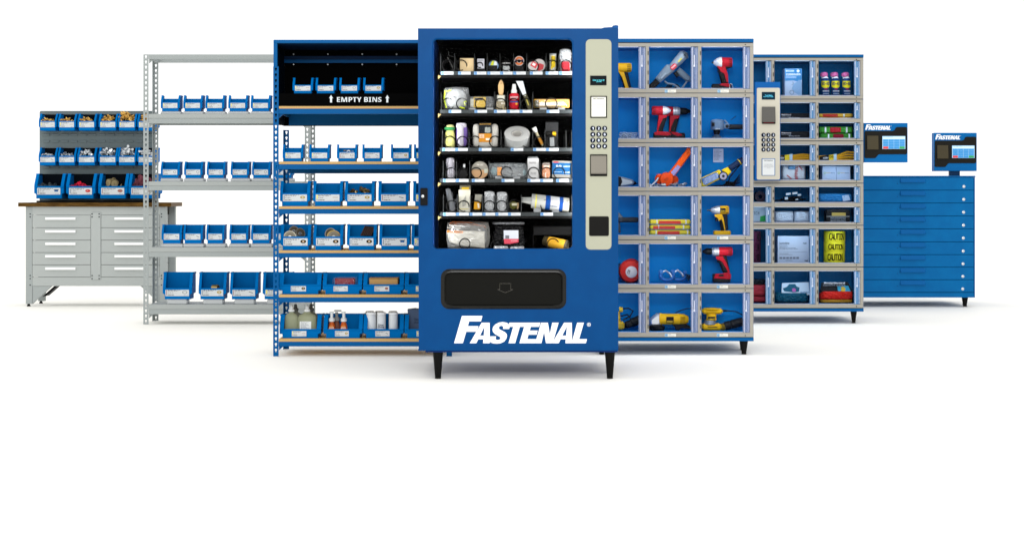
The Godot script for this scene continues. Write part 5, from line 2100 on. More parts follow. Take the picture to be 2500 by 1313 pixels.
func tool_locker() -> void:
	var z := 9.232
	cell_z = z
	at(1641, 866, z)
	base_y = 0.0
	var o := thing("tool_locker", "blue and grey tool locker with clear doors right of vending machine", "locker")
	var cols := [[1457, 1559.6, 1576.6], [1585, 1687.5, 1704.6], [1713, 1814.6, 1831.6]]
	var rows := [[104.2, 227.0, 113.4, 216.8], [227.2, 348.2, 237.0, 338.8], [348.4, 466.9, 357.6, 457.3], [467.1, 585.3, 476.6, 575.4], [585.5, 704.0, 594.6, 694.4], [704.2, 823.4, 713.6, 811.8]]
	locker(o, 1448, 1840.8, 94.2, 832.6, cols, rows, 116.0, M("0076bc", 0.6), "8fa0c4", "f1f5ff", 0.028)  # this locker has no lamps of its own; its strips are added fill
	for t in [[11, 1631, 218.6], [12, 1760, 218.6], [41, 1630.6, 577], [42, 1758.6, 577], [51, 1631, 696.2], [52, 1758, 696.2], [61, 1631, 814.2], [62, 1758, 814.2]]:
		plate_tag(o, t[0], t[1], t[2])
	for q in [[1470.0, -10.0], [1818.6, -10.0], [1470.0, -115.0], [1831.0, -115.0]]:
		taper_leg(o, q[0], 832.8, 865.4, 10 if q[1] > -50.0 else 9, 5.6, q[1])
	var red := M("a41425", 0.38)
	var dark := M("17181b", 0.5)
	var silver := M("c5c9cc", 0.3, 0.6)
	var yellow := M("c9991a", 0.42)
	var batt := M("1a1b1d", 0.4)
	var grey := M("5d6c78", 0.4)
	# row one
	cell(1525, 216, 216)
	var t := thing("impact_driver", "yellow drill half hidden behind the vending machine, top locker row", "drill")
	pistol(t, 1476, 1484, 1508, 1544, 161, 4, 10, 11.5, silver, yellow, [1512, 171, 1534, 172, 1543, 211, 1526, 212], dark, [1511, 171, 1524, 172, 1536, 211, 1528, 212, 1520, 186], yellow, [1508, 211, 1548, 216], yellow)
	cell(1634, 216, 216)
	t = thing("shear_wrench", "large grey electric wrench leaning nose down with black cable", "power tool")
	mb()
	prism(v2([1638, 151.8, 1662, 121.6, 1669.6, 119.4, 1677, 124.8, 1681.5, 136.7, 1661, 156, 1644.8, 170, 1634, 160]), -30, -1, 7, true)
	part("motor_body", M("8796a2", 0.35), t)
	mb()
	prism(v2([1634.4, 154, 1649, 168, 1612.6, 198.3, 1601.6, 187, 1619, 165, 1628.6, 154]), -26, -4, 4)
	part("gear_body", M("74838f", 0.4), t)
	mb()
	prism(v2([1613, 187, 1625, 174, 1628, 177, 1616, 190]), -4, -1.4, 0.8)
	part("raised_rib", M("93a2ad", 0.4), t)
	mb()
	prism(v2([1587, 214.6, 1587, 202.6, 1601.6, 188.6, 1611.4, 200.4, 1595, 214.6]), -24, -6, 2)
	part("socket_nose", M("141414", 0.45), t)
	mb()
	prism(v2([1671, 121, 1678, 126, 1681.6, 136, 1677, 140.4, 1668, 128]), -1, 0.4, 0.4)
	part("vent_panel", M("46525d", 0.4), t)
	for i in 3:
		mb()
		turn(1675, 131, 0, Vector3(0, 0, 1), -30)
		bx(1671 + i * 3.4, 126, 1672.6 + i * 3.4, 136, 0.3, 0.9)
		part("vent_slot", M("1e252c", 0.5), t)
	mb()
	prism(v2([1655.5, 146.5, 1663.8, 138.2, 1666, 140.4, 1657.6, 149]), -1, -0.4)
	part("yellow_sticker", M("cfc437", 0.5), t)
	mb()
	var bd := PackedVector2Array()
	for p in rr(-8.5, -5.5, 8.5, 5.5, 4.5):
		bd.append(p.rotated(deg_to_rad(-43)) + Vector2(1645.2, 159.6))
	prism(bd, -1.4, -0.3, 0.2)
	var rb := part("red_badge", M("c03741", 0.5), t)
	text("TONE", 1639, 157.6, 1651.4, 161.4, -0.2, M("f0e3e3"), rb, 0.0, null, 43.0)
	mb()
	prism(v2([1653.4, 170, 1662, 160.5, 1688, 184, 1688, 196, 1677, 193.4, 1660, 180]), -22, -9, 3)
	part("handle", grey, t)
	mb()
	prism(v2([1646, 174.5, 1653, 169.5, 1660.6, 180, 1654.6, 185.5]), -20, -10, 1)
	part("trigger", dark, t)
	mb()
	tube([Vector3(1624, 194, -15), Vector3(1632, 200, -15), Vector3(1645, 201.5, -15), Vector3(1655, 207, -15), Vector3(1662, 213.4, -15), Vector3(1667, 212, -15), Vector3(1680, 194, -15)], 2.4, 8)
	part("hand_guard", M("6d7b86", 0.4), t)
	mb()
	for i in 3:
		tube(loop3(1642 + i * 5, 213.4, -26 - i * 4, 13, 16), 1.5, 6, true)
	for i in 2:
		var pp := []
		for j in 9:
			pp.append(Vector3(1612 + j * 8, 214 - sin(j * 0.42 + i) * (7 - i * 2), -34 + i * 5))
		tube(pp, 1.5, 6)
	part("cable", M("0d0e10", 0.5), t)
	cell(1765, 215.6, 216)
	t = thing("impact_driver", "red and silver impact driver facing left, top right locker", "drill")
	pistol(t, 1739.6, 1744.4, 1764, 1790.6, 148.4, 3.2, 14, 12.6, M("d4d6d9", 0.3, 0.3), M("aa1c2a", 0.42), [1753, 158, 1776, 158, 1780, 200, 1764.6, 201], dark, [1752, 158, 1772, 158, 1779, 178, 1780, 198, 1776, 197, 1770, 176, 1762, 172, 1758, 165], red, [1740, 201, 1788, 215.6], batt)
	mb()
	prism(v2([1757, 204, 1764, 200, 1780, 200, 1786, 207, 1778, 209]), -5, -2.6, 0.6)
	part("battery_cover", red, t)
	mb()
	tube([Vector3(1783, 215, -3), Vector3(1782.6, 203, -3), Vector3(1785.4, 200.6, -3), Vector3(1790.6, 205, -5), Vector3(1790.6, 215, -5)], 0.8, 6)
	part("belt_clip", M("c9ccce", 0.25, 0.8), t)
	mb()
	bx(1755, 165, 1760.4, 173, -18, -8, 1.4)
	part("trigger", dark, t)
	mb()
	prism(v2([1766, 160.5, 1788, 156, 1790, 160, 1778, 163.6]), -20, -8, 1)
	part("rear_underside", dark, t)  # black underside of the housing
	# row two
	cell(1536, 338, 338)
	t = thing("clear_bag", "clear plastic bag of small parts at the left of second row", "bag")
	mb()
	bag(1512, 320, 1560, 338.5, -14, 20, 3.0, 91, 16, 10, true)
	part("wrap", clear("b4c3d2", 0.5, 0.15, 0.5), t)
	mb()
	bag(1518, 324, 1542, 337.6, -14, 10, 2.0, 92, 10, 8, true)
	part("parts", M("6d7a86", 0.35, 0.4), t)
	cell(1620, 337.5, 338)
	t = thing("impact_driver", "red impact driver facing right beside a second red drill", "drill")
	pistol(t, 1643, 1639, 1620, 1592.4, 267.6, 2.8, 11, 11, M("d4d6d9", 0.3, 0.3), M("aa1c2a", 0.42), [1609, 278, 1631.6, 279, 1619, 321, 1605, 321], dark, [1610, 278, 1632, 279, 1628, 285, 1620, 287, 1611, 306, 1608, 321, 1604.6, 321, 1606, 306], red, [1597, 321, 1642, 337.5], batt)
	mb()
	prism(v2([1597.6, 322, 1606, 318.6, 1632, 320, 1641, 327, 1630, 329.6, 1600, 328]), -5, -2.6, 0.6)
	part("battery_cover", red, t)
	mb()
	bx(1623.6, 285, 1629, 294, -18, -8, 1.4)
	part("trigger", dark, t)
	cell(1655, 337.5, 338, 0.09)
	t = thing("cordless_drill", "red cordless drill with black chuck standing behind the impact driver", "drill")
	pistol(t, 1687, 1662, 1645, 1618, 268, 8.6, 11, 11.5, M("b9bdc1", 0.35, 0.4), M("b81c2b", 0.4), [1636, 278, 1661.4, 279, 1651, 320, 1635, 320], dark, [1637, 278, 1661.6, 279, 1657, 286, 1648, 288, 1640, 306, 1638, 320, 1634.6, 320, 1636, 306], red, [1634, 321, 1674, 337.5], batt, true)
	mb()
	prism(v2([1636, 322, 1640, 318.6, 1655, 320, 1668, 327, 1656, 329.6]), -5, -2.6, 0.6)
	part("battery_cover", red, t)
	mb()
	bx(1652.6, 285, 1658, 294, -18, -8, 1.4)
	part("trigger", dark, t)
	cell(1766, 338, 338.8)
	t = thing("air_sander", "blue grey air sander with round pad and black side handle", "sander")
	var bg := M("5f7690", 0.4)
	mb()
	up(1754.6, 314.4, -20, v2([0, 0, 15.6, 0, 16.4, 3, 16.4, 21, 13, 24.6, 6, 26, 0, 26]), 26)
	part("motor_head", bg, t)
	mb()
	bx(1770, 299, 1784, 312, -27, -13, 2)
	prism(v2([1770, 291, 1774, 289.4, 1783, 300, 1779, 302]), -24, -16, 0.8)
	part("valve_block", bg, t)
	mb()
	lathe(1777.6, 306, -12, Vector3(0, 0, 1), v2([4, 0, 4, 1, 3, 1.6, 0, 1.6]), 14)
	part("valve_knob", dark, t)
	mb()
	lathe(1781, 307.4, -20, Vector3.RIGHT, v2([0, 0, 5.2, 0, 6.4, 3, 6.4, 36, 0, 36]), 20)
	part("side_handle", M("23262b", 0.5), t)
	mb()
	tube([Vector3(1787, 290.8, -16), Vector3(1800, 281, -16)], 0.8, 6)
	part("lever_rod", dark, t)
	mb()
	bx(1739, 297, 1746, 305.6, -10, -3, 1)
	part("switch", dark, t)
	mb()
	up(1753.4, 325.6, -20, v2([0, 0, 6.4, 0, 8.6, 6, 8.6, 11, 0, 11]), 18)
	part("neck", dark, t)
	mb()
	up(1753.4, 338.6, -20, v2([0, 0, 21.6, 0, 21.6, 2, 12, 5, 5, 13, 0, 13]), 28)
	part("sanding_pad", M("3f4f62", 0.6), t)
	text("SIOUX", 1748, 311.4, 1759, 314, -3.4, M("c9d2dc"), t)
	# row three
	cell(1534, 453.8, 457)
	base_y = level(457.3, cell_z)
	t = thing("silver_tool", "silver tool end with black tip at left of third row", "power tool")
	mb()
	prism(v2([1498, 424, 1519, 428, 1545.5, 435, 1550, 441, 1546, 448, 1512, 453.8, 1498, 453.8]), -26, -4, 4, true)
	part("casing", M("9aa4ab", 0.35, 0.3), t)
	mb()
	prism(v2([1510, 427, 1517, 428.6, 1520, 440, 1514, 453, 1509, 453]), -3.6, -2.6)
	part("dark_band", dark, t)
	mb()
	lathe(1546, 443, -15, Vector3(1, 0.12, 0).normalized() * Vector3(1, -1, 1), v2([0, 0, 6.5, 0, 3, 9, 1.4, 9, 1.4, 13, 0, 13]), 14)
	part("black_tip", dark, t)
	cell(1630, 456.6, 457)
	t = thing("lever_hoist", "bright orange lever hoist with its arm raised over loose chain", "hoist")
	var orange := M("d9450f", 0.35)
	mb()
	prism(v2([1681.6, 360, 1688.4, 361, 1688.4, 376, 1647.6, 430.4, 1630, 432, 1626.4, 425.6, 1636, 420]), -22, -8, 2.4)
	part("lever_arm", M("e0530f", 0.35), t)
	mb()
	prism(v2([1655.6, 401.8, 1663, 407, 1647, 429, 1639, 421]), -8, -7.4)
	part("paper_label", M("8f88b4", 0.5), t)
	mb()
	lathe(1629, 437.6, -22, Vector3(0, 0, 1), v2([0, 0, 17.4, 0, 17.4, 12, 15.6, 15, 9, 16.4, 0, 16.4]), 30)
	part("gear_case", orange, t)
	mb()
	lathe(1614, 436.4, -28, Vector3(0, 0, 1), v2([0, 0, 12.6, 0, 12.6, 10, 10, 12, 0, 12]), 24)
	part("brake_cover", orange, t)
	mb()
	lathe(1648, 439, -26, Vector3(0, 0, 1), v2([0, 0, 11, 0, 11, 9, 8, 11, 0, 11]), 12)
	part("ratchet_wheel", M("b5380f", 0.4), t)
	mb()
	prism(v2([1622, 438, 1630, 432, 1634, 436.6, 1628, 442, 1624, 441]), -5.4, -4.6, 0.3)
	part("raised_badge", M("b83a0c", 0.4), t)
	mb()
	tube([Vector3(1588, 455, -10), Vector3(1596, 449, -10), Vector3(1604, 441, -12), Vector3(1608.6, 434, -14)], 2.6, 8)
	part("steel_hook", M("b4b7ba", 0.3, 0.7), t)
	mb()
	lathe(1615.6, 451.4, -8, Vector3.RIGHT, v2([0, 0, 5, 0, 5, 11, 0, 11]), 16)
	part("chain_stop", M("8d9091", 0.35, 0.7), t)
	mb()
	var g := RandomNumberGenerator.new()
	g.seed = 77
	for i in 46:
		var c := Vector3(g.randf_range(1588, 1676), 0, g.randf_range(-24, -6))
		c.y = 454.6 - g.randf() * (8.0 if c.x > 1624 else 3.0)
		var pts := []
		var aa := g.randf_range(-0.6, 0.6)
		var tilt := g.randf_range(-1, 1)
		for j in 10:
			var th := TAU * j / 10.0
			var q := Vector2(cos(th) * 4.2, sin(th) * 2.2).rotated(aa)
			pts.append(c + Vector3(q.x, q.y * absf(cos(tilt * 1.5)), q.y * sin(tilt * 1.5)))
		tube(pts, 0.85, 5, true)
	part("loose_chain", M("a9acae", 0.3, 0.8), t)
	cell(1762, 455, 457)
	t = thing("work_light", "yellow work light with clear lens and navy handle leaning right", "work light")
	mb()
	prism(v2([1714, 434, 1750.6, 417.6, 1754, 415, 1759.6, 425.6, 1759.3, 437, 1725, 455, 1717, 455.6, 1714, 453]), -18, -8, 2.4)
	part("housing", M("dfc01f", 0.4), t)
	mb()
	prism(v2([1714.6, 435.4, 1750, 420, 1757, 427, 1756.6, 434.6, 1724, 452, 1717.6, 447]), -8.2, -6.6, 0.5)
	var ln := part("lens", M("44689c", 0.2), t)
	mb()
	for i in 11:
		for j in 5:
			var q := Vector2(1720.6 + i * 3.3 - j * 0.2, 437.4 - i * 1.5 + j * 3.1)
			if q.x < 1756:
				lathe(q.x, q.y, -6.6, Vector3(0, 0, 1), v2([1.0, 0, 0.8, 0.5, 0, 0.6]), 6)
	part("led_grid", M("dfe6ee", 0.2, 0.3), ln)
	mb()
	lathe(1767.4, 429.6, -18, Vector3(0, 0, 1), v2([0, 0, 11.4, 0, 11.4, 13, 0, 13]), 8)
	part("pivot_knob", dark, t)
	mb()
	lathe(1767.4, 429.6, -5, Vector3(0, 0, 1), v2([8.6, 0, 8.6, 0.8, 0, 1]), 22)
	part("knob_face", M("8f8fa4", 0.35, 0.3), t)
	mb()
	lathe(1767.4, 429.6, -4.4, Vector3(0, 0, 1), v2([3.4, 0, 3.4, 0.9, 0, 1]), 16)
	part("knob_centre", dark, t)
	mb()
	prism(v2([1752, 416, 1758, 414, 1764, 422, 1760, 426, 1756, 424]), -16, -6, 1)
	prism(v2([1763, 414.8, 1779, 407.2, 1784.4, 414.8, 1787.6, 420, 1780, 428]), -18, -6, 2)
	part("yellow_neck", M("dfc01f", 0.4), t)
	var hd := Vector3(1818 - 1783, -(387.6 - 412), 0)
	mb()
	lathe(1783, 412, -12, hd, v2([6.6, 0, 8, 2, 7, 6, 8, 10, 7, 14, 8, 18, 7, 22, 8, 26, 8, 30, 6.4, 42, 0, 42]), 20)
	part("grip", M("1c2c4a", 0.45), t)
	mb()
	lathe(1807, 395.4, -12, hd, v2([8.4, 0, 8.6, 0.4, 8.6, 1.8, 8.4, 2]), 18)
	part("yellow_ring", M("dfc01f", 0.4), t)
	mb()
	tube([Vector3(1816, 394, -8), Vector3(1800, 412, -8), Vector3(1784, 432, -8), Vector3(1778, 452, -12)], 1.4, 6)
	for i in 4:
		tube([Vector3(1762 + i * 6, 455, -30), Vector3(1776, 449 - i * 2, -18), Vector3(1796, 452 - i * 2.4, -26), Vector3(1812, 444 - i * 6, -34)], 1.5, 6)
	tube([Vector3(1735, 455.4, -30), Vector3(1770, 452, -20), Vector3(1810, 455, -26)], 1.6, 6)
	part("cable", M("0f1012", 0.5), t)
	cell(1754.4, 396, 396, 0.158)
	base_y = level(396, cell_z + 0.268)
	mb()
	card(1742, 363, 1766.8, 396, 0.0)
	solo("paper_sheet", printed("sheet", notice_sheet("b9c3d8", Color(0.35, 0.4, 0.5), 8, 5)), "white printed sheet stuck on back of the compartment above the work light", "paper sheet")
	# row four
	cell(1536, 572, 575)
	base_y = level(575.4, cell_z) + (575.4 - 571) * cell_z / F
	t = thing("air_tool", "dark air tool with lever and ribbed handle, left of fourth row", "power tool")
	mb()
	lathe(1496, 539, -16, Vector3.RIGHT, v2([0, 0, 6, 0, 6.6, 3, 6.6, 60, 5, 64, 0, 64]), 18)
	part("handle", M("2b3036", 0.5), t)
	mb()
	prism(v2([1498, 518, 1514, 522, 1522, 531, 1518, 536, 1500, 530]), -20, -12, 1)
	part("lever", M("525e6b", 0.4), t)
	mb()
	lathe(1517, 539, -9, Vector3(0, 0, 1), v2([4.4, 0, 4.4, 1.6, 0, 1.8]), 16)
	part("knob", M("343b44", 0.4), t)
	mb()
	up(1510, 571, -16, v2([0, 0, 6, 0, 7, 3, 5, 26, 0, 26]), 16)
	part("stem", M("3d4650", 0.4), t)
	for i in 3:
		var y0: float = [537.2, 550.2, 562.6][i]
		var y1: float = [549.6, 562.0, 575.0][i]
		cell(1637, y1, 575.2)
		base_y = level(575.2, cell_z) + (575.2 - y1) * (cell_z + 0.11) / F
		t = thing("strap_roll", "yellow webbing strap roll with red label, %s of the stack of three" % ["topmost", "middle", "lowest"][i], "strap roll", "yellow strap rolls in the fourth row")
		mb()
		bx(1587.4, y0, 1687.6, y1, -34, -4, 3.6)
		part("webbing", M("d3c03a", 0.8), t)
		mb()
		var o1: float = [22.0, 8.0, 19.0][i]
		bx(1587.4 + o1, y0 + 3, 1587.4 + o1 + 54, y1 - 1.6, -5, -3.4, 0.4)
		part("red_label", M("bb3a30", 0.5), t)
		for q in [[18.0, 22.0, 16.0][i], [89.0, 83.0, 93.0][i]]:
			mb()
			bx(1587.2 + q - 3, y0 - 0.2, 1587.2 + q + 2.6, y1 + 0.1, -34.2, -3.2, 3.6)
			part("white_band", M("dfe2e4", 0.5), t)
		mb()
		bx(1587.6, y1 - 1.4, 1687.4, y1, -34.3, -3.7, 0.3)
		part("blue_edge", M("6d8b9a", 0.7), t)
	cell(1762, 572.6, 575)
	base_y = level(575.4, cell_z)
	t = thing("impact_driver", "yellow impact driver with silver nose and no battery", "drill")
	pistol(t, 1728.6, 1737.6, 1759.6, 1782.4, 511.5, 3.6, 11, 11, M("b9bdc0", 0.3, 0.6), yellow, [1757, 521, 1778, 519, 1780, 560, 1763, 562], dark, [1746, 522, 1764, 521, 1768, 530, 1773, 560, 1771, 562, 1767, 544, 1763, 533, 1757, 538, 1754, 531, 1747, 527], yellow, [1744.4, 562, 1786, 572.6], yellow)
	mb()
	bx(1759.6, 506.4, 1773, 516.6, -4.4, -2.6, 0.5)
	var lp := part("label_panel", dark, t)
	text("DEWALT", 1760.6, 512, 1772, 515.4, -2.5, M("d9b62e"), lp)
	mb()
	bx(1749, 530, 1755, 539, -18, -8, 1.4)
	part("trigger", dark, t)
	# row five
	cell(1538, 690, 694.3)
	base_y = level(694.4, cell_z)
	t = thing("chain_hoist", "round red chain hoist with white centre plate beside the vending machine", "hoist")
	mb()
	lathe(1541, 661.6, -30, Vector3(0, 0, 1), v2([0, 0, 28, 0, 29, 4, 29, 12, 25, 19, 17, 21, 0, 21]), 34)
	part("cover", M("bb2a24", 0.35), t)
	mb()
	lathe(1545, 653, -44, Vector3(0, 0, 1), v2([0, 0, 22, 0, 22, 14, 0, 14]), 28)
	part("rear_cover", M("a8262a", 0.4), t)
	mb()
	lathe(1542.6, 662.6, -9, Vector3(0, 0, 1), v2([14.2, 0, 14.2, 0.9, 13.4, 1.4, 0, 1.4]), 28)
	var cpl := part("centre_plate", M("c9c6c4", 0.4), t)
	text("CM", 1531.4, 659, 1540.6, 665.4, -7.5, M("191919"), cpl, 0.15, null, 72.0)
	mb()
	for i in 24:
		var a := i * 0.9
		tube(loop3(1508 + g.randf_range(-5, 7), 640 + i * 2.2, -20 + sin(a) * 6, 2.6, 8), 0.9, 5, true)
	part("chain", M("2b2c2e", 0.35, 0.7), t)
	for i in 2:
		cell(1632 + i * 28, 692, 694.2, 0.03 * i)
		t = thing("beam_clamp", ["blue steel lifting clamp lying at the left of its pair", "blue steel lifting clamp lying at the right of its pair"][i], "clamp", "blue clamps in the fifth row")
		mb()
		var cx := 1630.0 + i * 29.0
		var pts := []
		for j in 14:
			var a := lerpf(-0.5, PI + 0.5, j / 13.0)
			pts.append(Vector3(cx + cos(a) * 16, 676 + sin(a) * 11, -14 + sin(a) * 8))
		tube(pts, 4.4, 10)
		part("jaw", M("2a5d9c", 0.3, 0.2), t)
		mb()
		tube([Vector3(cx - 14, 670, -16), Vector3(cx - 2, 664, -20), Vector3(cx + 8, 672, -12), Vector3(cx + 14, 684, -8)], 2.6, 8)
		part("steel_bar", M("b7bfc9", 0.3, 0.7), t)
		mb()
		lathe(cx - 15, 667, -18, Vector3(0.3, 0.2, 1), v2([0, 0, 5, 0, 5, 5, 0, 5]), 12)
		lathe(cx + 15, 669, -18, Vector3(0.3, 0.2, 1), v2([0, 0, 4, 0, 4, 5, 0, 5]), 12)
		part("pivot", M("3f74b2", 0.3, 0.2), t)
	cell(1678, 692, 694.2, 0.02)
	t = thing("dark_chain", "short dark chain lying behind the door edge, right of the clamps", "chain")
	mb()
	for i in 12:
		tube(loop3(1676 + g.randf_range(-6, 12), 689 - g.randf() * 13, -14 + g.randf_range(-6, 6), 3.2, 8), 0.9, 5, true)
	part("links", M("25272a", 0.35, 0.7), t)
	cell(1764, 689.4, 694)
	base_y = level(694.4, cell_z) + 0.004
	t = thing("cordless_drill", "red cordless drill with silver collar facing left, alone in compartment", "drill")
	pistol(t, 1718, 1740, 1757, 1791.6, 613.6, 8, 10.6, 11, M("c3c6c9", 0.3, 0.5), M("b81c2b", 0.4), [1752, 624, 1776, 623, 1785, 665, 1768, 666], dark, [1749, 626, 1766, 624, 1775, 640, 1784, 664, 1780, 665, 1772, 650, 1764, 638, 1757, 634, 1751, 632], red, [1742.4, 668, 1785.4, 689.4], batt, true)
	mb()
	prism(v2([1744, 679, 1748, 668, 1766, 667, 1780, 663.6, 1786, 669, 1785.6, 681]), -6, -2.6, 0.6)
	part("battery_cover", red, t)
	mb()
	bx(1756, 669, 1768, 674, -3.6, -2, 0.6)
	part("clip", dark, t)
	mb()
	bx(1753, 632, 1758.6, 641, -18, -8, 1.4)
	part("trigger", dark, t)
	# row six
	cell(1528, 809, 811.6)
	t = thing("hose_sander", "yellow sander with black ribbed hose half hidden by vending machine", "sander")
	mb()
	lathe(1513, 761, -16, Vector3.RIGHT, v2([0, 0, 6, 0, 7, 2, 6, 9, 0, 10]), 16)
	bx(1500, 790, 1525.6, 809, -30, -6, 4)
	up(1508, 790, -18, v2([0, 0, 9, 0, 7, 24, 0, 24]), 16)
	part("body", M("b89a2c", 0.45), t)
	mb()
	lathe(1524, 802, -18, Vector3(0.9, 0.36, -0.1), v2([6, 0, 8, 1, 6.4, 2, 8, 3, 6.4, 4, 8, 5, 6.4, 6, 9, 8, 9, 20, 11, 22, 11, 44, 0, 44]), 20)
	part("hose", M("181a1d", 0.45), t)
	mb()
	tube([Vector3(1516, 760, -12), Vector3(1536, 757, -12), Vector3(1547, 764, -14), Vector3(1540, 778, -20), Vector3(1524, 786, -22)], 1.8, 8)
	tube([Vector3(1518, 778, -26), Vector3(1534, 774, -26), Vector3(1544, 786, -26), Vector3(1530, 800, -26)], 1.8, 8)
	part("cord", M("121315", 0.5), t)
	cell(1634, 811, 811.6)
	t = thing("angle_grinder", "yellow angle grinder with silver head and black guard", "grinder")
	mb()
	lathe(1611, 784, -18, Vector3(1, -0.02, 0), v2([0, 0, 14, 0, 15, 3, 13.6, 8, 13.6, 40, 14.4, 48, 13, 62, 8, 72, 0, 74]), 26, 0.9)
	part("motor_body", M("cc9f16", 0.38), t)
	mb()
	prism(v2([1588, 792, 1589, 783, 1607, 770, 1613, 772, 1614.6, 797, 1606, 800, 1590, 799]), -30, -6, 4, true)
	part("gear_head", M("c4c8cb", 0.3, 0.6), t)
	mb()
	bx(1628, 777.6, 1646, 792.6, -6.4, -3.6, 0.6)
	lp = part("label_panel", dark, t)
	text("DEWALT", 1629.4, 787, 1644.6, 791, -3.5, M("d9b62e"), lp)
	mb()
	up(1606, 811, -18, v2([0, 0, 18, 0, 19.4, 4, 19.4, 10, 8, 14, 0, 14]), 26)
	part("wheel_guard", M("131416", 0.4), t)
	mb()
	prism(v2([1640, 796, 1672, 794, 1686, 800, 1690, 808, 1664, 806, 1660, 811, 1652, 811, 1650, 804]), -20, -10, 1.4)
	part("side_handle", M("16171a", 0.5), t)
	mb()
	for i in 5:
		bx(1662, 778 + i * 3.6, 1674, 779.6 + i * 3.6, -8, -4.8)
	part("vents", M("8a6c10", 0.5), t)
	mb()
	tube([Vector3(1652, 770, -24), Vector3(1662, 765, -26), Vector3(1680, 759.6, -28), Vector3(1700, 758, -30)], 1.3, 6)
	part("cord", M("17181b", 0.5), t)
	cell(1744, 810.6, 811.8)
	t = thing("palm_sander", "yellow palm sander with rounded top and black dust hose", "sander")
	mb()
	bx(1716, 758, 1767, 771.4, -34, -6, 5)
	lathe(1740, 760, -20, Vector3.UP, v2([0, 0, 22, 0, 18, 2.6, 0, 3.4]), 24)
	part("top_grip", M("cc9f16", 0.38), t)
	mb()
	up(1740, 787, -20, v2([0, 0, 13, 0, 12, 8, 13, 16, 0, 16]), 24)
	part("neck", M("cc9f16", 0.38), t)
	mb()
	bx(1730, 777.6, 1747.4, 786, -8, -6.2, 0.5)
	lp = part("label_panel", dark, t)
	text("DEWALT", 1731.2, 782, 1746, 785.4, -6.1, M("d9b62e"), lp)
	mb()
	up(1736, 797, -20, v2([0, 0, 17, 0, 16, 4, 13, 10, 0, 10]), 24)
	part("boot", M("707880", 0.4, 0.3), t)
	mb()
	bx(1716, 795, 1764, 810.6, -40, -5, 4.6)
	part("base", M("cc9f16", 0.38), t)
	mb()
	bx(1729, 802, 1753, 804, -5, -4.4)
	part("slot_print", dark, t)
	mb()
	lathe(1762, 805.6, -20, Vector3(1, 0.3, 0), v2([8.4, 0, 9.6, 1, 8.4, 2.4, 9.6, 3.6, 8.4, 5, 9.6, 6.4, 8.4, 8, 9.6, 9.4, 8.4, 11]), 20)
	part("ribbed_collar", M("6d5d22", 0.45), t)
	mb()
	lathe(1773, 802, -20, Vector3(1, 0.26, 0), v2([0, 0, 10.6, 0, 10.6, 14, 9, 15, 11, 17, 11, 46, 0, 46]), 22)
	part("dust_hose", M("17191d", 0.45), t)
	mb()
	tube([Vector3(1766, 764, -20), Vector3(1780, 764, -20), Vector3(1800, 766, -20), Vector3(1816, 774, -20)], 1.5, 6)
	lathe(1766, 764, -20, Vector3(1, 0, 0), v2([0, 0, 3, 0, 2, 14, 0, 14]), 12)
	part("cord", M("17181b", 0.5), t)

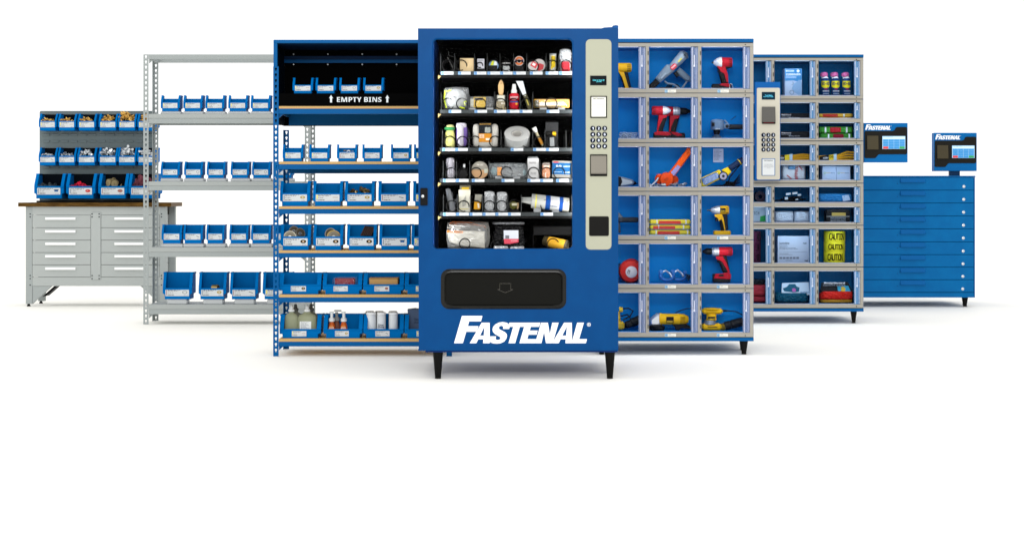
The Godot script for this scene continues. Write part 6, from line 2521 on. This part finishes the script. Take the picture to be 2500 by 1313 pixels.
# ---------------------------------------------------------------- supply locker
func supply_locker() -> void:
	var z := 11.424
	cell_z = z
	at(1970, 790, z)
	base_y = 0.0
	var o := thing("supply_locker", "blue and grey supply locker with keypad box, right of tool locker", "locker")
	var cols := [[1784, 1870.4, 1884.4], [1891.2, 1978, 1992.4], [1999.2, 2086.6, 2101.6]]
	var rows := [[140.4, 241.8, 147.4, 234.0], [242.2, 343.8, 250, 289.6, 298.8, 338.4], [344.2, 446.8, 353, 392.8, 402, 440.2], [447.2, 549.6, 455.4, 495, 504.8, 543.8], [550, 651.6, 558.4, 643], [652, 752.4, 661, 743]]
	locker(o, 1777, 2109.6, 132.8, 760.4, cols, rows, 104.0, M("045a8c", 0.6), "6fb4ea", "c4e4ff", 0.03)
	for q in [[1800.0, -10.0], [2087.6, -10.0], [1800.0, -73.0], [2102.0, -73.0]]:
		taper_leg(o, q[0], 760.6, 789, 7.8 if q[1] > -50.0 else 7.0, 4.2, q[1])
	# keypad box on its front
	mb()
	bx(1842, 200.8, 1904, 440.6, 0.5, 13, 1.0)
	part("keypad_box", M("0b5aa2", 0.4), o)
	mb()
	prism(rr(1846.4, 215.2, 1902.6, 438.6, 3.4), 13, 14.4, 0.5)
	var fp := part("face_plate", M("c9c4b4", 0.5), o)
	mb()
	bx(1858.4, 225.4, 1890.8, 244, 14.4, 15.4, 0.5)
	part("display_screen", M("0a2a3a", 0.2), fp)
	text("Tool Mate", 1866, 232.2, 1884, 235.4, 15.5, glow("57c8ea", 0.9), o, 0.0, plain_font, 0.0, "display_text")
	text("Scan Your Badge", 1862, 235.8, 1886, 238.4, 15.5, glow("57c8ea", 0.9), o, 0.0, plain_font, 0.0, "display_text")
	mb()
	prism(v2([14.4, 261.4, 17, 261.4, 21, 296, 21, 299, 14.4, 299]), 1858.6, 1891, 0.0, false, "x")
	part("scanner_hood", M("5b5955", 0.35, 0.2), o)
	mb()
	bx(1858.6, 299, 1891, 302.8, 14.4, 19, 0.5)
	var sl := part("scanner_slot", M("0d0b0b", 0.3), o)
	mb()
	bx(1862, 299.6, 1887, 301, 19, 19.3)
	part("red_window", M("6d1220", 0.3), sl)
	keypad(o, [1862.5, 1874.4, 1886.2], [330, 342, 353.7, 365.5], 4.5, 14.4)
	mb()
	bx(1858, 387, 1891, 428.8, 14.4, 15, 0.3)
	part("notice_frame", M("1d5f9e", 0.5), o)
	mb()
	bx(1859.8, 388.4, 1889.2, 427.6, 15, 15.5)
	var nt := part("notice", M("dfe2e2", 0.6), o)
	text("FAST Solutions", 1864, 390.6, 1885, 393.4, 15.6, M("33363a"), nt, 0.2)
	for i in 4:
		text(["For Product and Service", "Number Questions Please", "Contact Your Local Fastenal", "Store at"][i], [1865, 1864, 1863, 1871][i], 400.6 + i * 3, [1885, 1886, 1887, 1879][i], 402.2 + i * 3, 15.6, M("85888c"), nt, 0.0, plain_font)
	supply_items()

func strap_bundle(x0: float, y0: float, x1: float, y1: float, hex: String, label_hex: String, a: float, b: float, label: String, group: String, floor_py: float, extra := 0.0) -> void:
	cell((x0 + x1) / 2.0, y1, floor_py, extra)
	base_y = level(floor_py, cell_z) + (floor_py - y1) * cell_z / F
	var t := thing("strap_roll", label, "strap roll", group)
	mb()
	bag(x0, y0, x1, y1, -12, 20, 0.8, int(y0), 24, 8, false, 8.0)
	part("webbing", M(hex, 0.7), t)
	mb()
	bag(lerpf(x0, x1, a), y0 + 0.6, lerpf(x0, x1, b), y1 - 0.3, -11, 21.4, 0.9, int(y0) + 1, 14, 8, true, 8.0)
	part("red_label", M(label_hex, 0.35), t)
	for q in [a - 0.1, b + 0.14]:
		mb()
		bag(lerpf(x0, x1, q - 0.035), y0 + 0.3, lerpf(x0, x1, q + 0.03), y1, -11.4, 21.6, 0.3, 3, 6, 8, false, 8.0)
		part("white_band", M("d9e2e4", 0.5), t)

func supply_items() -> void:
	var dark := M("131519", 0.45)
	# top row
	cell(1938, 233, 233.8)
	var t := thing("mask_carton", "tall pale blue carton picturing a dust mask, top locker row", "carton")
	mb()
	bx(1917, 165, 1959, 233.2, -30, 0, 0.5)
	part("carton", M("a3bad8", 0.5), t)
	mb()
	prism(v2([1917.4, 165.4, 1958.6, 165.4, 1958.6, 192, 1950, 197, 1938, 194, 1917.4, 195]), 0, 0.4)
	part("blue_header", M("3f83bb", 0.5), t)
	text("MOLDEX", 1919.6, 168.4, 1940, 173, 0.5, M("e9f1f8"), t)
	text("2200N95", 1919.6, 177, 1955.6, 181.6, 0.5, M("e9f1f8"), t)
	for i in 2:
		text(["PARTICULATE RESPIRATOR", "RESPIRADOR PARA PARTICULAS"][i], 1919.6, 183.4 + i * 3, 1945, 185.2 + i * 3, 0.5, M("cfe0ee"), t)
	mb()
	prism(circle(1949.4, 171, 4.2, 4), 0.4, 0.7)
	part("emblem", M("dfeaf4", 0.5), t)
	mb()
	prism(v2([1934, 214, 1938, 203, 1947, 197, 1952, 192, 1955, 195, 1958.6, 198, 1958.6, 230, 1951, 230, 1941, 223]), 0.4, 0.8)
	part("mask_picture", M("7ea3cb", 0.5), t)
	mb()
	tube(loop3(1934, 223, 0.7, 5, 16), 0.4, 5, true)
	tube([Vector3(1934, 205, 0.7), Vector3(1938, 202, 0.7), Vector3(1938, 199, 0.7), Vector3(1935, 197.6, 0.7)], 0.4, 5)
	part("picture_lines", M("33506e", 0.5), t)
	for i in 3:
		var x: float = [2018, 2043, 2070][i]
		cell(x, 232, 233.6)
		t = thing("spray_can", "blue and yellow spray can with pink cap, %s of three" % ["leftmost", "middle", "rightmost"][i], "spray can", "spray cans in the top locker row")
		mb()
		up(x, 232, -12, v2([0, 0, 9.4, 0, 9.9, 1, 9.9, 41, 8.6, 44]), 24)
		part("can", M("14386a", 0.3), t)
		mb()
		up(x, 188, -12, v2([8.8, 0, 6, 3, 4.4, 6, 0, 6]), 20)
		part("white_dome", M("d9dde0", 0.35), t)
		mb()
		lathe(x - 2.4, 182.4, -12, Vector3(-0.12, 1, 0), v2([5, -2.4, 8.6, 0, 9.6, 4, 8, 8, 3, 9.8, 0, 10]), 20)
		bx(x + 1, 179, x + 6, 185.6, -15, -9, 1)
		part("pink_cap", M("bd5f90", 0.4), t)
		mb()
		tube([Vector3(x - 9.6, 180, -9), Vector3(x - 7.6, 192, -8)], 0.8, 6)
		part("red_straw", M("b9c3cc", 0.4), t)
		# the shield wraps the can: a band of the same curve
		mb()
		var band := []
		for s in 13:
			var a := deg_to_rad(-75.0 + s * 12.5)
			var f := cos(a)
			band.append([sin(a) * 10.1, f * 10.1, 195.0 - 0.0 * f, 207.0 + 5.0 * f])
		for s in 12:
			var p = band[s]
			var q = band[s + 1]
			quad(V(x + p[0], p[2], -12 + p[1]), V(x + q[0], q[2], -12 + q[1]), V(x + q[0], q[3], -12 + q[1]), V(x + p[0], p[3], -12 + p[1]), Vector3(0, 0, 1))
		part("yellow_shield", M("d9cf1f", 0.35), t)
		bent_text("WD-40", x, 197.6, 205.2, -12, 10.3, -48, 25, 2.1, M("152c5a"), t)
		for q in [[214, 4, "b02a3a"], [219, 8, "c9d2dc"], [225, 7, "8ba0ba"]]:
			mb()
			bx(x - q[1], q[0], x + q[1], q[0] + 1.6, -2.2, -1.8)
			part("fine_print", M(q[2], 0.5), t)
	# second module
	for i in 2:
		var yt: float = [274.2, 319.4][i]
		var yb: float = [289.2, 338.0][i]
		cell(1938, yb, yb + 0.3)
		t = thing("black_carton", "flat black safety gear carton, %s of the two black ones" % ["upper", "lower"][i], "carton")
		mb()
		bx(1893, yt, 1977, yb, -40, 0, 0.5)
		part("carton", M("101318", 0.45), t)
		text("BodyGuard", 1909, yt + 2.2, 1932, yt + 5.6, 0.1, M("d9d2d6"), t, 0.25)
		text("SAFETY GEAR", 1909, yt + 6.4, 1932, yt + 8.6, 0.1, M("8b9098"), t, 0.1)
		text("Nitrile Gloves", 1927, yt + 10.4, 1954, yt + 12.2, 0.1, M("b7bcc4"), t)
	strap_bundle(2000.6, 274.6, 2086.4, 284.4, "cda23a", "b3392f", 0.08, 0.58, "yellow strap roll with red label, upper of two in locker", "strap rolls in the supply locker", 289.4)
	strap_bundle(2002, 284.6, 2084, 289.6, "cfa94a", "a8443f", 0.16, 0.66, "thin yellow strap roll with red label lying underneath", "strap rolls in the supply locker", 289.4)
	strap_bundle(2001, 306.6, 2086, 323.4, "3f8b34", "a81f2a", 0.29, 0.66, "bright green sling roll with red label on top", "green slings in the supply locker", 338.2)
	strap_bundle(2003, 323.6, 2085.4, 338.2, "3a8230", "7c1626", 0.36, 0.74, "green sling roll with dark red label underneath", "green slings in the supply locker", 338.2)
	# third module
	for i in 2:
		var x0: float = [1893, 2001][i]
		var yt: float = [374.5, 368.6][i]
		cell(x0 + 40, 391.6, 392.6)
		t = thing("extension_cord", "yellow extension cord bundle in printed sleeve, %s" % ["left one beside the keypad box", "right one in the last column"][i], "extension cord")
		mb()
		for j in 12:
			var f := (j % 4) / 3.0
			var dz := -20.0 + (j / 4) * 7.0
			var ys := lerpf(381, 389.6, f)
			tube([Vector3(x0, ys, dz), Vector3(x0 + 30, lerpf(379.6, 388, f), dz), Vector3(x0 + 46, lerpf(379, 388.6, f), dz), Vector3(x0 + 70, lerpf(yt + 1, 389, f), dz), Vector3(x0 + 88, lerpf(yt + 3, 389.6, f), dz)], 2.1, 7)
		part("cord", M("c9931f", 0.45), t)
		mb()
		prism(v2([x0 + (2 if i else 7), 381, x0 + 24, 377.6, x0 + 24, 391.4, x0 + (2 if i else 7), 390]), -24, 0, 1)
		var sv := part("black_sleeve", M("111318", 0.4), t)
		text("outdoor", x0 + 10, 381.6, x0 + 23, 386.6, 0.1, M("d9dde2"), sv, 0.3)
		mb()
		prism(v2([x0 + 24.2, 377.4, x0 + 36, 376, x0 + 36, 391.4, x0 + 24.2, 391.4]), -24, 0, 1)
		var ys2 := part("yellow_sleeve", M("cfb52a", 0.4), t)
		if i:
			text("00", x0 + 25.4, 378.6, x0 + 35, 384.4, 0.1, M("1a1a16"), ys2)
		mb()
		prism(v2([x0 + 36.2, 375.6, x0 + 43, 374.4, x0 + 43, 391.6, x0 + 36.2, 391.4]), -24, 0, 1)
		part("white_sleeve", M("a9c6dc", 0.4), t)
	cell(1941, 438.6, 440)
	t = thing("wiper_packet", "white plastic wrapped packet with red print below the yellow cord", "packet")
	mb()
	bag(1911, 402.6, 1970.4, 440, -14, 24, 1.0, 111, 16, 14, false, 6.0)
	part("packet", M("bfc6cc", 0.45), t)
	text("WYPALL", 1930, 418, 1961, 426, -0.4, M("a82a34"), t, 0.0, null, 90.0)
	mb()
	prism(v2([1951, 404.6, 1953, 404, 1961, 414.6, 1959.4, 415.6]), -2.6, -1.0)
	part("red_stripe", M("b83a34", 0.5), t)
	mb()
	prism(v2([1921.6, 427.4, 1923.6, 426.4, 1935, 436.6, 1933, 437.4]), -2.6, -1.0)
	part("red_stripe", M("b83a34", 0.5), t)
	mb()
	bag(1925, 403.6, 1944, 414, -2, 6, 0.6, 112, 8, 8)
	part("blue_print", M("5f8bb0", 0.5), t)
	for i in 2:
		var x0: float = [2009, 2043.4][i]
		cell(x0 + 17, 439, 440)
		t = thing("white_box", "plain white box with small green mark, %s of the pair" % ["left", "right"][i], "box", "white boxes in the supply locker")
		mb()
		bx(x0, 404.8 + i * 0.6, x0 + 33.6, 439, -30, 0, 0.5)
		part("carton", M("a6bbd6", 0.5), t)
		mb()
		plate(circle(x0 + 5.4, 422, 2.4, 14), circle(x0 + 5.4, 422, 1.5, 14), Vector2(x0 + 5.4, 422), 0, 0.3)
		var mk := part("round_mark", M("6d9a3a", 0.5), t)
		text("QUICK", x0 + 9.4, 420.6, x0 + 20, 423.4, 0.1, M("b79a3a"), mk)
		text("RITE", x0 + 21, 420.6, x0 + 30, 423.4, 0.1, M("5a6f8c"), mk)
	# fourth module
	cell(1856, 492.6, 494.8)
	t = thing("dark_roll", "dark roll with purple edge behind the tool locker's corner", "roll")
	mb()
	lathe(1858, 480, -30, Vector3(0, 0, 1), v2([5, 0, 13, 0, 13, 26, 5, 26, 5, 0]), 22)
	part("roll", M("2a2230", 0.4), t)
	cell(1936, 493.6, 494.8)
	t = thing("tagged_lanyards", "tangle of black lanyards with small white tags", "lanyards")
	var g := RandomNumberGenerator.new()
	g.seed = 31
	mb()
	for i in 20:
		var p := []
		var x := g.randf_range(1898, 1962)
		for j in 6:
			p.append(Vector3(clampf(x + g.randf_range(-16, 16), 1894, 1978), 492.4 - g.randf() * (13.0 if x > 1915 else 5.0), -16 + g.randf_range(-12, 12)))
		tube(p, 1.0, 5)
	part("lanyards", M("16191c", 0.5), t)
	for q in [[1920, 472, 12, 5], [1936, 470, 12, 5], [1949, 474.6, 8, 4], [1917, 482, 8, 6], [1944, 486, 6, 3]]:
		mb()
		turn(q[0], q[1], 0, Vector3(0.3, 0.2, 1), 8)
		bx(q[0], q[1], q[0] + q[2], q[1] + q[3], -3, -2.4)
		part("white_tag", M("b9cdda", 0.5), t)
	cell(2043, 493.6, 494.8)
	t = thing("blue_bag", "crinkled blue plastic bag with white label at its right end", "bag")
	mb()
	bag(2001, 472, 2085, 494, -14, 22, 2.0, 121, 26, 12, true)
	part("bag", M("2f7db8", 0.25), t)
	mb()
	prism(v2([2058, 478, 2074, 475.4, 2078, 489, 2060, 491.6]), -3.6, -2.4, 0.3)
	part("white_label", M("aac4e0", 0.5), t)
	cell(1860, 541, 543.6)
	t = thing("white_green_box", "white box with green corner behind the tool locker's edge", "box")
	mb()
	bx(1836, 506.4, 1876, 541.4, -26, 0, 0.5)
	part("carton", M("9fb2c0", 0.5), t)
	mb()
	prism(v2([1856, 541, 1857, 529, 1875.6, 525, 1875.6, 541]), 0, 0.4)
	part("green_corner", M("2f9a4c", 0.5), t)
	text("TECH", 1838, 517, 1854.6, 525, 0.2, M("3c4a58"), t)
	for i in 2:
		var x0: float = [1893.6, 1941][i]
		cell(x0 + 23, 540, 543.4)
		base_y = level(543.6, cell_z)
		t = thing("towel_pack", "white shrink wrapped towel pack, %s of the pair" % ["left", "right"][i], "towel pack", "white towel packs in the supply locker")
		mb()
		bag(x0, 512.4, x0 + [46.8, 38.6][i], 540, -14, 26, 1.2, 131 + i, 18, 14, true, 5.0)
		part("pack", M("bac8d6", 0.35), t)
	cell(2047, 539.6, 543.4)
	base_y = level(543.6, cell_z)
	t = thing("black_gold_box", "black box with gold label in the last column", "box")
	mb()
	bx(2018.8, 511.4, 2076.4, 540, -30, 0, 0.5)
	part("carton", M("14171b", 0.45), t)
	mb()
	prism(v2([2019.4, 511, 2075.8, 511, 2073, 507.8, 2022, 507.8]), -28, -1)
	part("lid", M("2b3036", 0.45), t)
	mb()
	bx(2032, 515.6, 2066, 523.6, 0, 0.3)
	part("gold_label", M("9a8a4a", 0.4, 0.3), t)
	mb()
	bx(2019, 524.4, 2076.2, 525.4, 0, 0.3)
	part("silver_line", M("aab2b6", 0.4), t)
	for i in 3:
		text(["HIGH PERFORMANCE", "CUT RESISTANT GLOVES", "SAFETY GEAR SINCE"][i], 2029, 527 + i * 4, 2066, 529 + i * 4, 0.2, M("9aa6b0"), t)
	# fifth module
	for i in 3:
		var yt: float = [560, 586.6, 610.6][i]
		var yb: float = [586, 610, 637][i]
		cell(1846, yb, 642)
		base_y = level(643, cell_z) + (637 - yb) * cell_z / F
		t = thing("danger_tape", "purple lettered tape roll, %s of the stack at the locker's left" % ["topmost", "middle", "lowest"][i], "tape roll", "purple tape rolls in the supply locker")
		mb()
		up(1838, yb, -30, v2([0, 0, 25, 0, 25, yb - yt, 0, yb - yt]), 28)
		part("roll", M("4a2038", 0.4), t)
		text("DANGER", 1822, yt + 6, 1856, yb - 5, -8, M("150d14"), t)
		cell(2046, yb, 642)
		base_y = level(643, cell_z) + (637 - yb) * cell_z / F
		t = thing("caution_tape", "yellow lettered warning tape roll, %s of three stacked" % ["topmost", "middle", "lowest"][i], "tape roll", "yellow tape rolls in the supply locker")
		mb()
		up(2045.8 - [0, 0.6, 1][i], yb, -34, v2([8, 0, 25.6, 0, 26, 0.8, 26, yb - yt - 0.8, 25.6, yb - yt, 8, yb - yt]), 36)
		part("roll", M("dcd42a", 0.4), t)
		# letters bent round the roll
		bent_text("CAUTION", 2045.8 - [0, 0.6, 1][i], yt + 5.0, yb - 4.6, -34, 26.4, -38.0 + [4.0, 1.0, -3.0][i], 13.2, 3.4, M("141408"), t)
	for i in 2:
		var yt: float = [572, 611.6][i]
		var yb: float = [611, 637.4][i]
		cell(1938, yb, 642)
		base_y = level(643, cell_z) + (637.4 - yb) * cell_z / F
		t = thing("white_carton", ["white printed carton with dark lettering on top of another", "plain white printed carton underneath the lettered one"][i], "carton")
		mb()
		bx(1899.6, yt, 1976.4, yb, -34, 0, 0.5)
		part("carton", M("a3b3c8", 0.5), t)
		if i == 0:
			text("Scotch-Brite", 1903.6, 586.8, 1928, 592, 0.2, M("1a2230"), t)
			text("7448", 1961, 588, 1970, 591.6, 0.2, M("1a2230"), t)
			for j in 4:
				text(["Ultra Fine Hand Pad", "Tampon a main ultra fin", "Almohadilla de mano ultrafina", "Handpad extra fein"][j], 1903.6, 594 + j * 3, [1922, 1924, 1944, 1948][j], 595.8 + j * 3, 0.2, M("3d4a5e"), t)
		else:
			text("3M", 1965, 630.4, 1973, 634.6, 0.2, M("2a2328"), t)
			mb()
			for j in 6:
				bx(1904 + j * 8.2, 623, 1910.6 + j * 8.2, 628, 0, 0.3)
			bx(1904, 614.6, 1926, 615.4, 0, 0.3)
			bx(1904, 617, 1936, 617.8, 0, 0.3)
			part("bar_code", M("6a7484", 0.5), t)
			text("0 051131 0", 1919, 630.6, 1935, 632.8, 0.2, M("4a5464"), t)
	# sixth module
	cell(1852, 740, 742.6)
	t = thing("red_textiles", "red folded textiles with a dark item on top, left side", "textiles")
	mb()
	bag(1824, 697, 1874, 727, -16, 30, 1.6, 151, 16, 12, false, 6.0)
	bag(1824, 726, 1874, 741, -16, 30, 1.6, 152, 16, 8, false, 6.0)
	part("red_cloth", M("8e2a34", 0.6), t)
	mb()
	bag(1830, 684, 1872, 698, -16, 26, 2.0, 153, 16, 8, true)
	part("dark_item", M("15171c", 0.35), t)
	cell(1936, 740.6, 742.8)
	t = thing("teal_packet", "teal wrapped garment packet with white picture card on its front", "packet")
	mb()
	bag(1894, 716, 1978, 742, -16, 30, 2.0, 161, 24, 10, true, 6.0)
	part("wrapped_garment", M("0f4a62", 0.3), t)
	mb()
	turn(1938, 724, 0, Vector3(1, 0, 0), -18)
	prism(v2([1913, 691, 1978, 689, 1979, 721, 1909, 724]), -6, -4.6, 0.3)
	var wc := part("white_card", M("b4c6d6", 0.5), t)
	mb()
	turn(1938, 724, 0, Vector3(1, 0, 0), -18)
	prism(v2([1914, 705, 1924, 701, 1930, 694, 1945, 694, 1948, 700, 1955, 703, 1953, 713, 1940, 715, 1917, 712]), -4.6, -4.0)
	part("garment_picture", M("155068", 0.5), wc)
	mb()
	turn(1938, 724, 0, Vector3(1, 0, 0), -18)
	prism(circle(1941, 709, 4.8, 16), -4.0, -3.6)
	part("purple_dot", M("a05a9a", 0.5), wc)
	text("ToughWear", 1955, 714, 1977, 719, -1.2, M("2d6a90"), wc, 0.2)
	cell(2044, 740.8, 742.8)
	t = thing("rain_gear_packet", "black printed garment packet on red and gold folded cloth", "packet")
	mb()
	bag(2005, 733, 2086, 742.4, -14, 28, 1.4, 171, 20, 6, false, 6.0)
	part("gold_cloth", M("a07826", 0.5), t)
	mb()
	bag(2004, 712, 2086.4, 735, -13, 30, 1.8, 172, 24, 10, true, 6.0)
	part("red_cloth", M("b8231c", 0.35), t)
	mb()
	turn(2044, 716, 0, Vector3(1, 0, 0), -20)
	prism(v2([2010, 690, 2074, 688.4, 2086, 716, 2004, 714.6]), -10, -3, 0.8)
	var bk := part("black_card", M("101216", 0.35), t)
	text("BodyGuard", 2013, 691, 2064, 696.4, -0.6, M("c9ccd2"), bk, 0.2)
	text("SAFETY GEAR", 2011, 697, 2066, 701, -1.4, M("6d737c"), bk, 0.1)
	mb()
	turn(2044, 716, 0, Vector3(1, 0, 0), -20)
	prism(v2([2047, 700, 2074, 698.6, 2079, 713, 2048, 713]), -3, -2.4)
	part("blue_picture", M("2f8aa8", 0.5), bk)
	mb()
	turn(2044, 716, 0, Vector3(1, 0, 0), -20)
	prism(v2([2056, 702, 2062, 700.6, 2067, 706, 2065, 713, 2055, 713]), -2.4, -2.0)
	part("gold_figure", M("b59a3a", 0.5), bk)

# ---------------------------------------------------------------- drawer cabinet and terminals
func terminal(called: String, label: String, x0: float, y0: float, x1: float, y1: float, z: float) -> Node3D:
	at((x0 + x1) / 2.0, y1, z)
	var o := thing(called, label, "touch terminal")
	var w := x1 - x0
	var h := y1 - y0
	var fx := func(u: float) -> float: return x0 + w * u
	var fy := func(v: float) -> float: return y0 + h * v
	mb()
	bx(x0, y0, x1, y1, -22, 0, 0.8)
	part("housing", M("0060a0", 0.4), o)
	mb()
	var p := PackedVector2Array()
	for q in [[0.03, 0.205], [0.655, 0.205], [0.7, 0.18], [0.725, 0.12], [0.76, 0.105], [0.96, 0.105], [0.985, 0.13], [0.985, 0.765], [0.96, 0.795], [0.345, 0.795], [0.32, 0.81], [0.27, 0.88], [0.24, 0.893], [0.03, 0.893], [0.012, 0.865], [0.012, 0.235]]:
		p.append(Vector2(fx.call(q[0]), fy.call(q[1])))
	prism(p, 0, 1.6, 0.5)
	part("black_panel", M("1a1916", 0.35), o)
	mb()
	bx(fx.call(0.055), fy.call(0.31), fx.call(0.335), fy.call(0.69), 1.6, 2.6, 0.6)
	var rd := part("badge_reader", M("15140f", 0.4), o)
	mb()
	prism(v2([2.6, fy.call(0.325), 3.0, fy.call(0.325), 5.2, fy.call(0.66), 5.2, fy.call(0.675), 2.6, fy.call(0.675)]), fx.call(0.066), fx.call(0.322), 0.0, false, "x")
	part("reader_hood", M("453f30", 0.3, 0.4), rd)
	mb()
	bx(fx.call(0.415), fy.call(0.335), fx.call(0.94), fy.call(0.66), 1.6, 2.2, 0.2)
	var sc := part("screen", glow("9cc6e6", 0.12), o)
	mb()
	bx(fx.call(0.425), fy.call(0.345), fx.call(0.93), fy.call(0.41), 2.2, 2.3)
	part("screen_header", glow("bfe0f2", 0.25), sc)
	text("Enter Badge Number", fx.call(0.44), fy.call(0.35), fx.call(0.66), fy.call(0.368), 2.4, M("3a4a58"), sc, 0.0, plain_font)
	for r in 4:
		for c in 4:
			mb()
			var u := 0.432 + c * 0.125
			var v := 0.418 + r * 0.06
			bx(fx.call(u), fy.call(v), fx.call(u + 0.118), fy.call(v + 0.055), 2.2, 2.4, 0.1)
			var hx := "3d8cc8"
			if r == 3 and c == 0:
				hx = "d0454a"
			if r == 3 and c == 3:
				hx = "2f9a5a"
			part("screen_button", glow(hx, 0.15), sc)
	wordmark(o, fx.call(0.025), fy.call(0.04), fx.call(0.61), fy.call(0.175), 0.05, M("f4f5f5", 0.5))
	return o

func drawer_cabinet() -> void:
	var z := 13.06
	at(2200, 750, z)
	base_y = 0.0
	var o := thing("drawer_cabinet", "wide blue cabinet of nine shallow drawers at the far right", "drawer cabinet")
	var blue := grain("005f9a", "00649f", Vector3(0.9, 0.9, 0.9), 0.012, 0.4, 62)
	var d := 215.0
	mb()
	bx(2020, 429, 2383.4, 432.4, -d, 0.6, 0.5)
	bx(2020, 432.6, 2024, 726.4, -d, -0.6)
	bx(2379.4, 432.6, 2382.2, 726.4, -d, -0.4, 0.4)
	bx(2024.2, 432.6, 2379.2, 726.4, -d, -d + 3)
	part("carcass", M("0a5590", 0.4), o)
	mb()
	bx(2024.4, 714.4, 2379.2, 726.4, -d + 4, -0.6, 0.4)
	part("plinth", blue, o)
	mb()
	bx(2024.4, 432.6, 2379.2, 714, -d + 4, -8)
	part("drawer_shadow_gap", M("04223f", 0.6), o)
	var ys := [432.8, 464.2, 495.6, 527.3, 558.6, 590.4, 621.6, 652.2, 682.8, 713.6]
	for i in 9:
		mb()
		bx(2024.8, ys[i] + 0.5, 2378.8, ys[i + 1] - 0.5, -7.8, 0, 0.5)
		var dr := part("drawer", blue, o)
		# raised scoop handle
		mb()
		var y: float = ys[i] + 1.2
		prism(v2([0, y, 1.2, y + 0.6, 5.0, y + 9.2, 4.6, y + 11.6, 3.6, y + 11.8, 0, y + 2.2]), 2200, 2259, 0.0, false, "x")
		for s in [0, 1]:
			var xa := 2200.0 if s == 0 else 2259.0
			var dx := -3.0 if s == 0 else 3.6
			tri(V(xa, y, 0), V(xa + dx, y + 10, 0), V(xa, y + 10.6, 4.8), Vector3(dx, 0, 1))
			tri(V(xa + dx, y + 10, 0), V(xa, y + 11.8, 0), V(xa, y + 11.2, 4.8), Vector3(dx, -3, 0))
		part("handle", M("065a98", 0.35), dr)
		mb()
		lathe(2354.6 - i * 0.35, ys[i] + 22.5, 0, Vector3(0, 0, 1), v2([3.7, 0, 3.7, 0.8, 2.9, 1.4, 0, 1.4]), 16)
		var lk := part("lock", M("c9ccd0", 0.22, 0.7), dr)
		mb()
		lathe(2192.4, ys[i] + 15.4, 0, Vector3(0, 0, 1), v2([1.1, 0, 0.9, 0.4, 0, 0.5]), 8)
		part("rivet", M("08345e", 0.4), dr)
	for q in [[2360, -8.0], [2044, -8.0], [2374, -60.0], [2044, -60.0]]:
		taper_leg(o, q[0], 726.6, 748.6, 7.2, 4.2, q[1])
	var t := terminal("touch_terminal", "blue touchscreen terminal on a short post on top of drawer cabinet", 2282, 324, 2386.6, 417.6, z + 0.06)
	mb()
	var yb := HY - (level(429, z) - EYE) * 0.0 - (470.0 - 429.0) * 0.0
	bx(2321.6, 417, 2346.6, 429.3, -16, -4, 0.5)
	part("post", M("0a2f52", 0.4), t)
	var s := terminal("touch_terminal", "blue touchscreen terminal fixed to the side of the supply locker", 2110.6, 300, 2217.6, 396.4, 11.47)
	mb()
	bx(2108.6, 330, 2112.8, 366, -30, -22.2)
	bx(2112.8, 338, 2150, 358, -30, -22.2)
	part("wall_bracket", M("0a2f52", 0.4), s)
